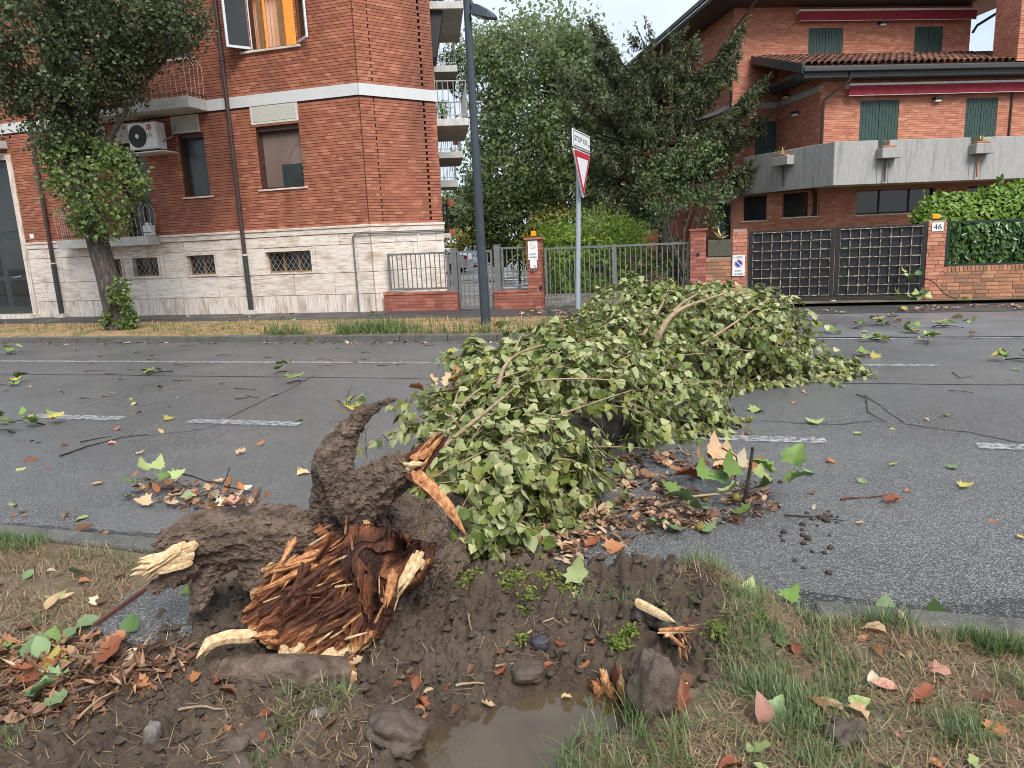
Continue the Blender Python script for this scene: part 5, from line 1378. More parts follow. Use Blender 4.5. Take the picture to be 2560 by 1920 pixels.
def tree(name, label, base, blobs, dens, leafsize, shape, leafm, trunk, limbs, group=None, clump=0.6, inner=0.3, droop=0.4, barkm='dark_bark', rough=0.12, cat='tree'):
    o = thing(name, base, label, cat, group)
    mb = MB(); path = np.asarray(trunk[0], float); mb.tube(path, trunk[1], 12); mb.build('trunk', M[barkm], o, smooth=True)
    if limbs:
        mb = MB()
        for i, (c, r) in enumerate(blobs):
            for k in range(limbs):
                j = min(len(path) - 1, max(1, int(len(path) * rng.uniform(0.35, 1.0))))
                e = c + rand_dirs(1)[0] * r * 0.8
                limb(mb, path[j], e, trunk[1][min(j, len(trunk[1]) - 1)] * 0.4, 0.012, 0.1, seed=i * 7 + k)
        mb.build('limbs', M[barkm], o, smooth=True)
    p, n = crown_points(blobs, dens, inner, clump, rough)
    m = len(p)
    N_ = unit(n * 0.6 + rand_dirs(m) * 0.9 + ZZ * 0.25)
    T_ = unit(rand_dirs(m) * 0.7 + n * 0.4 - ZZ * droop)
    tone = 0.42 + 0.36 * fbm(p[:, 0] / 0.9, p[:, 1] / 0.9, p[:, 2] / 0.9, 2) + rng.normal(size=m) * 0.16
    mb = MB(); leaves(mb, p, N_, T_, leafsize * rng.uniform(0.7, 1.25, m), shape, tone)
    c_ = mb.build('crown', leafm, o); c_['kind'] = 'stuff'
    return o

# street poplar on the left
tb = G(300, 826, 0.12)
tk = np.array([P(x, y, tb[1] + dy) for x, y, dy in ((302, 836, 0), (293, 790, 0), (268, 690, 0), (240, 590, 0), (205, 480, .05), (175, 390, .1), (160, 260, .1), (150, 120, .1), (140, -60, .2), (135, -260, .3))])
trad = [0.34, 0.27, 0.245, 0.24, 0.22, 0.2, 0.17, 0.14, 0.10, 0.05]
Yt = tb[1]
bl = [blob(130, 60, Yt, 190, 150, 1.5), blob(300, 40, Yt - .2, 130, 95, 1.2), blob(420, 60, Yt - .3, 80, 62, 0.8), blob(60, 190, Yt, 95, 110, 1.1), blob(230, 190, Yt, 105, 80, 1.0), blob(150, 300, Yt, 82, 85, 0.8), blob(185, 375, Yt, 60, 55, 0.5),
      blob(190, -160, Yt, 240, 180, 1.9), blob(455, 30, Yt - .3, 50, 42, 0.6), blob(330, 140, Yt - .2, 60, 40, 0.6)]
vt = tree('poplar_tree', 'leaning dark leaved poplar on the grass strip by the apartment building', tb, bl, 620, 0.082, LEAF_POP, M['verge_crown'], (tk, trad), 1, clump=0.42, barkm='bark', inner=0.4, rough=0.22)
def sprouts(root, blobs, dens, size, m, name, seed, stems=6, from_=None):
    p, n = crown_points(blobs, dens, 0.4, 0.25, 0.15); k = len(p)
    mb = MB(); leaves(mb, p, unit(n * 0.5 + rand_dirs(k) + ZZ * 0.3), unit(n * 0.5 + rand_dirs(k) * 0.6 - ZZ * 0.3), size * rng.uniform(0.6, 1.2, k), LEAF_POP, 0.5 + 0.25 * rng.normal(size=k))
    c_ = mb.build(name, m, root); c_['kind'] = 'stuff'
    mb = MB()
    for i, (c, r) in enumerate(blobs):
        for q in range(stems):
            a = from_[min(i, len(from_) - 1)]; limb(mb, a, c + rand_dirs(1)[0] * r * 0.9, 0.02, 0.005, 0.1, seed=seed + i * 5 + q)
    mb.build('twigs', M['tan_branch'], root, smooth=True)
sprouts(vt, [blob(240, 470, Yt - .35, 110, 88, 0.55), blob(205, 400, Yt - .3, 80, 50, 0.4), blob(310, 440, Yt - .4, 55, 65, 0.4), blob(250, 555, Yt - .3, 70, 42, 0.4), blob(160, 420, Yt - .3, 50, 55, 0.4)], 330, 0.10, M['sprout'], 'shoots', 3, 7, [tk[4], tk[5], tk[4], tk[3], tk[5]])
sprouts(vt, [blob(300, 745, Yt - .3, 24, 50, 0.22), blob(318, 800, Yt - .35, 22, 28, 0.2), blob(270, 800, Yt - .3, 14, 22, 0.15)], 600, 0.085, M['sprout'], 'shoots', 9, 5, [tk[1], tk[0], tk[0]])

# trees and bushes behind the gates
b_ = P(1385, 640, 38); b_[2] = 0
tree('maple_tree', 'tall pale green broadleaf tree rising behind the give way sign', b_, [blob(1340, 150, 38, 105, 95, 3), blob(1230, 170, 38, 70, 85, 2.2), blob(1440, 130, 38, 60, 75, 2), blob(1360, 320, 38, 150, 150, 3.5), blob(1235, 380, 38, 62, 90, 2), blob(1300, 450, 38, 130, 80, 2.6), blob(1480, 300, 38, 80, 150, 2.4), blob(1420, 460, 38, 90, 70, 2), blob(1210, 470, 37, 45, 50, 1.4)],
     175, 0.23, LEAF_OVAL, M['maple_crown'], (np.array([b_, P(1380, 500, 38), P(1372, 330, 38), P(1360, 130, 38)]), [0.35, 0.28, 0.2, 0.06]), 2, clump=0.8, inner=0.35, rough=0.24)
# spruce: limbs with hanging sprays of needles
sb_ = P(1660, 640, 27); sb_[2] = 0.05
spr = thing('spruce_tree', sb_, 'dark drooping spruce between the big tree and brick house', 'tree')
stk = np.array([sb_, P(1662, 560, 27), P(1655, 400, 27), P(1650, 250, 27), P(1655, 110, 27)])
mb = MB(); mb.tube(stk, [0.24, 0.22, 0.17, 0.11, 0.03], 10); mb.build('trunk', M['dark_bark'], spr, smooth=True)
mb = MB(); needles = MB()
ends = [(1490, 75, 210, 1.0), (1515, 95, 220, .6), (1600, 85, 190, -.6), (1690, 80, 170, .2), (1850, 75, 210, -.5), (1835, 105, 240, .5), (1740, 110, 200, -.8), (1400, 185, 260, .5), (1440, 200, 280, -.8), (1480, 250, 320, 1.2), (1425, 290, 340, .2), (1450, 340, 390, -1.2), (1905, 205, 300, .3), (1880, 255, 330, -.7), (1900, 300, 370, .8), (1815, 300, 360, -1.2), (1780, 190, 290, 1.2),
        (1455, 400, 440, .9), (1500, 440, 470, -.3), (1540, 480, 490, .6), (1560, 380, 440, -1.3), (1870, 410, 450, -.3), (1915, 395, 440, .5), (1800, 380, 440, 1.2), (1850, 340, 400, .6), (1600, 330, 390, -1.5), (1700, 330, 400, -1.7), (1570, 180, 270, -1.3), (1620, 240, 310, 1.6), (1720, 240, 310, -1.6), (1530, 520, 520, -.8), (1590, 470, 500, -1.4), (1500, 150, 250, 1.4), (1560, 250, 330, -1.6), (1640, 150, 230, -1.2), (1840, 150, 260, -1.3), (1470, 480, 510, -.9)]
npos, ndir, nlen = [], [], []
for i, (x, y, y0, dy) in enumerate(ends):
    a = P(1655, y0, 27); e = P(x, y, 27 + dy)
    p = limb(mb, a, e, 0.065, 0.012, -0.28, 12, i * 3.1, 0.04)
    L_ = np.linalg.norm(e - a)
    for k in range(int(L_ * 58)):
        u = rng.uniform(0.12, 1.0) ** 0.85; q = u * 11; j = min(int(q), 10); pos = p[j] + (p[j + 1] - p[j]) * (q - j)
        along = unit(p[j + 1] - p[j]); side = unit(np.cross(along, ZZ)) * rng.choice([-1, 1])
        tip = u > 0.72 and rng.random() < 0.6
        d = unit(along * 0.7 + side * rng.uniform(0.1, 0.8) + ZZ * rng.uniform(-.1, .45)) if tip else unit(side * rng.uniform(0.05, 0.5) + along * 0.15 - ZZ * rng.uniform(0.5, 1.1))
        ln = rng.uniform(0.18, 0.42) * (1.0 if tip else 1.25)
        npos.append(pos + side * rng.uniform(0, 0.42) + along * rng.normal() * .05 - ZZ * rng.uniform(0, .12)); ndir.append(d); nlen.append(ln * 1.25)
npos, ndir, nlen = np.array(npos), np.array(ndir), np.array(nlen)
for r_ in range(9):                                          # each spray: a spine bristling with short needles twigs
    u = (r_ + 0.5) / 9
    base_ = npos + ndir * (nlen * u)[:, None]
    for q in range(2):
        rd = rand_dirs(len(npos)); dirn = unit(ndir * 0.8 + rd * 0.9)
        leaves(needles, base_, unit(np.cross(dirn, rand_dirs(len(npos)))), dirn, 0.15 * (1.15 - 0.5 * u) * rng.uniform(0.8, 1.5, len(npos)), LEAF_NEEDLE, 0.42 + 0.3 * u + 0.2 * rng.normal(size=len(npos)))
mb.build('limbs', M['dark_bark'], spr, smooth=True)
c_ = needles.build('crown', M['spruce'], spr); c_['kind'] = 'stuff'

def bush(name, label, blobs, dens, size, shape, m, clump=0.35, stems=5, cat='bush', droop=0.3, inner=0.35, barkm='dark_bark', rough=0.15, foot=0.08):
    c = np.mean([b[0] for b in blobs], axis=0); base = np.array([c[0], c[1], foot if foot < 1 else c[2] - 0.3])
    return tree(name, label, base, blobs, dens, size, shape, m, (np.array([base, base * 0.4 + c * 0.6, c]), [0.07, 0.05, 0.02]), stems, clump=clump, droop=droop, inner=inner, barkm=barkm, cat=cat, rough=rough)
bush('olive_bush', 'big rounded olive green bush beyond the footgate', [blob(1275, 540, 31, 95, 80, 2), blob(1320, 580, 30, 90, 70, 2), blob(1245, 590, 31, 60, 60, 1.6), blob(1330, 500, 31, 70, 45, 1.5)], 150, 0.20, LEAF_OVAL, M['bush_olive'])
bush('yellow_bush', 'yellowing feathery bush behind the signed pier', [blob(1390, 575, 27, 60, 50, 1.1), blob(1365, 610, 26.5, 60, 40, 1.0)], 240, 0.16, LEAF_OVAL, M['bush_yellow'])
bush('feathery_bush', 'bright green feathery bush filling the wide barred gate', [blob(1440, 625, 23.5, 85, 60, 1.2), blob(1530, 640, 23.5, 70, 60, 1.2), blob(1480, 575, 24, 85, 40, 1.0), blob(1400, 590, 24, 50, 30, .8), blob(1560, 600, 24, 50, 40, .8), blob(1400, 650, 23.3, 60, 50, 1.0), blob(1560, 690, 23, 50, 45, .8), blob(1450, 700, 23, 90, 40, .8)], 520, 0.20, LEAF_BLADE, M['bush_bright'], 0.4, 8, droop=0.35, rough=0.38)
bush('dark_shrub', 'dark shrub in shade at the right end of the barred gate', [blob(1640, 690, 22, 50, 60, .8), blob(1690, 660, 22, 40, 60, .7), blob(1600, 720, 22, 40, 40, .7)], 260, 0.12, LEAF_OVAL, M['bush_olive'])
bush('far_tree', 'distant pale green tree at the end of the side lane', [blob(1150, 510, 85, 50, 34, 4), blob(1185, 550, 80, 45, 50, 4), blob(1120, 545, 85, 35, 34, 4)], 20, 0.6, LEAF_OVAL, M['distant'], 1.5, 3, cat='tree')
bush('flowering_bush', 'pale flowering bush above the parked cars', [blob(1150, 605, 62, 45, 26, 3), blob(1195, 600, 60, 45, 30, 3)], 30, 0.42, LEAF_OVAL, M['bush_yellow'], 1.0, 3)
bush('dark_hedge', 'dark hedge behind the parked cars', [blob(1125, 645, 60, 40, 22, 2), blob(1185, 640, 64, 40, 16, 2)], 40, 0.35, LEAF_OVAL, M['bush_olive'], 0.8, 3, cat='hedge')
# loose small tree in front of the spruce, with several pale stems
gb = P(1700, 640, 21.5); gb[2] = 0.06
st_ = thing('lilac_tree', gb, 'small loose leaved tree with several thin stems by brick pier', 'tree')
mb = MB(); ends_ = [(1640, 420), (1680, 390), (1730, 360), (1770, 420), (1790, 470), (1700, 450), (1650, 480), (1745, 520), (1620, 520), (1800, 540)]
allp = [limb(mb, gb + np.array([rng.normal() * .1, rng.normal() * .1, 0]), P(x, y, 21.5 + rng.normal() * .5), 0.045, 0.01, 0.05, 9, k * 2.3, 0.08) for k, (x, y) in enumerate(ends_)]
mb.build('trunk', M['bark'], st_, smooth=True)
p, n = crown_points([blob(1660, 430, 21.5, 60, 45, .7), blob(1740, 390, 21.5, 70, 50, .8), blob(1790, 470, 21.3, 45, 50, .6), blob(1690, 500, 21.5, 70, 40, .7), blob(1770, 540, 21.2, 45, 35, .5), blob(1640, 545, 21.5, 30, 40, .5)], 110, 0.5, 0.35, 0.2)
k = len(p); mb = MB(); leaves(mb, p, unit(rand_dirs(k) + ZZ * .4), unit(rand_dirs(k) - ZZ * .5), 0.10 * rng.uniform(.6, 1.2, k), LEAF_POP, 0.5 + .25 * rng.normal(size=k)); c_ = mb.build('crown', leaf_mat('lilac_leaf', [(0.0, (0.03, 0.06, 0.016)), (0.5, (0.075, 0.12, 0.035)), (1.0, (0.17, 0.22, 0.085))]), st_); c_['kind'] = 'stuff'
# brown leaf heap and white edging stones in the garden
bush('leaf_heap', 'heap of dead brown twigs behind the barred gate', [blob(1640, 705, 21.5, 26, 22, .5)], 900, 0.10, LEAF_BLADE, mat('dead_twigs', [(0.3, (0.10, 0.045, 0.03)), (0.7, (0.22, 0.11, 0.07))], rough=0.9), 0, 1, 'leaf heap')
for a, b, lab in (((1362, 727), (1436, 727), 'white edging board on the ground left of the sign pole'), ((1640, 722), (1680, 720), 'white edging board on the ground beside the brown twig heap')):
    mb = MB(); A, B = G(*a, 0.1), G(*b, 0.1); mb.bar(A + ZZ * .06, B + ZZ * .06, 0.12, 0.12); tag(mb.build('edging_board', M['white_band']), lab, 'edging board')
# hedge of laurel behind the green fence
hb = [blob(2450, 600, 19.3, 160, 95, .5), blob(2380, 550, 19.3, 90, 60, .5), blob(2520, 540, 19.3, 100, 70, .5), blob(2620, 590, 19.3, 110, 110, .5), blob(2350, 620, 19.25, 50, 60, .4)]
p, n = crown_points(hb, 420, 0.12, 0, 0.08); keep = p[:, 2] > 0.3; p, n = p[keep], n[keep]; k = len(p)
hc = np.array([*P(2450, 640, 19.3)[:2], 0.05])
hg = thing('laurel_hedge', hc, 'laurel hedge with bright young tops behind the green fence', 'hedge')
N_ = unit(n + rand_dirs(k) * .55 + ZZ * .2); T_ = unit(rand_dirs(k) * .8 - ZZ * .6 + n * .3); sz_ = 0.17 * rng.uniform(.75, 1.2, k)
dist = np.linalg.norm(p - EYE, axis=1); facing = np.sum(N_ * unit(EYE - p), 1)
proj_ = np.array([project(q) for q in p]); inview = (proj_[:, 0] < 2560) & (proj_[:, 0] > 2300) & (proj_[:, 1] > 440)
order = np.argsort(-(facing * inview) * sz_)[:300]
sel = np.zeros(k, bool); sel[order] = True
top = p[:, 2] > hF(1760 + 1250 / 1.951, 1078 / 1.951, VG)[1] - 0.05
mb = MB(); leaves(mb, p[~sel & ~top], N_[~sel & ~top], T_[~sel & ~top], sz_[~sel & ~top], LEAF_OVAL, 0.45 + .25 * rng.normal(size=int((~sel & ~top).sum()))); c_ = mb.build('foliage', M['laurel'], hg); c_['kind'] = 'stuff'
if (~sel & top).any():
    mb = MB(); q = ~sel & top; leaves(mb, p[q], N_[q], unit(T_[q] + ZZ * 1.2), sz_[q], LEAF_OVAL, 0.5 + .2 * rng.normal(size=int(q.sum()))); c_ = mb.build('young_foliage', M['laurel_top'], hg); c_['kind'] = 'stuff'
def leaf_objects(root, idx, p, N_, T_, sz_, shape, mats, name='leaf'):
    mes = []
    for m in mats:
        mb = MB(); mb.add(shape[0], shape[1]); me = mb.mesh(name); me.materials.append(m); mes.append(me)
    for c, i in enumerate(idx):
        nn = N_[i]; t = unit(T_[i] - nn * (T_[i] @ nn)); b = np.cross(nn, t); s = sz_[i]; me = mes[c % len(mes)] if not callable(name) else mes[0]
        put(bpy.data.objects.new('leaf', me), root, Matrix(((t[0] * s, b[0] * s, nn[0] * s, p[i][0]), (t[1] * s, b[1] * s, nn[1] * s, p[i][1]), (t[2] * s, b[2] * s, nn[2] * s, p[i][2]), (0, 0, 0, 1))))
leaf_objects(hg, [i for i in order if not top[i]], p, N_, T_, sz_, LEAF_OVAL, [M['laurel1']])
leaf_objects(hg, [i for i in order if top[i]], p, N_, unit(T_ + ZZ * 1.2), sz_, LEAF_OVAL, [M['laurel_top']])
# new shoots standing up from the hedge top
mb = MB(); sp = []
for k_ in range(90):
    x = rng.uniform(2310, 2600); y = rng.uniform(500, 540) - 45 * (x > 2440) * rng.random(); a = P(x, y + 20, 19.3 + rng.uniform(-.3, .4)); e = a + ZZ * rng.uniform(.10, .50) + rng.normal(size=3) * .05
    for u in np.linspace(0.15, 1, 7):
        for q in range(2): sp.append((a + (e - a) * u, unit(rng.normal(size=3) * .6 + ZZ * .8)))
sp_p = np.array([s[0] for s in sp]); sp_d = np.array([s[1] for s in sp]); leaves(mb, sp_p, unit(rand_dirs(len(sp_p)) + ZZ * .3), sp_d, 0.15 * rng.uniform(.7, 1.2, len(sp_p)), LEAF_OVAL, .5 + .25 * rng.normal(size=len(sp_p)))
c_ = mb.build('young_shoots', M['laurel_top'], hg); c_['kind'] = 'stuff'
# pot plants on the side balconies
g_, ln_, zt_b, w_b = BAL[2]
bush('balcony_plant', 'trailing green plants on the upper far side balcony', [(g_.pt(0.5, w_b * .9, zt_b + .5), np.array([.35, .5, .5])), (g_.pt(1.5, w_b * 1.1, zt_b + .2), np.array([.4, .6, .6])), (g_.pt(1.6, w_b * 1.1, zt_b - .4), np.array([.3, .5, .5])), (g_.pt(0.4, w_b * .4, zt_b + .3), np.array([.3, .3, .35]))], 300, 0.09, LEAF_OVAL, M['bush_olive'], 0.3, 2, 'plant', foot=2)
g_, ln_, zt_b, w_b = BAL[1]
bush('balcony_fern', 'pale green fern on the nearest side balcony', [(g_.pt(0.2, .2, zt_b + .3), np.array([.16, .16, .22]))], 700, 0.12, LEAF_BLADE, M['bush_bright'], 0, 2, 'plant', foot=2)
g_, ln_, zt_b, w_b = BAL[3]
for k, (s, c) in enumerate(((.3, 'first'), (1.1, 'second'))):
    o = thing('flower_pot', g_.pt(s, w_b - .2, zt_b + .45), 'terracotta flower trough ' + ('nearer the street' if k == 0 else 'further back') + ' on the lower far side balcony', 'flower pot')
    mb = MB(); mb.box(g_, s - .3, s + .3, zt_b + .4, zt_b + .62, w_b - .3, w_b - .08); bevel(mb.build('trough', M['terracotta'], o), .02)
    p, n = crown_points([(g_.pt(s, w_b - .2, zt_b + .75), np.array([.2, .3, .18]))], 400, .3); kk = len(p); mb = MB(); leaves(mb, p, unit(n + rand_dirs(kk)), rand_dirs(kk), .07, LEAF_OVAL, .5 + .2 * rng.normal(size=kk)); c_ = mb.build('foliage', M['bush_bright'], o); c_['kind'] = 'stuff'
gz = Frame(E0 + SIDE * 2.2, SIDE, fs.n)
for k, (s, z, r_) in enumerate(((.25, 2.95, .14), (.5, 2.05, .16))):
    mb = MB(); c = gz.pt(s, .3, z); a = np.linspace(0, 1, 5); mb.tube(np.array([c + ZZ * t * .22 for t in a]), [r_ * .65, r_ * .8, r_ * .92, r_, r_ * 1.05], 14)
    tag(mb.build('flower_pot', M['terracotta'], None, smooth=False), ('upper' if k == 0 else 'lower') + ' terracotta pot hanging on the ground floor side grille', 'flower pot')

# ------------------------------------------------------------------ the near verge: mud, puddle, soil
def sv(px, py, z=0.0):
    p = G(px, py, z); return float(p @ RU), float(p @ RV)
def poly_sv(px, z=0.09): return np.array([sv(x, y, z) for x, y in px])
def poly_dist(s, v, poly):                                   # signed distance, negative inside
    d = np.full(np.shape(s), 1e9); inside = np.zeros(np.shape(s), bool)
    n = len(poly)
    for i in range(n):
        a, b = poly[i], poly[(i + 1) % n]
        e = b - a; w0, w1 = s - a[0], v - a[1]
        t = np.clip((w0 * e[0] + w1 * e[1]) / (e @ e), 0, 1)
        d = np.minimum(d, (w0 - e[0] * t) ** 2 + (w1 - e[1] * t) ** 2)
        c = ((a[1] > v) != (b[1] > v)) & (s < (b[0] - a[0]) * (v - a[1]) / (b[1] - a[1] + 1e-12) + a[0])
        inside ^= c
    d = np.sqrt(d); return np.where(inside, -d, d)
MUD = np.array([(-3.1, 1.3), (-2.95, 1.9), (-2.72, 2.25), (-2.62, 2.7), (-2.6, 3.1), (-2.2, 3.45), (-1.4, 3.66), (-.6, 3.68), (-.05, 3.55), (.16, 3.25), (.12, 2.95), (.02, 2.7), (-.12, 2.45), (-.30, 2.2), (-.55, 1.9), (-1.0, 1.3)])
PUD = poly_sv([(1060, 1990), (1085, 1890), (1105, 1835), (1180, 1812), (1240, 1790), (1300, 1768), (1350, 1752), (1440, 1748), (1500, 1754), (1530, 1785), (1510, 1828), (1445, 1866), (1370, 1925), (1300, 2000), (1200, 2100)], 0.02)
MOUNDS = [(-.10, 3.34, .13, .26), (-.42, 3.50, .09, .22), (.08, 3.05, .09, .2), (-1.7, 2.75, .03, .5), (-2.45, 2.3, .04, .3), (-1.3, 2.05, .05, .22), (-.8, 3.0, .05, .3), (-1.0, 3.45, .05, .25), (-.5, 2.95, .07, .25)]
def verge_edge(s):
    w = sstep(-2.95, -2.5, s) * (1 - sstep(0.05, 0.45, s))
    return 3.31 + w * (0.27 + 0.07 * fbm(s * 5, 3.1))
def verge_h(s, v):
    s, v = np.asarray(s, float), np.asarray(v, float)
    m = 1 - sstep(-0.10, 0.10, poly_dist(s, v, MUD) + 0.12 * fbm(s * 5, v * 5, 1.5, 3))
    h = 0.085 + 0.03 * fbm(s * 1.1, v * 1.1, 0.5, 2) + 0.010 * fbm(s * 9, v * 9, 2.5, 3)
    c1 = np.abs(fbm(s * 5, v * 5, 4.5, 3)); c2 = np.abs(fbm(s * 13, v * 13, 7.7, 3)); c3 = np.abs(fbm(s * 31, v * 31, 3.3, 2)); c4 = fbm(s * 64, v * 64, 1.3, 2)
    h = h + m * (0.16 * c1 + 0.11 * c2 + 0.055 * c3 + 0.008 * c4 - 0.058) + (1 - m) * (0.012 * c3 + 0.003 * c4)
    for a, b, amp, r in MOUNDS:
        h = h + amp * np.exp(-((s - a) ** 2 + (v - b) ** 2) / (r * r))
    pd = poly_dist(s, v, PUD) + 0.06 * fbm(s * 9, v * 9, 5.5, 4)
    pit = 1 - sstep(-0.02, 0.14, pd)
    h = h * (1 - pit) + (-0.05 + 0.03 * c2) * pit
    e = verge_edge(s)
    h = h * (1 - sstep(e - 0.07, e + 0.07, v)) - 0.05 * sstep(e, e + 0.1, v)
    return h, m
S_, V_ = np.meshgrid(np.r_[np.arange(-7.0, -3.3, 0.03), np.arange(-3.3, 0.6, 0.0085), np.arange(0.6, 5.0, 0.02)], np.r_[np.arange(0.1, 1.6, 0.03), np.arange(1.6, 3.86, 0.0095)], indexing='ij')
hh, mm = verge_h(S_, V_)
ni, nj = S_.shape
i, j = np.meshgrid(np.arange(ni - 1), np.arange(nj - 1), indexing='ij')
mb = MB(); mb.add(RP(S_.ravel(), V_.ravel(), hh.ravel()), np.stack([i * nj + j, (i + 1) * nj + j, (i + 1) * nj + j + 1, i * nj + j + 1], -1).reshape(-1, 4))
M['verge'] = mat('verge_soil', [(0.22, (0.20, 0.145, 0.085)), (0.38, (0.115, 0.085, 0.052)), (0.48, (0.17, 0.122, 0.083)), (0.62, (0.118, 0.083, 0.057)), (0.82, (0.050, 0.033, 0.023))], scale=5, detail=10, nrough=0.7, w_tone=0.42,
                 rough=0.8, rough2=0.42, wet=3, bump=1.0, bscale=60, bdist=0.022, spec=0.4, dirt=(1.3, (1, 1, 1), (0.19, 0.145, 0.102), .52, .78))
vg = mb.build('verge_ground', M['verge'], None, smooth=True, vtone=np.clip(mm.ravel(), 0, 1)); tag(vg, kind='structure')
out = MB()
for c in (((-70, -40), (70, -40), (70, 0.12), (-70, 0.12)), ((-70, 0.12), (-6.98, 0.12), (-6.98, 3.35), (-70, 3.35)), ((4.96, 0.12), (70, 0.12), (70, 3.35), (4.96, 3.35))):
    out.add(np.array([RP(s, v, 0.08) for s, v in c]), [[0, 1, 2, 3]])
tag(out.build('verge_ground', M['verge']), kind='structure')
M['puddle'] = mat('muddy_water', [(0.4, (0.060, 0.042, 0.024)), (0.6, (0.088, 0.063, 0.037))], scale=3, rough=0.02, spec=0.6, bump=0.02, bscale=8, bdist=0.01)
pc_ = PUD.mean(0); mb = MB(); n = len(PUD); big = pc_ + (PUD - pc_) * 1.22
mb.add(np.vstack([RP(big[:, 0], big[:, 1], 0.022), RP(pc_[0], pc_[1], 0.022)[None]]), [[k, (k + 1) % n, n] for k in range(n)])
pu = mb.build('water', M['puddle']); tag(pu, kind='structure')

def on_verge(px, py, dz=0.0):                                # photo point -> point on the verge surface
    z = 0.09
    for _ in range(6):
        p = G(px, py, z); h = float(verge_h(p @ RU, p @ RV)[0]); z = 0.5 * z + 0.5 * max(h, 0.0)
    p = G(px, py, z); p[2] = max(float(verge_h(p @ RU, p @ RV)[0]), 0.0) + dz
    return p
# flat asphalt path piece with a metal edging
pl = [(225, 1570), (330, 1478), (470, 1440), (480, 1575), (330, 1610)]
mb = MB(); mb.poly(np.array([G(x, y, 0.13) for x, y in pl]), 0.06, -ZZ); o = tag(mb.build('path', M['asphalt']), kind='structure')
mb = MB(); A, B = G(236, 1563, 0.14), G(432, 1404 + 20, 0.14); mb.bar(A - ZZ * .02, B - ZZ * .02, 0.018, 0.06); mb.build('edging', plain('rust', (0.10, 0.04, 0.028), 0.85, bump=.4, bscale=40), o)

# ------------------------------------------------------------------ grass, straw, moss
def in_poly(poly, n):
    lo, hi = poly.min(0), poly.max(0); out = np.zeros((0, 2))
    while len(out) < n:
        q = lo + rng.random((n * 2, 2)) * (hi - lo); out = np.vstack([out, q[poly_dist(q[:, 0], q[:, 1], poly) < 0]])
    return out[:n]
def blades(mb, pos, ln, w, lie, tone, curl=0.35):
    """pos: (n,3) roots; lie 0 = upright .. 1 = flat on the ground"""
    n = len(pos); a = rng.random(n) * 6.2832; hd = np.stack([np.cos(a), np.sin(a), 0 * a], -1); sd = np.stack([-hd[:, 1], hd[:, 0], 0 * a], -1)
    ln = ln * rng.uniform(.5, 1.3, n); t = np.clip(lie + 0.25 * rng.normal(size=n), 0.02, 1.0) * 1.5
    rows = []
    for u, ww in ((0, 1.0), (.5, .8), (1, .12)):
        th = t * (1 + curl * u)
        c = pos + hd * (ln * u * np.sin(np.minimum(th, 1.52)))[:, None] + ZZ * (ln * u * np.cos(np.minimum(th, 1.52)) + 0.004)[:, None]
        ww = np.broadcast_to(np.asarray(w) * ww * .5, (n,))[:, None]; rows += [c - sd * ww, c + sd * ww]
    V = np.stack(rows, 1); b = np.arange(n)[:, None] * 6
    f = np.concatenate([b + np.array([[0, 1, 3, 2]]), b + np.array([[2, 3, 5, 4]])], 1).reshape(-1, 4)
    mb.add(V.reshape(-1, 3), f, np.repeat(np.clip(tone + .22 * rng.normal(size=n), 0, 1), 2))
def seat(q):
    h = verge_h(q[:, 0], q[:, 1])[0]; return RP(q[:, 0], q[:, 1], h), h
M['grass'] = leaf_mat('grass_blade', [(0.0, (0.045, 0.085, 0.022)), (0.5, (0.10, 0.16, 0.05)), (0.85, (0.19, 0.24, 0.10)), (1.0, (0.33, 0.30, 0.15))], transl=0.2)
M['grass_cool'] = leaf_mat('cool_grass_blade', [(0.0, (0.055, 0.09, 0.034)), (0.5, (0.13, 0.18, 0.07)), (1.0, (0.28, 0.32, 0.16))], transl=0.2)
M['straw'] = leaf_mat('straw', [(0.0, (0.07, 0.045, 0.025)), (0.4, (0.19, 0.125, 0.068)), (0.75, (0.36, 0.25, 0.145)), (1.0, (0.54, 0.42, 0.26))], transl=0.05)
M['straw_orange'] = leaf_mat('orange_straw', [(0.0, (0.13, 0.09, 0.04)), (0.4, (0.34, 0.20, 0.09)), (0.75, (0.52, 0.32, 0.16)), (1.0, (0.62, 0.48, 0.28))], transl=0.05)
M['moss'] = leaf_mat('moss', [(0.0, (0.07, 0.10, 0.012)), (0.5, (0.17, 0.22, 0.03)), (1.0, (0.32, 0.36, 0.07))], transl=0.2)
gr = MB(); gc = MB()
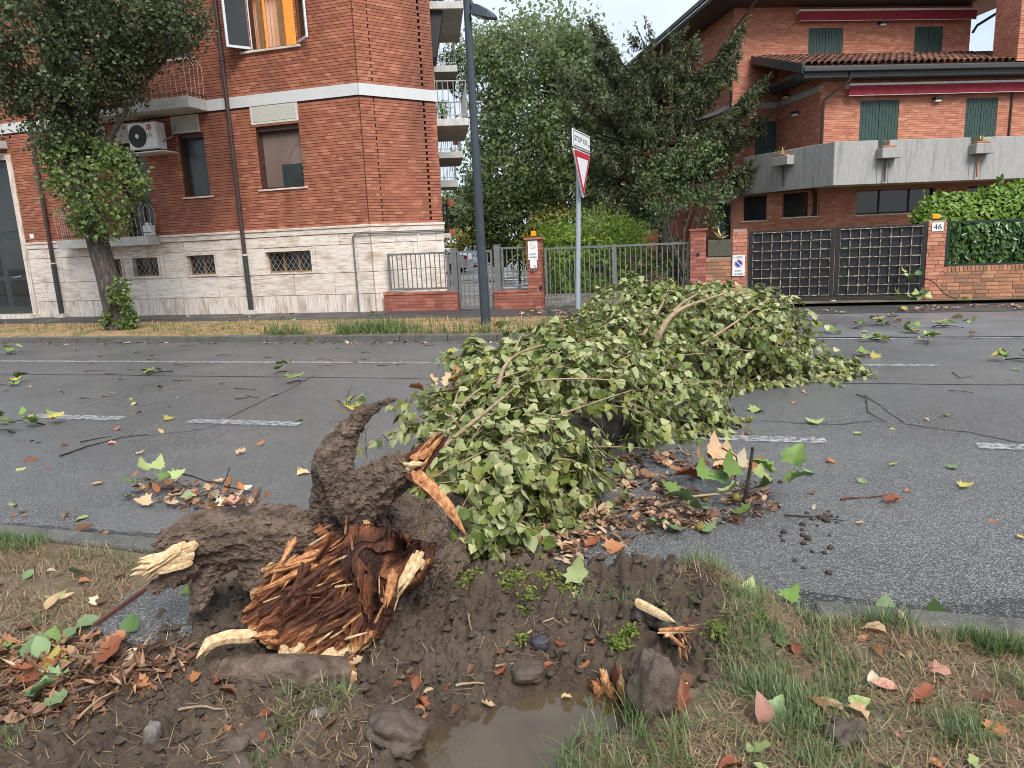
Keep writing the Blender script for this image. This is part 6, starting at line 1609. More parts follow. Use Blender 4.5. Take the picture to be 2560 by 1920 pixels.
for px, n, ln, lie, tn, tgt in (
        ([(1795, 1570), (1900, 1540), (2020, 1545), (2170, 1650), (2160, 1720), (2080, 1800), (1980, 1860), (1850, 1740), (1795, 1640)], 2400, .085, .5, .5, gc),
        ([(1850, 1700), (1990, 1730), (2060, 1830), (1960, 1870)], 700, .095, .45, .55, gc),
        ([(2080, 1520), (2270, 1535), (2290, 1575), (2080, 1575)], 700, .10, .35, .5, gc), ([(2380, 1590), (2600, 1640), (2600, 1690), (2480, 1665)], 900, .09, .4, .5, gr),
        ([(2490, 1690), (2620, 1690), (2620, 1770), (2510, 1750)], 500, .09, .5, .6, gc), ([(2350, 1800), (2470, 1800), (2460, 1870), (2360, 1860)], 350, .09, .5, .5, gc),
        ([(1420, 1870), (1590, 1800), (1740, 1820), (1720, 1960), (1360, 1980)], 420, .12, .32, .6, gr), ([(1560, 1790), (1640, 1780), (1650, 1860), (1570, 1870)], 60, .17, .25, .5, gr),
        ([(1690, 1420), (1790, 1445), (1790, 1480), (1700, 1475)], 420, .09, .35, .6, gc), ([(1790, 1490), (1960, 1540), (1950, 1570), (1800, 1530)], 420, .07, .5, .5, gr),
        ([(-40, 1325), (110, 1345), (150, 1385), (-40, 1385)], 900, .09, .45, .45, gr), ([(150, 1300), (330, 1330), (330, 1380), (200, 1360)], 130, .13, .5, .6, gc),
        ([(640, 1835), (740, 1795), (720, 1900), (600, 1950)], 420, .045, .6, .35, gr), ([(0, 1800), (60, 1780), (30, 1900), (-60, 1900)], 200, .06, .5, .5, gr), ([(80, 1530), (150, 1520), (160, 1570), (90, 1580)], 260, .04, .6, .3, gr),
        ([(1780, 1440), (2010, 1528), (2010, 1562), (1790, 1510)], 420, .08, .45, .5, gc), ([(1800, 1600), (2560, 1660), (2640, 1900), (1700, 1980)], 1500, .06, .6, .45, gr), ([(1440, 1500), (1700, 1500), (1760, 1560), (1400, 1560)], 160, .06, .5, .5, gr), ([(2000, 1545), (2560, 1615), (2560, 1640), (2010, 1570)], 520, .07, .5, .55, gr), ([(120, 1358), (330, 1388), (400, 1440), (330, 1445), (60, 1390)], 420, .06, .6, .5, gr), ([(1990, 1880), (2140, 1850), (2200, 1990), (1980, 1990)], 260, .09, .5, .5, gc), ([(700, 1740), (880, 1740), (900, 1790), (700, 1800)], 200, .07, .5, .8, gr)):
    q = in_poly(poly_sv(px), n)
    cl = fbm(q[:, 0] * 9, q[:, 1] * 9, 1.1, 2); q = q[cl > -0.16 - .1 * rng.random(len(q))]
    p, h = seat(q); p = p[h > 0.03]
    blades(tgt, p, ln, .0042 if ln < .15 else .0052, lie, tn)
SIDES = (np.array([(-6.9, .6), (-3.1, .6), (-2.9, 2.2), (-3.2, 3.3), (-6.9, 3.3)]), np.array([(1.2, .6), (4.9, .6), (4.9, 3.25), (1.2, 3.25)]))
for pg in SIDES:
    q = in_poly(pg, 1600); q = q[fbm(q[:, 0] * 3, q[:, 1] * 3, 1.1, 2) > -.05]; blades(gr, seat(q)[0], .075, .0042, .55, .5)
tag(gr.build('grass', M['grass']), kind='stuff'); tag(gc.build('grass', M['grass_cool']), kind='stuff')
ms = MB(); q = in_poly(poly_sv([(1120, 1455), (1300, 1440), (1480, 1450), (1500, 1480), (1380, 1500), (1200, 1510)]), 2600); q = q[fbm(q[:, 0] * 8, q[:, 1] * 8, 3.3, 2) > -.08]; p, h = seat(q)
k = len(p); leaves(ms, p + ZZ * .008, unit(rand_dirs(k) * .7 + ZZ), rand_dirs(k), .017 * rng.uniform(.6, 1.3, k), LEAF_OVAL, .5 + .25 * rng.normal(size=k))
for cx, cy, r_, n in ((1320, 1500, 22, 60), (1545, 1620, 30, 150), (1575, 1590, 22, 110), (1790, 1600, 25, 120), (1320, 1540, 25, 90), (1310, 1600, 25, 60), (1900, 1555, 20, 50), (1650, 1540, 25, 40)):
    c = on_verge(cx, cy); rr = r_ / ppm(cx, cy, c[1]); d = rng.normal(size=(n, 3)) * rr * .5; d[:, 2] = np.abs(d[:, 2]) + .01
    leaves(ms, c + d, unit(rand_dirs(n) * .6 + ZZ), rand_dirs(n), .022 * rng.uniform(.6, 1.2, n), LEAF_OVAL, .3 + .2 * rng.normal(size=n))
tag(ms.build('moss', M['moss']), kind='stuff')
stw = MB()
for px, n, ln, lie in (([(1800, 1560), (2100, 1570), (2560, 1650), (2640, 1660), (2660, 2000), (1400, 2000), (1560, 1860), (1800, 1800), (1790, 1700)], 6800, .07, .93), ([(-60, 1385), (330, 1440), (390, 1590), (260, 1680), (60, 1760), (-120, 1800)], 5200, .07, .92),
                       ([(1700, 1440), (1800, 1470), (1790, 1520), (1680, 1500)], 350, .07, .8), ([(1770, 1440), (2020, 1530), (2560, 1615), (2560, 1650), (2000, 1590), (1790, 1540)], 1500, .07, .88), ([(60, 1360), (330, 1390), (410, 1440), (330, 1450), (0, 1395)], 900, .07, .9), ([(380, 1600), (700, 1640), (1000, 1640), (1500, 1540), (1500, 1760), (1000, 1900), (0, 1990), (0, 1800)], 1100, .075, .95), ([(560, 1760), (900, 1740), (960, 1990), (480, 1990)], 700, .055, .85)):
    q = in_poly(poly_sv(px), n); cl = fbm(q[:, 0] * 5, q[:, 1] * 5, 8.8, 3); q = q[cl > -.2 - .25 * rng.random(len(q))]
    p, h = seat(q); p = p[h > .03]; blades(stw, p + ZZ * .003, ln, .0034, lie, .5, 0)
for pg in SIDES:
    q = in_poly(pg, 5200); q = q[fbm(q[:, 0] * 5, q[:, 1] * 5, 8.8, 3) > -.25]; blades(stw, seat(q)[0] + ZZ * .003, .07, .0036, .92, .5, 0)
tag(stw.build('straw', M['straw']), kind='stuff')
# far grass strip
fs_ = MB(); s, v = np.meshgrid(np.linspace(-24, -2.0, 500), np.linspace(12.86, 15.31, 56), indexing='ij'); z = .115 + .05 * sstep(12.86, 13.4, v) + .02 * fbm(s * 2, v * 2, .4, 3); ni, nj = s.shape
i, j = np.meshgrid(np.arange(ni - 1), np.arange(nj - 1), indexing='ij')
fs_.add(RP(s.ravel(), v.ravel(), z.ravel()), np.stack([i * nj + j, (i + 1) * nj + j, (i + 1) * nj + j + 1, i * nj + j + 1], -1).reshape(-1, 4))
tag(fs_.build('verge_ground', mat('far_verge', [(0.3, (0.10, 0.10, 0.035)), (0.45, (0.22, 0.16, 0.07)), (0.6, (0.36, 0.23, 0.12)), (0.75, (0.45, 0.32, 0.2))], scale=3, detail=9, nrough=.7, rough=.9, bump=.8, bscale=20, bdist=.03)), kind='structure')
def far_q(n, s0, s1, v0=12.9, v1=15.2): return np.stack([rng.uniform(s0, s1, n), rng.uniform(v0, v1, n)], -1)
stw2, gr2 = MB(), MB()
for n, s0, s1, tgt, ln, tn, thr in ((7000, -20, -2.1, stw2, .10, .55, -.05), (3600, -20, -2.1, gr2, .11, .45, .06)):
    q = far_q(n, s0, s1); g_ = fbm(q[:, 0] * .9, q[:, 1] * 1.5, 6.1 if tgt is stw2 else 2.2, 3); q = q[g_ > thr]
    z = .115 + .05 * sstep(12.86, 13.4, q[:, 1]); blades(tgt, RP(q[:, 0], q[:, 1], z), ln, .012, .8 if tgt is stw2 else .5, tn, 0)
q = np.vstack([np.stack([rng.normal(sv(920, 830, .15)[0], .5, 900), rng.normal(13.35, .28, 900)], -1), np.stack([rng.normal(sv(760, 838)[0], .3, 250), rng.normal(13.0, .15, 250)], -1), np.stack([rng.uniform(-7.5, -3, 500), rng.uniform(12.85, 13.1, 500)], -1)])
q = q[(q[:, 1] > 12.75) & (q[:, 1] < 15.2)]; blades(gr2, RP(q[:, 0], q[:, 1], .13), .26, .014, .35, .45)
tag(stw2.build('straw', M['straw_orange']), kind='stuff'); tag(gr2.build('grass', M['grass']), kind='stuff')

# ------------------------------------------------------------------ fallen tree
ft = thing('fallen_tree', on_verge(830, 1600), 'uprooted poplar lying across the road with its torn root end in the mud', 'fallen tree')
M['root_mud'] = mat('muddy_root_bark', [(0.28, (0.045, 0.030, 0.022)), (0.42, (0.115, 0.078, 0.056)), (0.56, (0.20, 0.143, 0.105)), (0.72, (0.29, 0.205, 0.152))], scale=9, stretch=(1, 1, 1.4), detail=10, nrough=.7, rough=0.7, bump=1.0, bscale=34, bdist=0.035, spec=.35,
                    dirt=(4, (1, 1, 1), (0.035, 0.024, 0.02), .55, .68))
WOOD = [(0.0, (0.018, 0.009, 0.007)), (0.28, (0.070, 0.026, 0.016)), (0.48, (0.175, 0.064, 0.030)), (0.66, (0.33, 0.135, 0.058)), (0.82, (0.50, 0.27, 0.12)), (1.0, (0.70, 0.52, 0.31))]
M['rot_wood'] = mat('rotten_red_wood', WOOD, scale=26, detail=9, nrough=.7, w_tone=.8, rough=.7, bump=.7, bscale=70, bdist=.012, spec=.3)
M['cream_wood'] = mat('torn_pale_wood', [(0.25, (0.30, 0.17, 0.07)), (0.45, (0.56, 0.37, 0.19)), (0.65, (0.74, 0.57, 0.36)), (0.8, (0.80, 0.68, 0.48))], scale=10, stretch=(5, 5, 5), detail=8, rough=.7, bump=.6, bscale=40, bdist=.01)
M['orange_wood'] = mat('torn_orange_wood', [(0.3, (0.22, 0.075, 0.03)), (0.5, (0.46, 0.20, 0.08)), (0.7, (0.66, 0.38, 0.18))], scale=12, stretch=(4, 4, 4), detail=8, rough=.7, bump=.6, bscale=40, bdist=.01)
M['dark_wood'] = mat('dark_rotten_wood', [(0.3, (0.035, 0.012, 0.009)), (0.6, (0.12, 0.042, 0.022)), (0.8, (0.26, 0.10, 0.05))], scale=14, stretch=(4, 4, 4), detail=8, rough=.7, bump=.8, bscale=40, bdist=.015)
def chain(seq):
    pts = np.array([P(x, y, Y) for x, y, Y, r in seq]); rad = np.array([r / ppm(x, y, Y) for x, y, Y, r in seq])
    t = np.linspace(0, len(pts) - 1, max(2, (len(pts) - 1) * 5 + 1)); k = np.arange(len(pts))
    def sm(a):                                               # Catmull-Rom through the given stations
        out = []
        for u in t:
            i = min(int(u), len(pts) - 2); f = u - i
            p0, p1, p2, p3 = a[max(i - 1, 0)], a[i], a[i + 1], a[min(i + 2, len(pts) - 1)]
            out.append(0.5 * (2 * p1 + (p2 - p0) * f + (2 * p0 - 5 * p1 + 4 * p2 - p3) * f * f + (3 * p1 - p0 - 3 * p2 + p3) * f ** 3))
        return np.array(out)
    return sm(pts), np.maximum(sm(rad), 0.003)
YO = 0.45                                                    # stations below were read for an eye 1.55 m high; this one is higher
def remeshed(tubes, voxel, name, m, parent, amp=0.02, freq=9, ridge=0.012, seed=0, n=16):
    mb = MB()
    for si, seq in enumerate(tubes):
        p, r = chain(seq); k = len(p); t = np.linspace(0, k - 1, k * 4)
        p = np.stack([np.interp(t, range(k), p[:, c]) for c in range(3)], -1); r = np.interp(t, range(k), r)
        q = MB(); q.tube(p, r, 56); V = q.v[0].reshape(len(p), 56, 3); a = np.arange(56) / 56 * 2 * math.pi; L_ = np.cumsum(np.r_[0, np.linalg.norm(np.diff(p, axis=0), axis=1)])
        ca, sa_ = np.cos(a)[None], np.sin(a)[None]; Lz = L_[:, None]; tw = 1.6 * Lz
        c_, s_ = ca * np.cos(tw) - sa_ * np.sin(tw), sa_ * np.cos(tw) + ca * np.sin(tw)
        fl = .30 * fbm(c_ * 1.7 + si * 3, s_ * 1.7, Lz * 2.0, 2) - .30 * np.abs(fbm(c_ * 4 + si, s_ * 4, Lz * 2.4, 3)) + .16 * fbm(c_ * 9, s_ * 9, Lz * 5, 2) + .12 * fbm(c_ * 18, s_ * 18, Lz * 8, 2)
        V = p[:, None] + (V - p[:, None]) * (1.04 + fl)[..., None]
        m_ = len(p); aa_ = np.arange(56); VV = np.vstack([V.reshape(-1, 3), p[:1], p[-1:]]); off = mb.n
        mb.add(VV, q.f[0]); mb.n = off
        mb.f.append(np.concatenate([np.stack([np.full(56, m_ * 56), (aa_ + 1) % 56, aa_], -1), np.stack([np.full(56, m_ * 56 + 1), (m_ - 1) * 56 + aa_, (m_ - 1) * 56 + (aa_ + 1) % 56], -1)]) + off)
        mb.t.append(np.full(112, .5)); mb.n = off + len(VV)
    me0 = mb.mesh('temp'); o = bpy.data.objects.new('temp', me0); col.objects.link(o)
    md = o.modifiers.new('remesh', 'REMESH'); md.mode = 'VOXEL'; md.voxel_size = voxel
    s2 = o.modifiers.new('smooth', 'SMOOTH'); s2.iterations = 1
    dg = bpy.context.evaluated_depsgraph_get(); me = bpy.data.meshes.new_from_object(o.evaluated_get(dg))
    bpy.data.objects.remove(o)
    k = len(me.vertices); co = np.empty(k * 3, np.float32); no = np.empty(k * 3, np.float32)
    me.vertices.foreach_get('co', co); me.vertices.foreach_get('normal', no); co = co.reshape(-1, 3).astype(float); no = no.reshape(-1, 3)
    x, y, z = (co[:, c] * freq + seed for c in range(3))
    d = amp * fbm(x, y, z, 3) + .016 * np.abs(fbm(x * 3, y * 3, z * 3, 3)) - .020 * np.abs(fbm(x * 6, y * 6, z * 8, 3)) + .006 * fbm(x * 14, y * 14, z * 14, 2)
    co = co + no * d[:, None]
    me.vertices.foreach_set('co', co.astype(np.float32).ravel()); me.update()
    a = me.attributes.new('tone', 'FLOAT', 'POINT'); a.data.foreach_set('value', np.clip(.5 + fbm(x * .4, y * .4, z * .4, 3), 0, 1).astype(np.float32))
    me.polygons.foreach_set('use_smooth', np.zeros(len(me.polygons), bool)); me.materials.clear(); me.materials.append(m); me.name = name
    return put(bpy.data.objects.new(name, me), parent)
A_ = 0.0
rp = remeshed([
    [(905, 1435, 3.42, 162), (985, 1392, 3.6, 140), (1070, 1352, 3.85, 112), (1150, 1315, 4.1, 98), (1240, 1280, 4.5, 90), (1330, 1235, 5.0, 78)],
    [(940, 1365, 3.42, 112), (1010, 1360, 3.42, 100), (1060, 1400, 3.46, 88)],
    [(800, 1375, 3.22, 82), (690, 1342, 3.15, 74), (600, 1338, 3.12 + A_, 64), (520, 1345, 3.1 + A_, 62), (450, 1362, 3.07 + A_, 56), (405, 1385, 3.05 + A_, 40)],
    [(600, 1370, 3.14 + A_, 40), (550, 1410, 3.12 + A_, 34), (520, 1445, 3.1 + A_, 27), (503, 1490, 3.08 + A_, 24), (488, 1530, 3.05 + A_, 17)],
    [(470, 1395, 3.06 + A_, 42), (440, 1430, 3.03 + A_, 32), (418, 1462, 3.0 + A_, 22)], [(430, 1440, 3.05 + A_, 26), (400, 1462, 3.0 + A_, 20), (374, 1480, 2.98 + A_, 15)],
    [(880, 1310, 3.26, 95), (855, 1240, 3.16, 68), (840, 1180, 3.13, 54), (850, 1128, 3.14, 46), (874, 1085, 3.15, 30), (900, 1052, 3.16, 20), (925, 1022, 3.17, 13)],
    [(870, 1085, 3.12, 22), (893, 1050, 3.13, 14), (905, 1020, 3.13, 8)], [(905, 1045, 3.15 + A_, 15), (935, 1022, 3.17 + A_, 10), (962, 1006, 3.18 + A_, 9), (990, 997, 3.2 + A_, 3)],
    [(870, 1275, 3.24, 80), (930, 1222, 3.14, 60), (985, 1188, 3.08, 50), (1035, 1160, 3.04, 40)],
    [(720, 1590, 3.12, 60), (800, 1590, 3.15, 70), (900, 1545, 3.2, 90), (980, 1480, 3.3, 90)], [(650, 1470, 3.14, 45), (660, 1400, 3.16, 60)]], 0.0066, 'root_plate', M['root_mud'], ft, 0.018, 8, 0.0)
soil = MB(); rv = np.empty(len(rp.data.vertices) * 3, np.float32); rp.data.vertices.foreach_get('co', rv); rv = rv.reshape(-1, 3).astype(float)
for q_ in rv[rng.integers(0, len(rv), 1500)]:                # earth still clinging to the roots
    if fbm(q_[0] * 7, q_[1] * 7, q_[2] * 7, 2) < .02 or (q_[1] < 3.0 and abs(project(q_)[0] - 830) < 190 and 1320 < project(q_)[1] < 1640): continue
    ico = np.array([[0, 0, 1], [.9, 0, .3], [.28, .85, .3], [-.72, .53, .3], [-.72, -.53, .3], [.28, -.85, .3], [0, 0, -.8]]) * (.005 + .020 * rng.random() ** 3) * rng.uniform(.7, 1.3, (7, 1))
    soil.add(ico + q_, [[0, 1, 2], [0, 2, 3], [0, 3, 4], [0, 4, 5], [0, 5, 1], [6, 2, 1], [6, 3, 2], [6, 4, 3], [6, 5, 4], [6, 1, 5]])
so_ = soil.build('clinging_soil', M['root_mud'], ft); so_['kind'] = 'stuff'
# torn face: fibrous red rotten wood inside a ragged rim
out_px = [(634, 1443), (684, 1379), (747, 1322), (838, 1290), (928, 1308), (1018, 1340), (1076, 1357), (1064, 1411), (1000, 1470), (973, 1506), (946, 1545), (928, 1590), (850, 1640), (783, 1652), (702, 1630), (634, 1594), (585, 1547), (607, 1502)]
def faceY(x, y): return 2.92 + (1470 - y) * 0.0009 - 0.00022 * (x - 829)
opts = np.array([P(x, y, faceY(x, y)) for x, y in out_px]); ctr = P(829, 1470, faceY(829, 1470))
no_ = np.linalg.svd(opts - opts.mean(0))[2][2]; no_ = no_ if no_ @ (EYE - ctr) > 0 else -no_
ex = unit(np.cross(ZZ, no_)); ey = np.cross(no_, ex)
rel = opts - ctr; ax_, ay_ = rel @ ex, rel @ ey; aa = np.arctan2(ay_, ax_); rr_ = np.hypot(ax_, ay_); o_ = np.argsort(aa); aa, rr_ = aa[o_], rr_[o_]
na, nr = 460, 180
ang = np.linspace(-math.pi, math.pi, na, endpoint=False); Rm = np.interp(ang, np.r_[aa[-1] - 2 * math.pi, aa, aa[0] + 2 * math.pi], np.r_[rr_[-1], rr_, rr_[0]])
Rm = Rm * (1 + .05 * fbm(ang * 9, 1.0, 0, 3))
rad = np.linspace(0.002, 1, nr); AA, RR = np.meshgrid(ang, rad, indexing='ij'); x = np.cos(AA) * RR * Rm[:, None]; y = np.sin(AA) * RR * Rm[:, None]
def face_uv(px, py): q = P(px, py, faceY(px, py)) - ctr; return float(q @ ex), float(q @ ey)
th_ = R(33); u_, w_ = x * math.cos(th_) + y * math.sin(th_), -x * math.sin(th_) + y * math.cos(th_)
lowr = sstep(.02, .12, x + .1 * y)                           # right part: fibres hang almost vertically
u2, w2 = y + .25 * x, x - .15 * y
wu, ww_ = .05 * fbm(x * 7, y * 7, .7, 3), .03 * fbm(x * 9, y * 9, 5.7, 3)
fa = fbm((u_ + wu) * 6, (w_ + ww_) * 30, 1.3, 4); fb = fbm((u2 + wu) * 6, (w2 + ww_) * 36, 6.3, 4); fib = fa * (1 - lowr) + fb * lowr
ff = fbm(u_ * 14, w_ * 120, 2.9, 2) * (1 - lowr) + fbm(u2 * 14, w2 * 120, 3.9, 2) * lowr
terr = np.floor(((w_ + ww_ * 2) * (1 - lowr) + (w2 + ww_ * 2) * lowr) * 17 + 2.6 * fbm(x * 7, y * 7, 2.2, 3)); tj = _hash(terr - terr.min(), terr * 0 + 3, np.floor(u_ * 6 + 3 * fbm(x * 4, y * 4, 8.2, 2)) + 60)
disp = -0.02 - 0.03 * RR ** 2 + 0.075 * fib + 0.065 * (tj - .5) + 0.05 * fbm(x * 5, y * 5, 9.1, 3) + .010 * ff
kx, ky = face_uv(893, 1395); knob = np.exp(-(((x - kx) / .085) ** 2 + ((y - ky) / .10) ** 2) ** 1.5); disp = disp * (1 - .75 * knob) + knob * (0.07 + .016 * fbm(x * 60, y * 6, 4.4, 3))
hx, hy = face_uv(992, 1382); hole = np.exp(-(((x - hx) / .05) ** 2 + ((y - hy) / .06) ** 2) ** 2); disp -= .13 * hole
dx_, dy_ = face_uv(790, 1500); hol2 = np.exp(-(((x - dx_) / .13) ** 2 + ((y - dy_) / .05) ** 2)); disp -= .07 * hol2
patch = fbm(x * 5, y * 5, 3.7, 3)
rim = sstep(.86, 1.0, RR + .10 * fbm(x * 14, y * 14, 1.7, 2)) * (fbm(AA * 2.2, 0.7, 0, 2) > -.12)
tone_ = .34 + .62 * fib + .38 * (tj - .5) + .26 * patch + .20 * ff - .30 * hole - .16 * hol2 + .50 * rim - .44 * knob + .10 * sstep(.1, -.2, x) + .12 * sstep(-.1, .2, y) * (1 - lowr)  # hole and hollow also get the shade of a recess painted into the tone
edge = ctr + x[..., None] * ex + y[..., None] * ey + disp[..., None] * no_
skirt = edge[:, -1] - no_ * .24 + (ctr - edge[:, -1]) * .10
Vf = np.concatenate([edge, (edge[:, -1:] - no_ * .05), skirt[:, None]], 1); nr2 = nr + 2
i, j = np.meshgrid(np.arange(na), np.arange(nr2 - 1), indexing='ij'); i2 = (i + 1) % na
mb = MB(); mb.add(Vf.reshape(-1, 3), np.stack([i * nr2 + j, i * nr2 + j + 1, i2 * nr2 + j + 1, i2 * nr2 + j], -1).reshape(-1, 4))
tv = np.concatenate([tone_, np.full((na, 1), .5), np.full((na, 1), .2)], 1)
mb.build('torn_wood', M['rot_wood'], ft, smooth=False, vtone=np.clip(tv, 0, 1).ravel())
def splinter(path, w, th, m, name='splinter', jag=.35, parent=None, seed=0):
    """ragged tapering strip of wood through photo stations (x, y, Y)"""
    p = np.array([P(a, b, c) for a, b, c in path]); t = np.linspace(0, len(p) - 1, 14); c = np.stack([np.interp(t, range(len(p)), p[:, k]) for k in range(3)], -1)
    tg = unit(np.gradient(c, axis=0)); vw = unit(EYE - c); sd_ = unit(np.cross(tg, vw)); nn = np.cross(sd_, tg)
    q = np.linspace(0, 1, 14); ww = w * np.interp(q, [0, .1, .7, 1], [.7, 1, .85, .12])
    l_ = ww * (1 + jag * fbm(q * 7 + seed, .3)); r_ = ww * (1 + jag * fbm(q * 7, 5.3 + seed)); m_ = .25 * ww * fbm(q * 5, 9.0 + seed)
    rows = np.stack([c - sd_ * l_[:, None], c + nn * (th * .5 + m_ * .0)[..., None] if False else c + nn * th * .6 - sd_ * (.3 * l_)[:, None], c + nn * th * .45 + sd_ * (.3 * r_)[:, None], c + sd_ * r_[:, None], c - nn * th * .5], 1)
    i, j = np.meshgrid(np.arange(13), np.arange(5), indexing='ij'); j2 = (j + 1) % 5
    mb = MB(); mb.add(rows.reshape(-1, 3), np.stack([i * 5 + j, i * 5 + j2, (i + 1) * 5 + j2, (i + 1) * 5 + j], -1).reshape(-1, 4))
    return mb.build(name, M[m], parent or ft)
def bundle(a, b, n, spread0, spread1, w, m, th=.012, seed=0, parent=None, lenv=.4):
    r0 = random.Random(seed)
    for k in range(n):
        o0 = [r0.uniform(-1, 1) * spread0 for _ in range(2)]; o1 = [r0.uniform(-1, 1) * spread1 for _ in range(2)]; f = 1 - lenv * r0.random()
        A = (a[0] + o0[0], a[1] + o0[1], a[2]); B = (a[0] + (b[0] - a[0]) * f + o1[0], a[1] + (b[1] - a[1]) * f + o1[1], a[2] + (b[2] - a[2]) * f + r0.uniform(-.02, .02))
        mid = tuple((A[i] + B[i]) / 2 + (r0.uniform(-4, 4) if i < 2 else 0) for i in range(3))
        splinter([A, mid, B], w * r0.uniform(.6, 1.2), th, m, seed=seed + k, parent=parent)
Yf = 2.98
bundle((470, 1380, Yf - .02), (330, 1425, Yf - .06), 16, 24, 26, .022, 'cream_wood', .012, 1)
bundle((450, 1375, Yf - .03), (345, 1450, Yf - .08), 6, 10, 16, .018, 'cream_wood', .02, 7)
splinter([(1030, 1178, Yf + .0), (1075, 1215, Yf - .03), (1120, 1265, Yf - .05), (1165, 1338, Yf - .06)], .028, .012, 'orange_wood', 'torn_strip', .15, seed=2)
splinter([(1020, 1170, Yf + .01), (1060, 1205, Yf - .02), (1095, 1250, Yf - .03)], .035, .015, 'dark_wood', 'torn_strip', .3, seed=8)
bundle((1030, 1165, Yf + .03), (1112, 1078, Yf + .06), 14, 24, 18, .015, 'dark_wood', .012, 21)
bundle((1035, 1160, Yf + .01), (1105, 1090, Yf + .03), 8, 20, 18, .009, 'orange_wood', .008, 23)
bundle((1015, 1165, Yf + .0), (1060, 1160, Yf - .02), 5, 8, 10, .012, 'cream_wood', .012, 31)
Yf -= .09
splinter([(640, 1592, Yf - .08), (575, 1590, Yf - .12), (525, 1605, Yf - .15), (492, 1645, Yf - .18)], .030, .03, 'cream_wood', 'splinter', .2, seed=3)
bundle((560, 1592, Yf - .12), (495, 1640, Yf - .18), 5, 8, 10, .010, 'cream_wood', .01, 43)
splinter([(930, 1585, Yf - .0), (880, 1618, Yf - .06), (830, 1638, Yf - .1), (765, 1664, Yf - .14)], .036, .03, 'cream_wood', 'splinter', .3, seed=4)
bundle((740, 1628, Yf - .12), (700, 1640, Yf - .14), 5, 30, 24, .016, 'cream_wood', .02, 51)
bundle((1050, 1385, Yf + .05), (985, 1500, Yf - .02), 7, 14, 12, .013, 'cream_wood', .012, 61)
bundle((1000, 1450, Yf - .02), (960, 1530, Yf - .06), 6, 30, 14, .013, 'orange_wood', .012, 71)
bundle((680, 1590, Yf - .1), (630, 1600, Yf - .14), 6, 16, 16, .014, 'orange_wood', .02, 81)
bundle((760, 1380, Yf + .02), (650, 1460, Yf - .05), 12, 40, 40, .012, 'orange_wood', .014, 91)
bundle((800, 1440, Yf - .0), (690, 1520, Yf - .08), 12, 50, 50, .012, 'dark_wood', .014, 101)
bundle((860, 1510, Yf - .05), (740, 1590, Yf - .10), 10, 40, 40, .012, 'dark_wood', .014, 111)
Yf += .09
for k in range(70):                                          # fine slivers lifting off the torn face
    x_, y_ = 640 + 400 * rng.random(), 1320 + 300 * rng.random()
    if abs((x_ - 830) / 240) + abs((y_ - 1470) / 190) > 1: continue
    a_ = R(-33 + 15 * rng.normal()) if x_ < 860 else R(-85 + 14 * rng.normal()); l_ = rng.uniform(25, 70); Y0 = faceY(x_, y_) - .035
    splinter([(x_, y_, Y0), (x_ + l_ * .5 * math.cos(a_), y_ + l_ * .5 * math.sin(a_), Y0 - .01), (x_ + l_ * math.cos(a_), y_ + l_ * math.sin(a_), Y0 - .03 * rng.random())], rng.uniform(.002, .006), .004, ('orange_wood', 'dark_wood', 'dark_wood', 'cream_wood')[k % 4], seed=k)
# rootlets
for k in range(90):
    a, b = ((880, 1060), (905, 1040), (900, 1100), (1060, 1270), (1090, 1330), (1110, 1400), (1080, 1300))[k % 7]
    p0 = P(a + rng.normal() * 16, b + rng.normal() * 16, Yf + .12 if k % 7 > 2 else Yf + .15); d = unit(rng.normal(size=3) + np.array([-.3, -.5, .4 if k % 7 < 3 else -.4]))
    mb = MB(); limb(mb, p0, p0 + d * rng.uniform(.06, .17), .0018, .0007, .2, 5, k * 1.7, .3); mb.build('rootlet', M['straw' if k % 3 else 'dark_bark'], ft)
# lower trunk running under the crown
tp, tr = chain([(1050, 1360, 3.7, 80), (1200, 1300, 4.3, 76), (1400, 1180, 5.4, 75), (1600, 1030, 7.2, 50), (1760, 890, 8.8, 26), (1850, 840, 9.6, 10)])
tp[:, 2] = np.maximum(tp[:, 2], tr * .9)
mb = MB(); mb.tube(tp, tr, 14); mb.build('trunk', M['dark_bark'], ft, smooth=True)
# crown: heaps of drooping twigs
FB = [blob(1240, 1120, 5.3, 185, 165, .62), blob(1395, 1000, 6.1, 235, 185, .85), blob(1590, 1035, 6.9, 205, 150, .85), blob(1215, 960, 6.0, 100, 88, .5), blob(1480, 890, 7.4, 200, 95, .8), blob(1330, 1290, 4.95, 120, 65, .4), blob(1085, 1060, 5.2, 70, 55, .3), blob(1225, 1325, 4.0, 62, 70, .25), blob(1285, 1312, 4.3, 72, 60, .28), blob(1195, 1170, 4.35, 118, 100, .42), blob(1330, 1190, 4.7, 135, 100, .42), blob(1260, 1250, 4.2, 100, 70, .32),
      blob(1720, 845, 9.1, 240, 130, 1.2), blob(1590, 790, 9.5, 120, 92, .8), blob(1905, 850, 9.2, 95, 125, .8), blob(1770, 772, 9.5, 150, 60, .8)]
FT = [blob(1960, 945, 8.9, 140, 38, .5), blob(2085, 930, 9.0, 52, 30, .35), blob(1880, 975, 8.6, 90, 30, .4)]
AX = unit(np.array([.55, .83, .0]))                          # the way the trunk points
tw_mb = MB(); LP, LN, LT, LS_ = [], [], [], []
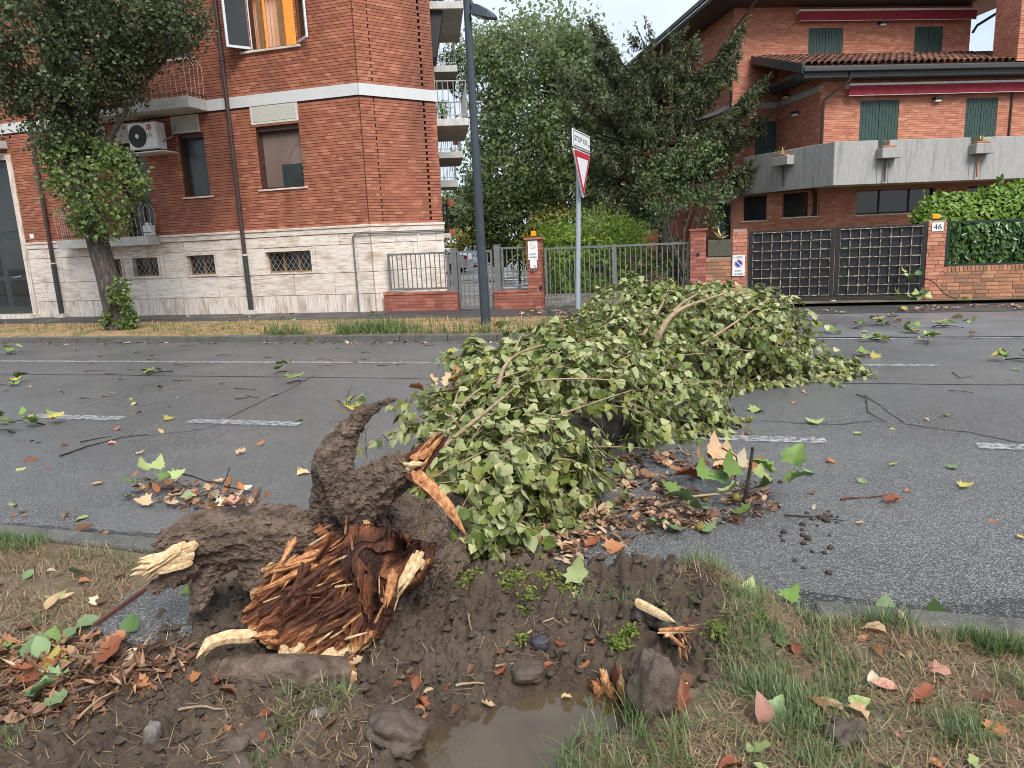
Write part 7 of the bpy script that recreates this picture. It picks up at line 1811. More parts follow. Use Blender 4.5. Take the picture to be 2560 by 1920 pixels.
def twig_leaves(c, r, n, long_, sub=1.0):
    for _ in range(n):
        d = rand_dirs(1)[0]; d[2] = abs(d[2]) * 1.0 - .25; d = unit(d)
        if d @ unit(EYE - c) < -.45: continue
        a = c + d * r * rng.uniform(.62, .95); dr_ = unit(d * .8 + AX * .45 + rand_dirs(1)[0] * .75); L_ = long_ * rng.uniform(.5, 1.3)
        t = np.linspace(0, 1, 7)[:, None]; q = a + dr_ * L_ * t - ZZ * (L_ * .55 * t ** 2)
        q[:, 2] = np.maximum(q[:, 2], .03 + .03 * rng.random()); tw_mb.tube(q, np.linspace(.0045, .0015, 7), 4, cap=False)
        m = int(rng.integers(9, 17) * sub)
        u = rng.uniform(.12, 1.0, m); p_ = np.stack([np.interp(u, t[:, 0], q[:, k_]) for k_ in range(3)], -1); o_ = rand_dirs(m) * .035
        LP.append(p_ + o_ - ZZ * .015); out_ = unit(p_ - c)
        LN.append(unit(out_ * .75 + rand_dirs(m) * .65 + ZZ * .25)); LT.append(unit(rand_dirs(m) * .55 - ZZ * .8 + dr_ * .45)); LS_.append(.078 * rng.uniform(.5, 1.35, m))
for c, r in FB: twig_leaves(c, r, int(95 * (r[0] * r[1] + r[0] * r[2] + r[1] * r[2]) ** .9 + 12), .42)
for c, r in FT: twig_leaves(c, r, 60, .38)
p2, n2 = crown_points(FB, 170, .75, 0, .05)                  # the shaded leaves inside
m2 = len(p2); LP.append(p2); LN.append(unit(n2 + rand_dirs(m2) * .8)); LT.append(unit(rand_dirs(m2) - ZZ * .6)); LS_.append(.085 * rng.uniform(.6, 1.2, m2))
p, N_, T_, sz_ = np.vstack(LP), np.vstack(LN), np.vstack(LT), np.concatenate(LS_); keep = p[:, 2] > .03; p, N_, T_, sz_ = p[keep], N_[keep], T_[keep], sz_[keep]; n = N_; k = len(p); print('crown leaves', k)
flip = np.where(rng.random(k) < 0.52, -1.0, 1.0)
Nf = N_ * flip[:, None]
proj_ = np.array([project(q) for q in p]); dist = np.linalg.norm(p - EYE, axis=1)
inside = np.zeros(k)                                         # depth of a leaf under the outermost surface
for c, r in FB + FT: inside = np.maximum(inside, 1 - np.sum(((p - c) / r) ** 2, 1))
score = sz_ / dist * np.abs(np.sum(N_ * unit(EYE - p), 1)) * (np.sum(n * unit(EYE - p), 1) > .2) * (inside < .1)
order = np.argsort(-score)[:300]; sel = np.zeros(k, bool); sel[order] = True
tone = .42 + .30 * rng.normal(size=k) * .9 + .2 * fbm(p[:, 0] * 2, p[:, 1] * 2, p[:, 2] * 2, 2)
mb = MB(); leaves(mb, p[~sel], Nf[~sel], T_[~sel], sz_[~sel], LEAF_POP, tone[~sel]); c_ = mb.build('foliage', M['poplar'], ft); c_['kind'] = 'stuff'
leaf_objects(ft, order, p, Nf, T_, sz_, LEAF_POP, [M['poplar1']])
def surf(px, py, lift=.03):                                  # front of the crown along a sight line
    d = ray(px, py); best = None
    for c, r in FB + FT:
        a = np.sum((d / r) ** 2); b = 2 * np.sum((EYE - c) * d / r ** 2); cc = np.sum(((EYE - c) / r) ** 2) - 1; q = b * b - 4 * a * cc
        if q > 0:
            t = (-b - math.sqrt(q)) / (2 * a)
            if best is None or t < best: best = t
    return None if best is None else EYE + d * best
CV = lambda x, y: (950 + x / 1.843, 650 + y / 1.843)
for k, (path, r0, r1) in enumerate([
        ([(290, 860), (380, 780), (480, 710), (560, 640), (640, 570)], .017, .008), ([(545, 580), (555, 510), (590, 450), (650, 415), (760, 390)], .02, .008), ([(250, 1000), (360, 940), (480, 880)], .010, .004),
        ([(1280, 350), (1310, 290), (1350, 240), (1410, 210), (1480, 190), (1600, 150)], .038, .012), ([(1350, 240), (1400, 185), (1450, 160), (1520, 140)], .024, .01), ([(1480, 390), (1560, 340), (1650, 280), (1720, 230), (1790, 180)], .018, .008),
        ([(940, 860), (1080, 855), (1250, 870)], .009, .004), ([(800, 915), (890, 920), (980, 940), (1110, 940)], .010, .004), ([(590, 835), (680, 780), (750, 740), (860, 700), (1000, 650), (1160, 600)], .012, .004),
        ([(640, 570), (760, 540), (900, 550), (1050, 545), (1130, 560)], .009, .004), ([(1340, 450), (1420, 430), (1500, 430)], .008, .004), ([(330, 750), (345, 660), (350, 590), (400, 570)], .014, .006), ([(620, 420), (635, 370), (660, 335)], .010, .006),
        ([(310, 800), (330, 700), (420, 600), (560, 530), (760, 480)], .012, .004), ([(1215, 340), (1250, 290), (1320, 180), (1330, 130)], .02, .008), ([(680, 990), (860, 970), (1000, 960), (1080, 1010)], .008, .003), ([(960, 950), (1040, 1020), (1110, 1110), (1160, 1200)], .009, .004),
        ([(1700, 560), (1820, 500), (1900, 470)], .010, .004), ([(1640, 590), (1800, 580), (2000, 570), (2080, 540)], .012, .004), ([(1820, 420), (1840, 350), (1870, 300)], .008, .003), ([(1530, 410), (1640, 400), (1700, 420)], .01, .004), ([(700, 520), (760, 450), (840, 420)], .009, .004)]):
    pts = []
    for x, y in path:
        q = surf(*CV(x, y))
        if q is None: q = pts[-1] + (P(*CV(x, y), pts[-1][1]) - pts[-1]) if pts else P(*CV(x, y), 5.2)
        pts.append(q)
    pts = np.array(pts)
    if len(pts) > 2: pts[1:-1] = pts[1:-1] * .5 + .25 * (pts[:-2] + pts[2:])
    t = np.linspace(0, len(pts) - 1, len(pts) * 4); c = np.stack([np.interp(t, range(len(pts)), pts[:, a]) for a in range(3)], -1)
    for _ in range(3): c[1:-1] = .5 * c[1:-1] + .25 * (c[:-2] + c[2:])
    c += unit(EYE - c) * .045
    mb = MB(); mb.tube(c, np.linspace(r0, r1, len(c)), 8); mb.build('branch', M['tan_branch'], ft, smooth=True)
mb = tw_mb
for q in range(60):                                         # thin twigs all through the heap
    c, r = FB[q % len(FB)]; d = rand_dirs(1)[0]; d[2] = abs(d[2]); a = c + d * r * .55; b = c + unit(d + rand_dirs(1)[0] * .5) * r * 1.05
    limb(mb, a, b, .007, .002, .15, 6, q * 1.3, .1)
c_ = mb.build('twigs', M['tan_branch'], ft, smooth=True); c_['kind'] = 'stuff'

# ------------------------------------------------------------------ litter: leaves, twigs, clods
def fan_leaf(outline, curl, cup, ripple, seed, stem=.3):
    r0 = random.Random(seed); pts = [(x, y) for x, y in outline] + [(x, -y) for x, y in outline[::-1] if abs(y) > 1e-6]
    V = [(.34, 0, 0)] + [(x, y, 0) for x, y in pts]; n = len(pts)
    out = []
    for x, y, _ in V:
        out.append((x, y, curl * (x - .4) ** 2 + cup * abs(y) * 1.2 + ripple * r0.uniform(-1, 1)))
    f = [[0, 1 + (k + 1) % n, 1 + k] for k in range(n)]
    s = len(out); out += [(-stem, .012, .02), (-stem, -.012, .02), (0, -.01, 0), (0, .01, 0)]
    return np.array(out), np.array(f), np.array([[s, s + 1, s + 2, s + 3]])
PLANE = [(0, 0), (.02, .17), (-.10, .40), (.12, .36), (.20, .56), (.32, .36), (.46, .40), (.60, .22), (.72, .20), (1, 0)]
OVAL = [(0, 0), (.15, .22), (.4, .32), (.7, .24), (1, 0)]
POPL = [(0, 0), (-.02, .22), (.08, .40), (.28, .47), (.52, .40), (.74, .24), (.9, .08), (1, 0)]
RAGG = [(0, 0), (.1, .26), (.3, .20), (.38, .36), (.6, .22), (.8, .26), (.95, .05)]
SHAPES = {'plane': (PLANE, ((.6, .35, .035), (-.5, .55, .04), (.8, .2, .035))), 'oval': (OVAL, ((.5, .5, .04), (-.5, .7, .05), (.2, .2, .03))), 'poplar': (POPL, ((.15, .25, .03), (-.3, .2, .03), (.3, -.1, .03))), 'ragged': (RAGG, ((.9, .7, .08), (-.6, .9, .10), (.4, .9, .08)))}
LC = {'green': (.14, .22, .05), 'pale_green': (.29, .34, .13), 'cool_green': (.17, .24, .11), 'dark_green': (.06, .115, .028), 'yellow': (.40, .34, .08), 'tan': (.52, .35, .20), 'cream': (.62, .52, .36), 'orange': (.37, .155, .065), 'rust': (.24, .075, .035), 'pink': (.42, .22, .16), 'brown': (.14, .065, .035)}
for k, c in LC.items():
    M['lf_' + k] = mat('fallen_' + k + '_leaf', [(0.1, tuple(t * .6 for t in c)), (0.5, c), (0.9, tuple(min(1, t * 1.35) for t in c))], scale=20, w_tone=.55, rand=True, rough=.55, transl=.1, spec=.35)
LMESH = {}
for sh_, (ol, vr) in SHAPES.items():
    for vi, v in enumerate(vr):
        V, f, st = fan_leaf(ol, *v, vi * 7 + len(sh_))
        for c in LC:
            mb = MB(); mb.add(V, f); mb.add(V, st); me = mb.mesh('leaf', smooth=True); me.materials.append(M['lf_' + c]); LMESH[sh_, vi, c] = me
def place_leaf(shp, c, pos, size, rot=None, tilt=(0, 0), parent=None, name='fallen_leaf', vi=None):
    me = LMESH[shp, rng.integers(3) if vi is None else vi, c]
    o = bpy.data.objects.new(name, me); rot = rng.uniform(0, 6.28) if rot is None else rot
    m = Matrix.Translation(Vector(pos)) @ Matrix.Rotation(rot, 4, 'Z') @ Matrix.Rotation(tilt[0], 4, 'Y') @ Matrix.Rotation(tilt[1], 4, 'X') @ Matrix.Diagonal((size, size, size, 1))
    return put(o, parent, m)
def road_pt(px, py, dz=.006): p = G(px, py, dz); return p
# leaves that can be picked out one by one
for shp, c, px, py, size, rot, tilt, where, lab in [
        ('plane', 'pale_green', 1440, 1462, .15, 1.2, (-1.0, .3), 'v', 'large pale green two pointed leaf standing up at the muddy road edge'), ('poplar', 'dark_green', 1963, 1622, .075, 2.2, (-.3, .2), 'v', 'dark green heart shaped leaf on bare soil above the grass patch'),
        ('poplar', 'dark_green', 2335, 1556, .12, 1.4, (-1.3, .1), 'v', 'upright dark green leaf standing by the kerb at right'), ('oval', 'pink', 1906, 1816, .12, 1.6, (-1.2, .1), 'v', 'pinkish brown oval leaf standing upright in the grass'),
        ('plane', 'cool_green', 1935, 1800, .10, .8, (-.8, .1), 'v', 'pale green leaf leaning behind the pinkish oval leaf'), ('ragged', 'rust', 2065, 1800, .10, 2.0, (-.5, .3), 'v', 'dark red brown crumpled leaf beside the ball of clods'), ('oval', 'tan', 2110, 1785, .10, 2.5, (-.1, .2), 'v', 'tan folded leaf just above the ball of clods'),
        ('oval', 'cream', 2185, 1728, .075, 1.3, (-.6, 0), 'v', 'small cream leaf standing on straw in the middle of the right verge'), ('oval', 'pink', 2245, 1730, .11, 2.9, (-.1, 0), 'v', 'long pinkish leaf lying flat on the straw'), ('poplar', 'pale_green', 2130, 1768, .085, .2, (-.1, 0), 'v', 'pale green leaf lying flat below the pinkish long leaf'),
        ('ragged', 'rust', 2285, 1760, .10, .4, (-.2, .1), 'v', 'curled red brown leaf on straw to the right of the long pinkish leaf'), ('oval', 'brown', 2430, 1756, .09, .1, (-.1, .1), 'v', 'dark brown folded leaf on the straw near the right edge'), ('oval', 'brown', 2500, 1780, .12, .2, (-.05, 0), 'v', 'grey brown bark flake flat on the straw near the right edge'),
        ('plane', 'orange', 2485, 1842, .085, 1.0, (-.2, .1), 'v', 'orange brown leaf near the lower right corner'), ('oval', 'orange', 2145, 1605, .055, .3, (-.2, .2), 'v', 'small orange red leaf behind the grass patch'), ('oval', 'tan', 2220, 1590, .12, 2.6, (-.1, 0), 'v', 'long tan leaf by the kerb grass'), ('oval', 'tan', 1905, 1533, .10, 2.3, (-.3, .3), 'v', 'tan rolled leaf on the crest of the mud'),
        ('poplar', 'cool_green', 2215, 1540, .11, 1.2, (-1.0, .2), 'v', 'green lobed leaf standing in the kerb grass'), ('oval', 'tan', 2262, 1560, .07, 1.9, (-.9, 0), 'v', 'tan leaf leaning on the kerb beside the green upright leaf'),
        ('plane', 'green', 1965, 1505, .12, .5, (-.5, .2), 'v', 'green leaf lying at the kerb where mud ends'), ('plane', 'pale_green', 1870, 1490, .09, 1.0, (-.5, .2), 'v', 'pale curled leaf at the road edge above the mud crest'), ('oval', 'brown', 1290, 1493, .11, .6, (-.5, .2), 'v', 'dark red bark flake leaning on the mossy road edge'),
        ('oval', 'rust', 1035, 1730, .07, 1.3, (-.6, .3), 'v', 'small rust leaf stuck in mud left of the puddle'), ('ragged', 'orange', 1050, 1815, .085, 1.7, (-.6, .2), 'v', 'crinkled orange leaf on the muddy block beside the puddle'), ('oval', 'rust', 1042, 1868, .09, 1.4, (-.6, 0), 'v', 'smooth rust leaf hanging below the crinkled orange leaf'),
        ('ragged', 'rust', 1240, 1695, .06, .2, (-.3, 0), 'v', 'small rust scrap in the middle of the mud bank'), ('oval', 'rust', 535, 1725, .12, .3, (-.2, .2), 'v', 'flat dark red bark flake on mud below the root'), ('oval', 'rust', 515, 1800, .10, .5, (-.3, .8), 'v', 'curled dark red leaf arching over the mud'), ('oval', 'pink', 395, 1680, .09, 1.9, (-.4, 0), 'v', 'narrow pink brown leaf pointing down the mud slope'),
        ('ragged', 'pink', 425, 1665, .06, .6, (-.3, .2), 'v', 'small crumpled pink leaf beside the narrow pink one'), ('ragged', 'rust', 255, 1690, .14, 1.1, (-.4, .2), 'v', 'long red brown folded leaf below the big green leaves'), ('poplar', 'cool_green', 85, 1650, .14, 1.8, (-.5, .1), 'v', 'large cool green leaf with pale veins on the left verge'),
        ('poplar', 'green', 122, 1625, .11, 1.4, (-.9, .4), 'v', 'green leaf standing on edge beside the large cool green leaf'), ('plane', 'yellow', 135, 1680, .12, 1.9, (-.4, .2), 'v', 'yellow orange lobed leaf beneath the large cool green leaf'), ('plane', 'cool_green', 110, 1715, .13, .9, (-.3, .1), 'v', 'pointed green leaf below the yellow lobed leaf'),
        ('oval', 'cool_green', 185, 1580, .15, .3, (-.2, .2), 'v', 'long pale green folded leaf at the edge of the path piece'), ('oval', 'tan', 115, 1530, .11, 1.1, (-.5, .2), 'v', 'cream and tan folded leaf on the left verge straw'), ('oval', 'tan', 150, 1505, .08, .5, (-.2, .2), 'v', 'tan leaf by the edging on left verge'), ('oval', 'cream', 115, 1435, .06, .2, (-.2, .1), 'v', 'small cream leaf on the left verge near the kerb'),
        ('oval', 'orange', 195, 1462, .07, .3, (-.2, .2), 'v', 'small orange leaf on straw near the broken root tip'), ('oval', 'brown', 190, 1340, .14, .5, (-.5, .4), 'v', 'long brown curled bark strip on the left kerb'), ('oval', 'orange', 255, 1343, .06, 1.0, (-.5, .2), 'v', 'small orange brown leaf at the gutter by the left kerb'),
        ('plane', 'green', 365, 1590, .12, .4, (-.4, .1), 'v', 'green lobed leaf at the lower edge of the path piece'), ('poplar', 'dark_green', 325, 1600, .10, 1.6, (-.8, .1), 'v', 'dark green leaf standing beside the path piece'), ('poplar', 'cool_green', 335, 1632, .09, .4, (-.2, .1), 'v', 'smooth green leaf on the leaf litter by the path piece'), ('oval', 'cream', 300, 1655, .09, .7, (-.3, .2), 'v', 'cream dried leaf beneath the smooth green leaf'),
        ('oval', 'cream', 462, 1535, .09, .3, (-.3, .2), 'v', 'cream and red leaf under the small hanging root'), ('plane', 'green', 455, 1510, .10, 1.3, (-.8, .2), 'v', 'green leaf standing at the end of the path piece'), ('ragged', 'orange', 590, 1410, .08, .6, (-.3, 0), 'v', 'orange leaf in the mud between the root legs'),
        ('ragged', 'tan', 1660, 1765, .13, .8, (-.7, .3), 'v', 'crumpled orange tan leaf beside the upright mud rock'), ('oval', 'cream', 1690, 1760, .11, .9, (-.4, 0), 'v', 'pale narrow leaf across the crumpled orange tan leaf'), ('ragged', 'rust', 1700, 1790, .12, 1.2, (-.6, 0), 'v', 'dark rust curled leaf right of the upright mud rock'), ('oval', 'brown', 1730, 1720, .12, 2.4, (-.2, .1), 'v', 'brown bark flake near the split root'),
        ('ragged', 'orange', 1450, 1690, .06, .3, (-.3, 0), 'v', 'small orange leaf on the bank above the puddle'), ('plane', 'cream', 1348, 1600, .07, .6, (-.3, 0), 'v', 'white scrap of leaf on a dark stone in the mud'), ('oval', 'pale_green', 1425, 1495, .06, .4, (-.4, 0), 'v', 'tiny pale leaf on the mossy road edge'), ('oval', 'pink', 1430, 1505, .05, 1.4, (-.4, 0), 'v', 'tiny pink leaf below the tiny pale leaf'),
        # on the road
        ('plane', 'yellow', 410, 1050, .17, .2, (0, .2), 'r', 'yellow green plane leaf on the road between the two left dashes'), ('plane', 'pale_green', 2020, 1058, .22, .1, (0, .1), 'r', 'large pale green plane leaf flat on the road right of the crown'), ('plane', 'pale_green', 1880, 1030, .22, .4, (0, .15), 'r', 'yellow green plane leaf at the right foot of the crown'), ('plane', 'yellow', 1860, 1055, .16, .6, (0, .1), 'r', 'small yellow leaf just below the one at the right foot of the crown'),
        ('plane', 'cool_green', 2012, 1185, .12, .2, (0, .1), 'r', 'grey green leaf flat on the road beside the plane twig'), ('plane', 'cool_green', 2372, 1172, .13, .4, (0, .1), 'r', 'grey green plane leaf alone on the right hand road'), ('plane', 'cool_green', 2155, 1208, .10, 1.0, (-.3, .1), 'r', 'small green leaf tilted on the road'), ('ragged', 'rust', 2212, 1258, .17, .2, (0, .1), 'r', 'flat red brown leaf on the right hand road'),
        ('oval', 'orange', 2262, 1230, .07, .2, (-.2, .2), 'r', 'little orange leaf with a raised stalk on the road'), ('oval', 'brown', 2022, 1235, .08, .3, (0, .2), 'r', 'dark brown leaf scrap right of the plane twig'), ('ragged', 'orange', 1980, 1010, .09, .3, (-.2, .3), 'r', 'orange and white leaf on the road below the crown tip'), ('oval', 'pink', 1855, 1087, .10, .3, (0, .2), 'r', 'pink leaf on the white dash beside the crown'),
        ('ragged', 'tan', 340, 1137, .11, .3, (-.1, .3), 'r', 'tan leaf alone on the left road'), ('ragged', 'tan', 742, 1187, .15, .4, (-.1, .4), 'r', 'tan leaf on the road left of the upright root'), ('ragged', 'tan', 590, 1137, .14, .3, (-.2, .4), 'r', 'curled tan leaf at the near end of the small twig'), ('ragged', 'orange', 645, 1115, .11, .5, (-.3, .4), 'r', 'orange leaf at the far end of the small twig'),
        ('oval', 'rust', 25, 1290, .07, .2, (0, .3), 'r', 'rust leaf on the road near the left kerb'), ('oval', 'orange', 55, 1290, .05, .5, (0, .3), 'r', 'small orange leaf next to the rust leaf by the left kerb'), ('oval', 'brown', 60, 1153, .18, .2, (0, .5), 'r', 'brown bark strip on the left road'), ('oval', 'rust', 115, 1172, .06, .8, (0, .3), 'r', 'tiny rust leaf below the brown bark strip'), ('ragged', 'pink', 270, 1110, .11, .3, (0, .2), 'r', 'crimson scrap in the drifted twig line on left road'),
        ('plane', 'tan', 1405, 1380, .19, .6, (-.1, .2), 'r', 'big cream tan plane leaf at the near edge of the litter'), ('oval', 'rust', 1460, 1368, .17, .5, (-.1, .2), 'r', 'smooth red brown bark piece among the near litter'), ('plane', 'orange', 1520, 1378, .18, .5, (-.1, .3), 'r', 'big orange plane leaf at the right end of the near litter'), ('oval', 'cream', 2034, 1275, .06, .8, (-.8, 0), 'r', 'white leaf scrap above the soil crumbs on the road')]:
    p_ = road_pt(px, py) if where == 'r' else on_verge(px, py, .008)
    tag(place_leaf(shp, c, p_, size * (.74 if where == 'r' else .95), rot, tilt), lab, 'leaf')
# unremarkable ones, alike in their group
def strew(n, poly, cols, shp, s0, s1, lab, grp, where, lift=.0):
    q = in_poly(poly, n)
    for a, b in q:
        z = .006 if where == 'r' else (max(float(verge_h(a, b)[0]), .02) + .006 if where == 'v' else where)
        tag(place_leaf(shp[rng.integers(len(shp))], cols[rng.integers(len(cols))], RP(a, b, z + lift * rng.random()), rng.uniform(s0, s1), None, (rng.normal() * .25, rng.normal() * .25)), lab, 'leaf', grp)
def gpoly(px, z=0.0): return np.array([sv(x, y, z) for x, y in px])
strew(28, gpoly([(-40, 960), (900, 960), (800, 1260), (350, 1330), (-40, 1290)]), ['tan', 'pale_green', 'orange', 'yellow', 'brown'], ['oval', 'poplar', 'plane'], .05, .11, 'small leaf lying loose on the wet road left of the fallen tree', 'leaves scattered on the road left of the tree', 'r')
strew(18, gpoly([(1900, 930), (2560, 920), (2560, 1480), (1700, 1390), (2050, 1250)]), ['tan', 'pale_green', 'orange', 'yellow', 'cool_green'], ['oval', 'poplar', 'plane'], .045, .10, 'small leaf lying loose on the wet road right of the fallen tree', 'leaves scattered on the road right of the tree', 'r')
strew(24, gpoly([(-60, 1400), (330, 1450), (380, 1590), (240, 1690), (40, 1760), (-120, 1800)], .09), ['tan', 'orange', 'cream', 'rust', 'pale_green', 'cool_green', 'brown'], ['oval', 'plane', 'ragged'], .05, .11, 'small dry leaf in the litter on the left verge', 'leaves littering the left verge', 'v', .015)
strew(40, gpoly([(0, 1600), (200, 1590), (420, 1620), (420, 1700), (200, 1780), (20, 1760)], .09), ['rust', 'brown', 'orange', 'cool_green', 'green'], ['oval', 'plane', 'ragged'], .07, .13, 'leaf in the thick brown litter between the path piece and mud', 'leaves in the thick litter by the mud', 'v', .03)
strew(24, gpoly([(1800, 1560), (2560, 1650), (2560, 1990), (1450, 1990), (1600, 1860)], .09), ['tan', 'orange', 'pink', 'rust', 'pale_green'], ['oval', 'ragged'], .045, .09, 'small leaf lying on the straw of the right verge', 'leaves on the right verge', 'v', .005)
strew(30, gpoly([(450, 1700), (1000, 1690), (1480, 1560), (1500, 1720), (1050, 1800), (450, 1950)], .09), ['rust', 'orange', 'tan', 'brown'], ['oval', 'ragged'], .04, .075, 'small brown leaf pressed into the churned mud', 'leaves in the churned mud', 'v')
strew(22, np.array([(-1.9, 13.0), (4.6, 12.95), (4.6, 18.0), (-1.5, 17.4)]), ['yellow', 'pale_green', 'tan', 'orange'], ['plane', 'oval'], .12, .22, 'leaf lying on the pavement before the black gate', 'leaves on the gate pavement', .034)
strew(20, np.array([(-17, 15.5), (-4.2, 15.5), (-4.2, 17.3), (-17, 17.3)]), ['orange', 'tan', 'yellow', 'pale_green'], ['plane', 'oval'], .10, .17, 'leaf lying on the pavement by the apartment building', 'leaves on the apartment pavement', .132)
strew(12, np.array([(-17, 12.3), (-3.5, 12.3), (-3.5, 12.68), (-17, 12.68)]), ['orange', 'tan', 'yellow', 'pale_green'], ['plane', 'oval'], .10, .16, 'leaf caught in the gutter along the far kerb', 'leaves in the far gutter', 'r')
# litter masses
lit = MB()
for px, n, lift in (([(1180, 1360), (1330, 1320), (1500, 1270), (1640, 1230), (1880, 1210), (1960, 1270), (1850, 1310), (1660, 1330), (1500, 1380), (1330, 1440), (1150, 1460)], 1700, .05), ([(330, 1210), (520, 1215), (650, 1270), (640, 1290), (520, 1290), (380, 1255)], 420, .07), ([(1520, 1150), (1700, 1130), (1850, 1180), (1700, 1240), (1540, 1230)], 300, .06)):
    q = in_poly(gpoly(px), n); q = q[fbm(q[:, 0] * 4, q[:, 1] * 4, 2.7, 2) > -.2]; k = len(q)
    leaves(lit, RP(q[:, 0], q[:, 1], .006 + lift * rng.random(k) ** 2), unit(rand_dirs(k) * .6 + ZZ), rand_dirs(k), .055 * rng.uniform(.35, 1.6, k), LEAF_OVAL if n != 300 else LEAF_POP, .46 + .3 * rng.normal(size=k))
q = in_poly(gpoly([(0, 1610), (200, 1600), (300, 1640), (520, 1655), (420, 1700), (200, 1790), (0, 1790)], .09), 1700); p, h = seat(q); k = len(p)
hf = k // 4
leaves(lit, p[:hf] + ZZ * (.03 * rng.random(hf))[:, None], unit(rand_dirs(hf) * .7 + ZZ), rand_dirs(hf), .055 * rng.uniform(.4, 1.6, hf), LEAF_OVAL, .38 + .25 * rng.normal(size=hf))
leaves(lit, p[hf:] + ZZ * (.035 * rng.random(k - hf))[:, None], unit(rand_dirs(k - hf) * .7 + ZZ), rand_dirs(k - hf) * [1, 1, .3], .075 * rng.uniform(.4, 1.5, k - hf), LEAF_BLADE, .34 + .24 * rng.normal(size=k - hf))
M['litter'] = leaf_mat('leaf_litter', [(0.0, (0.045, 0.025, 0.016)), (0.35, (0.14, 0.068, 0.038)), (0.6, (0.29, 0.16, 0.092)), (0.85, (0.46, 0.31, 0.19)), (1.0, (0.54, 0.44, 0.30))], transl=.05)
tag(lit.build('leaf_litter', M['litter']), kind='stuff')
dr = MB()
for (s0, s1, v0, v1, n, z) in ((-2.2, 2.6, 16.5, 17.3, 200, .034), (-4.6, -2.1, 16.0, 17.0, 260, .13), (-1.6, .4, 15.0, 16.4, 150, .01), (3.6, 6.5, 16.6, 17.4, 260, .034), (-17, -3, 12.4, 12.7, 300, .005)):
    q = np.stack([rng.uniform(s0, s1, n), rng.uniform(v0, v1, n)], -1); q = q[fbm(q[:, 0] * 1.5, q[:, 1] * 3, 1.1, 2) > -.05]; k = len(q)
    leaves(dr, RP(q[:, 0], q[:, 1], z + .02 * rng.random(k)), unit(rand_dirs(k) * .4 + ZZ), rand_dirs(k), .09 * rng.uniform(.6, 1.3, k), LEAF_OVAL, .65 + .25 * rng.normal(size=k))
tag(dr.build('leaf_drift', M['litter']), kind='stuff')
# plane twig with big leaves and seed balls beside the crown
tw = thing('plane_twig', road_pt(1800, 1240), 'broken plane twig with big green leaves and seed balls by the crown', 'twig')
def twig_stem(root, pts, r0, r1, m='dark_bark', name='stem'):
    c = np.array(pts); t = np.linspace(0, len(c) - 1, 12); c = np.stack([np.interp(t, range(len(c)), c[:, k]) for k in range(3)], -1); mb = MB(); mb.tube(c, np.linspace(r0, r1, 12), 7); mb.build(name, M[m], root, smooth=True)
at = lambda px, py, ground_y: P(px, py, G(px, ground_y)[1])
twig_stem(tw, [at(1860, 1262, 1262), at(1868, 1215, 1262), at(1876, 1165, 1262), at(1882, 1118, 1262)], .014, .010)
twig_stem(tw, [at(1650, 1262, 1275), at(1740, 1240, 1275), at(1830, 1232, 1275)], .010, .008, 'tan_branch')
twig_stem(tw, [at(1805, 1120, 1230), at(1840, 1140, 1240), at(1846, 1170, 1250), at(1835, 1200, 1255)], .006, .004)
for px, py, gy, size, c, rot, tilt in ((1980, 1160, 1240, .24, 'green', .6, (-.9, .3)), (1930, 1180, 1250, .22, 'green', 2.6, (-.6, .2)), (1970, 1205, 1260, .22, 'green', .1, (-.5, -.4)), (1905, 1225, 1265, .22, 'dark_green', 4.6, (-.7, .3)), (1830, 1190, 1260, .25, 'green', 1.9, (-1.1, .2)), (1760, 1200, 1265, .22, 'green', 1.8, (-1.0, .4)),
                                        (1820, 1225, 1270, .22, 'pale_green', 4.8, (-.4, .3)), (1720, 1250, 1280, .24, 'cool_green', 3.3, (-.5, .3)), (1740, 1275, 1290, .24, 'cool_green', 4.4, (-.5, -.2)), (1690, 1235, 1275, .20, 'green', 3.0, (-.6, -.3)), (1850, 1280, 1300, .2, 'green', 5.2, (-.4, .2)), (1790, 1205, 1262, .2, 'dark_green', .7, (-.4, .4)), (1700, 1325, 1330, .18, 'cool_green', 3.6, (-.3, .1)), (1750, 1328, 1332, .17, 'cool_green', .3, (-.2, .1)), (1650, 1310, 1320, .2, 'green', 3.9, (-.3, .2)), (1900, 1200, 1262, .2, 'pale_green', 1.2, (-.5, .5))):
    place_leaf('plane', c, at(px, py, gy), size * .76, rot, tilt, tw, 'leaf')
M['seed'] = mat('seed_ball', [(0.3, (0.10, 0.075, 0.015)), (0.7, (0.26, 0.19, 0.05))], scale=60, rough=.9, bump=1, bscale=150, bdist=.006)
def ball(root, c, r, m, name, n=14):
    a = np.linspace(0, math.pi, n); mb = MB(); mb.tube(np.stack([0 * a, 0 * a, -np.cos(a)], -1) * r + c, np.maximum(np.sin(a) * r, 1e-4), 16, cap=False); return mb.build(name, m, root, smooth=True)
for px, py, gy in ((1750, 1318, 1328), (1840, 1243, 1262), (1762, 1245, 1270), (1777, 1135, 1220)): ball(tw, at(px, py, gy), .030, M['seed'], 'seed_ball')
dh = thing('dry_leaf_clump', road_pt(1760, 1180), 'clump of big curled brown plane leaves behind the green twig', 'leaves')
for px, py, c, size, rot, tilt in ((1790, 1150, 'tan', .26, 1.7, (-1.0, .3)), (1810, 1165, 'tan', .24, 1.1, (-1.1, .2)), (1765, 1170, 'orange', .22, 2.2, (-.8, .5)), (1730, 1150, 'tan', .2, 2.8, (-.6, .3)), (1840, 1170, 'cream', .2, .7, (-.7, .2)), (1800, 1190, 'rust', .26, .3, (-.3, .4)), (1740, 1190, 'rust', .22, 3.3, (-.3, .3)), (1870, 1180, 'orange', .2, .4, (-.5, .3)), (1700, 1180, 'orange', .16, 2.7, (-.4, .1))):
    place_leaf('plane', c, at(px, py, 1225), size * .8, rot, tilt, dh, 'leaf')
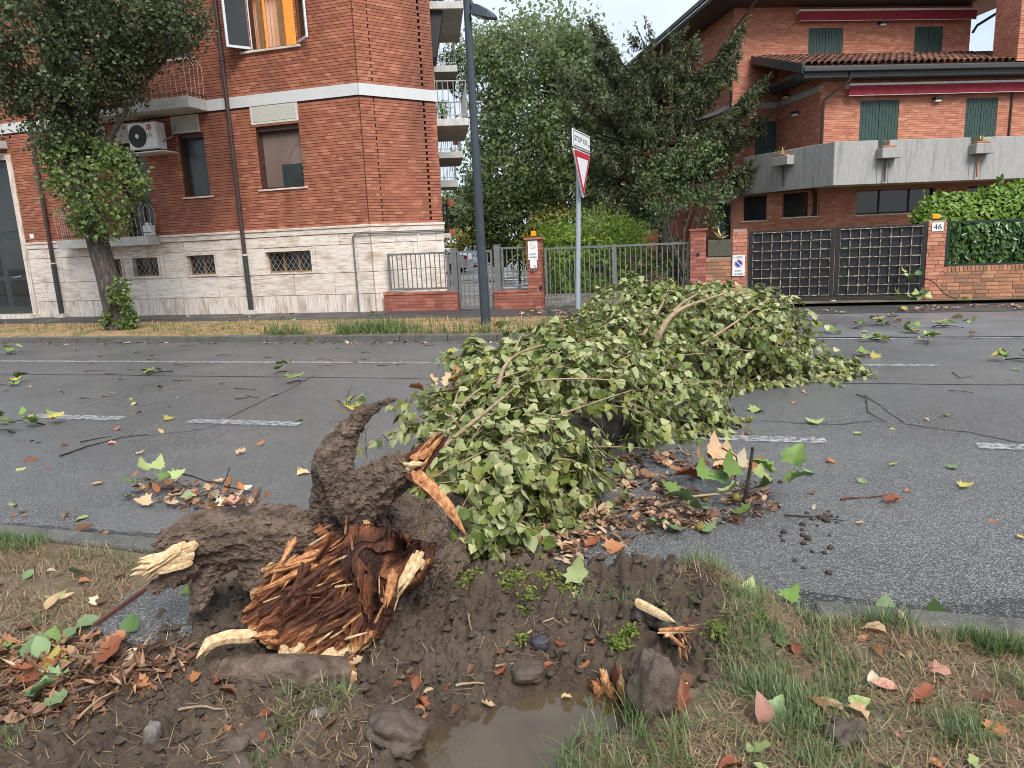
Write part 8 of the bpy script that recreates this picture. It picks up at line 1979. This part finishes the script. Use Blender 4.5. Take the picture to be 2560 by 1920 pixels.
# left cluster on the road
lt = thing('plane_twig', road_pt(400, 1240), 'plane twig with yellow green leaves on the left road', 'twig')
twig_stem(lt, [at(430, 1180, 1225), at(480, 1190, 1235), at(520, 1205, 1240), at(560, 1210, 1245), at(575, 1168, 1235)], .008, .004); twig_stem(lt, [at(560, 1215, 1245), at(600, 1224, 1245), at(650, 1234, 1245)], .006, .004)
for px, py, gy, size, c, rot, tilt in ((365, 1180, 1230, .24, 'pale_green', 2.4, (-.6, .3)), (345, 1210, 1240, .24, 'green', 3.4, (-.4, .2)), (390, 1175, 1230, .22, 'pale_green', 1.4, (-.7, .2)), (400, 1200, 1240, .20, 'green', .3, (-.4, .3)), (430, 1195, 1240, .2, 'pale_green', .4, (-.3, .4)), (470, 1248, 1260, .14, 'cool_green', 1.8, (-.6, .2)), (330, 1245, 1250, .18, 'pale_green', 3.4, (-.2, .3))):
    place_leaf('plane' if size > .15 else 'poplar', c, at(px, py, gy), size * .62, rot, tilt, lt, 'leaf')
dl = thing('dry_leaf_clump', road_pt(560, 1260), 'drift of cream and tan curled leaves behind the left root', 'leaves')
for k in range(26):
    px, py = [(525, 1215), (540, 1250), (580, 1235), (600, 1255), (630, 1250), (560, 1270), (600, 1220), (420, 1222), (380, 1240), (460, 1235)][k % 10]
    px += rng.normal() * 12; py += rng.normal() * 7; place_leaf(('ragged', 'oval', 'plane')[k % 3], ('tan', 'cream', 'orange', 'tan', 'pink')[k % 5], at(px, py, py + 12), rng.uniform(.08, .14), None, (rng.normal() * .5 - .3, rng.normal() * .4), dl, 'leaf')
# dark splintery twig with dry leaves at the edge of the crown
kt = thing('dry_twig', P(1130, 1010, 5.6), 'dead twig with curled brown leaves at the left edge of the crown', 'twig')
twig_stem(kt, [P(1125, 1060, 5.2), P(1138, 1010, 5.3), P(1150, 965, 5.5), P(1165, 955, 5.6)], .010, .006); twig_stem(kt, [P(1030, 992, 5.7), P(1075, 985, 5.6), P(1130, 975, 5.5)], .005, .004)
for px, py, c, rot, t in ((1085, 968, 'tan', 2.4, (-.8, .4)), (1112, 968, 'tan', 1.0, (-.7, .3)), (1128, 982, 'brown', .5, (-.5, .3)), (1140, 955, 'orange', 1.4, (-.9, .2)), (1060, 975, 'orange', 3.0, (-.4, .3))): place_leaf('ragged', c, P(px, py, 5.5), .13, rot, t, kt, 'leaf')
# green twigs with leaves on the far asphalt and against the gate
def spray(px, py, size, n, lab, c=('green', 'pale_green', 'yellow')):
    o = thing('leafy_twig', G(px, py, .01), lab, 'twig'); b = G(px, py, .02)
    d = np.array([rng.normal(), rng.normal() * .5, 0]); d = unit(d) * size; mb = MB(); limb(mb, b - d, b + d, .010, .004, .12, 7, px, .2); mb.build('stem', M['dark_bark'], o)
    for k in range(n): place_leaf('plane', c[k % len(c)], b + d * rng.uniform(-1, 1) + np.array([0, 0, rng.uniform(0, .12)]) + rng.normal(size=3) * [.06, .06, .0], rng.uniform(.11, .19), None, (rng.normal() * .3 - .15, rng.normal() * .3), o, 'leaf')
for px, py, s, n, lab in ((2195, 850, .22, 8, 'leafy plane twig on the far road between two others'), (2285, 832, .2, 6, 'leafy plane twig lying towards the number 46 pier'), (2315, 855, .2, 6, 'rounded heap of green leaves on the faded far line'), (2370, 818, .24, 7, 'leafy plane twig furthest along the far road to the right'), (2050, 835, .22, 5, 'yellow green twig just beyond the tip of the crown'), (2150, 818, .22, 5, 'thin twig with few leaves on the wet smooth asphalt'), (2205, 812, .14, 4, 'pale flat leaf cluster on the wet smooth asphalt'), (2545, 900, .14, 5, 'green leaf bundle at the right picture edge of the road'), (2165, 890, .12, 3, 'flattened pale leaves on the far lane'),
                          (30, 882, .25, 5, 'yellow green leaf spray at the far left of the road'), (60, 1060, .3, 8, 'big leafy twig across the left end of the dash'), (10, 1078, .2, 4, 'yellow leaf spray below the big leafy twig at left'), (390, 933, .25, 4, 'flattened green twig beyond the white line, left'), (30, 962, .25, 4, 'flattened twig near the left end of the road seam'), (700, 932, .12, 3, 'pair of yellow leaves near the road seam'), (890, 1020, .13, 5, 'green leaves behind the tip of the upright root'), (1130, 893, .18, 4, 'green leaves on the white line beside the crown'), (735, 955, .10, 2, 'small yellow leaves on road before the seam')):
    spray(px, py, s, n, lab)
gtw = thing('leafy_twig', G(2330, 735, .03), 'wilted plane twig hanging against the black gate and brick pier', 'twig')
gy = VG.pt(0, .25, 0)
def onG(px, py, d=.15): s_, z_ = VG.hit(px, py, d); return VG.pt(s_, d, z_)
twig_stem(gtw, [onG(2300, 690), onG(2335, 705), onG(2360, 735), onG(2400, 752, .3), onG(2430, 752, .5)], .012, .008)
for px, py, rot in ((2268, 692, 2), (2280, 700, 3), (2295, 688, 1), (2262, 682, 2.5), (2275, 745, 2), (2290, 738, 1.2), (2300, 750, .4), (2310, 735, 1.5), (2245, 735, 2.2), (2250, 748, 3.0), (2320, 745, .8), (2285, 755, 4), (2405, 755, 1), (2420, 758, .4), (2395, 762, 2.4)): place_leaf('plane', ('green', 'dark_green', 'pale_green')[int(rot * 7) % 3], onG(px, py, .2), .17, rot, (-.9, rng.normal() * .3), gtw, 'leaf')
# loose twigs and bark strips on the road: countable, alike
for k in range(54):
    s_ = rng.uniform(-13, -3.2); v_ = rng.uniform(7.2, 12.4)
    if k >= 46: s_, v_ = rng.uniform(.8, 4.5), rng.uniform(4.2, 9.5)
    a = rng.normal() * .35; L_ = rng.uniform(.08, .45); mb = MB(); b = RP(s_, v_, .008); d = RU * math.cos(a) + RV * math.sin(a)
    limb(mb, b, b + d * L_, rng.uniform(.004, .010), .003, .02, 5, k * 3.3, .15)
    l_ = k < 46; tag(mb.build('loose_twig', M['rust_bark'] if 'rust_bark' in M else M.setdefault('rust_bark', plain('red_brown_bark', (0.085, 0.032, 0.022), .85, vary=.4))), 'thin reddish brown twig lying loose on the road ' + ('left' if l_ else 'right') + ' of the fallen tree', 'twig', 'loose twigs on the road ' + ('left' if l_ else 'right'))
for k, pth in enumerate(([(150, 1140), (220, 1115), (300, 1095), (370, 1085)], [(200, 1105), (250, 1095), (280, 1090)])):
    mb = MB(); c = np.array([road_pt(x, y, .012) for x, y in pth]); mb.tube(c, np.linspace(.008, .003, len(c)), 6); tag(mb.build('loose_twig', M['dark_bark']), ('long' if k == 0 else 'short') + ' dark twig in the drifted line of leaves on the left road', 'twig')
for k, pth in enumerate(([(1960, 1288), (2040, 1292), (2110, 1302)], [(2140, 985), (2165, 995), (2170, 1030), (2215, 1055)], [(2380, 930), (2400, 945), (2430, 940)])):
    mb = MB(); c = np.array([road_pt(x, y, .012) for x, y in pth]); mb.tube(c, np.linspace(.006, .003, len(c)), 6); tag(mb.build('loose_twig', M['dark_bark']), ('straight thin twig by the soil crumbs on the right road', 'bent forked twig on the right road below the crown tip', 'small hooked twig far out on the right road')[k], 'twig')

# stones, clods, broken roots
def rock(name, c, dims, lab, cat, m, seed=0, amp=.18, grp=None, rot=0.0, tilt=0.0, res=30):
    a, b = np.meshgrid(np.linspace(0, math.pi, res), np.linspace(0, 2 * math.pi, res * 2, endpoint=False), indexing='ij'); d = np.stack([np.sin(a) * np.cos(b), np.sin(a) * np.sin(b), np.cos(a)], -1)
    f = 1 + amp * 2 * fbm(d[..., 0] * 1.6 + seed, d[..., 1] * 1.6, d[..., 2] * 1.6 + seed, 4) - .25 * amp * np.abs(fbm(d[..., 0] * 5 + seed, d[..., 1] * 5, d[..., 2] * 5, 3)) * 3
    sq = d / (np.abs(d) ** 4).sum(-1, keepdims=True) ** .25; V = (d * .45 + sq * .55) * f[..., None] * np.array(dims)
    ct, st_ = math.cos(tilt), math.sin(tilt); V = V @ np.array([[ct, 0, st_], [0, 1, 0], [-st_, 0, ct]]).T; cr, sr_ = math.cos(rot), math.sin(rot); V = V @ np.array([[cr, -sr_, 0], [sr_, cr, 0], [0, 0, 1]]).T + c
    n0, n1 = a.shape; i, j = np.meshgrid(np.arange(n0 - 1), np.arange(n1), indexing='ij'); j2 = (j + 1) % n1; mb = MB(); mb.add(V.reshape(-1, 3), np.stack([i * n1 + j, (i + 1) * n1 + j, (i + 1) * n1 + j2, i * n1 + j2], -1).reshape(-1, 4))
    o = mb.build(name, m, None, smooth=True)
    return tag(o, lab, cat, grp) if lab else o
M['mud_rock'] = mat('muddy_rock', [(0.3, (0.055, 0.040, 0.030)), (0.55, (0.095, 0.069, 0.052)), (0.75, (0.14, 0.105, 0.082))], scale=8, detail=10, rough=.6, bump=1, bscale=30, bdist=.012)
M['clod'] = mat('clod', [(0.3, (0.040, 0.028, 0.021)), (0.7, (0.085, 0.062, 0.046))], scale=14, detail=9, rough=.75, bump=.9, bscale=50, bdist=.012)
M['stone'] = plain('stone', (0.15, 0.135, 0.12), .7, bump=.4, bscale=40, vary=.25)
rock('mud_block', on_verge(1625, 1765, .06), (.085, .10, .15), 'large upright mud covered rock at the right end of the puddle', 'rock', M['mud_rock'], 3, .2, rot=.3, tilt=.12)
rock('mud_block', on_verge(990, 1840, .02), (.10, .12, .065), 'smooth slanting mud covered block left of the puddle', 'rock', M['mud_rock'], 8, .2, rot=.9, tilt=.35)
rock('stone', on_verge(383, 1845, .015), (.028, .03, .05), 'small grey pointed stone standing in the left mud', 'stone', M['stone'], 5, .15, tilt=.2)
rock('stone', on_verge(650, 1835, .01), (.085, .07, .035), 'flat buff stone half sunk in the mud, larger of two', 'stone', M['mud_rock'], 6, .15); rock('stone', on_verge(590, 1865, .005), (.055, .05, .03), 'grey stone beside the flat buff stone', 'stone', M['mud_rock'], 7, .15); rock('stone', on_verge(795, 1795, .01), (.035, .035, .025), 'round grey stone right of the flat buff stone', 'stone', M['stone'], 9, .15)
rock('stone', on_verge(1350, 1610, .01), (.04, .04, .03), 'dark slate stone under the white leaf scrap', 'stone', plain('slate', (.035, .037, .042), .5), 12, .15); rock('stone', on_verge(600, 1930, .01), (.06, .06, .04), 'muddy stone at the very bottom of the picture', 'stone', M['mud_rock'], 14, .15)
rock('stone', on_verge(1320, 1680, .005), (.07, .06, .035), 'smooth brown flat stone on the bank under crossed straws', 'stone', M['mud_rock'], 19, .1)
cb = thing('clod_ball', on_verge(2112, 1850), 'ball of dark mud clods stuck together on the right verge', 'clod')
for k, (x, y, r_) in enumerate(((2085, 1850, .036), (2110, 1835, .034), (2140, 1835, .034), (2120, 1860, .03), (2095, 1822, .026), (2145, 1862, .026), (2105, 1872, .024))):
    o = rock('clod', on_verge(x, y, .02), (r_, r_, r_ * .9), None, None, M['mud_rock'], 30 + k, .12, res=18); w_ = o.matrix_basis.copy(); o.parent = cb; o.matrix_parent_inverse = BASE[cb.name].inverted()
clm = MB()
for k in range(3600):                                        # crumbs all over the churned mud
    q = in_poly(MUD, 1)[0]; h = float(verge_h(q[0], q[1])[0])
    if h < .03: continue
    r_ = .004 + .026 * rng.random() ** 4; c = RP(q[0], q[1], h + r_ * .3); V = rand_dirs(10) * r_ * rng.uniform(.7, 1.2, (10, 1))
    t_, f_ = np.linspace(0, 1, 3), 0
    ico = np.array([[0, 0, 1], [.9, 0, .3], [.28, .85, .3], [-.72, .53, .3], [-.72, -.53, .3], [.28, -.85, .3], [0, 0, -.8]]) * r_ * rng.uniform(.75, 1.25, (7, 1))
    clm.add(ico + c, [[0, 1, 2], [0, 2, 3], [0, 3, 4], [0, 4, 5], [0, 5, 1], [6, 2, 1], [6, 3, 2], [6, 4, 3], [6, 5, 4], [6, 1, 5]])
tag(clm.build('mud_crumbs', M['clod'], None), kind='stuff')
for k in range(34):
    px, py = (2030 + rng.normal() * 40, 1330 + rng.normal() * 50) if k > 12 else (2060 + rng.normal() * 22, 1295 + rng.normal() * 9); r_ = rng.uniform(.008, .02)
    rock('soil_crumb', road_pt(px, py, r_ * .5), (r_, r_ * .9, r_ * .8), 'dark crumb of soil dropped on the wet road right of the litter', 'clod', M['clod'], k, .25, 'soil crumbs on the road', res=9)
# split root with bare pale wood, torn stump, half-buried root pieces
def vchain(seq):
    pts = np.array([on_verge(x, y, dz) for x, y, dz, r in seq]); return pts, np.array([r for *_, r in seq])
sr = thing('split_root', on_verge(1660, 1590), 'split dark root with bare cream wood lying on the mud mound', 'root')
pts, rd_ = vchain([(1585, 1555, .05, .035), (1630, 1570, .05, .045), (1680, 1595, .05, .045), (1720, 1625, .05, .04)]); mb = MB(); mb.tube(pts, rd_, 12); mb.build('bark', M['bark'], sr, smooth=True)
def vsplint(a, b, w, m, th, seed, root, lift=.09):
    A, B = on_verge(*a, lift), on_verge(*b, lift); path = [(*project(A), A[1]), (*project((A + B) / 2), (A[1] + B[1]) / 2), (*project(B), B[1])]; splinter(path, w, th, m, 'splinter', .2, root, seed)
vsplint((1590, 1552), (1690, 1605), .022, 'cream_wood', .02, 3, sr, .095)
for k in range(22):
    x0, y0 = 1660 + rng.normal() * 12, 1628 + rng.normal() * 9; x1, y1 = (1738 + rng.normal() * 8, 1612 + rng.normal() * 12) if k < 12 else (1708 + rng.normal() * 14, 1680 + rng.normal() * 12)
    if k >= 12: x0 += 38
    vsplint((x0, y0), (x1, y1), rng.uniform(.003, .010), ('cream_wood', 'orange_wood', 'dark_wood')[(k + k // 12) % 3], .010, k * 3, sr, .085 + .01 * rng.random())
sp_ = thing('torn_stump', on_verge(1540, 1720), 'torn upright wood stump with orange splinters beside the puddle', 'stump')
for k in range(34):
    x = 1478 + 3.7 * k + rng.normal() * 7; b = on_verge(x, 1742 + rng.normal() * 6, -.02); hgt = .07 + .09 * math.exp(-((k - 17) / 9) ** 2) * rng.random() + .03 * rng.random(); e = b + np.array([rng.normal() * .03, .03 + rng.normal() * .03, hgt])
    splinter([(*project(b), b[1]), (*project((b + e) / 2), (b[1] + e[1]) / 2), (*project(e), e[1])], rng.uniform(.005, .019), .012, ('orange_wood', 'dark_wood', 'orange_wood', 'dark_wood', 'cream_wood')[k % 5], 'splinter', .6, sp_, k)
b = on_verge(1540, 1722); o = rock('heartwood', b + np.array([0, .06, -.005]), (.06, .03, .04), None, None, M['dark_wood'], 41, .3, res=24); o.parent = sp_; o.matrix_parent_inverse = BASE[sp_.name].inverted()
br = thing('buried_root', on_verge(740, 1700), 'thick muddy root half buried in front of the torn face', 'root')
pts, rd_ = vchain([(560, 1690, .0, .05), (650, 1695, .03, .07), (760, 1700, .035, .075), (850, 1700, .035, .065), (885, 1705, .03, .05)]); mb = MB(); mb.tube(pts, rd_, 16)
ob = mb.build('bark', M['root_mud'], br, smooth=True)
for k in range(5): vsplint((870 + k * 3, 1670 + k * 12), (895, 1690 + k * 10), .012, ('orange_wood', 'cream_wood')[k % 2], .015, k, br, .05)
for k, (a, b) in enumerate((((1320, 1592), (1385, 1560)), ((1240, 1665), (1320, 1680)), ((1140, 1725), (1210, 1710)), ((1170, 1545), (1180, 1590)), ((190, 1830), (300, 1740)), ((450, 1800), (560, 1790)))):
    A, B = on_verge(*a, .02), on_verge(*b, .03); mb = MB(); limb(mb, A, B, .006, .003, .1, 6, k, .1); tag(mb.build('loose_twig', M['tan_branch']), ('orange brown stick pointing at the mossy edge', 'pale straw stick crossing the flat brown stone', 'pale stick left of the bank stone', 'thin pale stem standing in the dark mud', 'long pale stem on the left mud slope', 'thin pale stick over the curled dark red leaf')[k], 'stick')
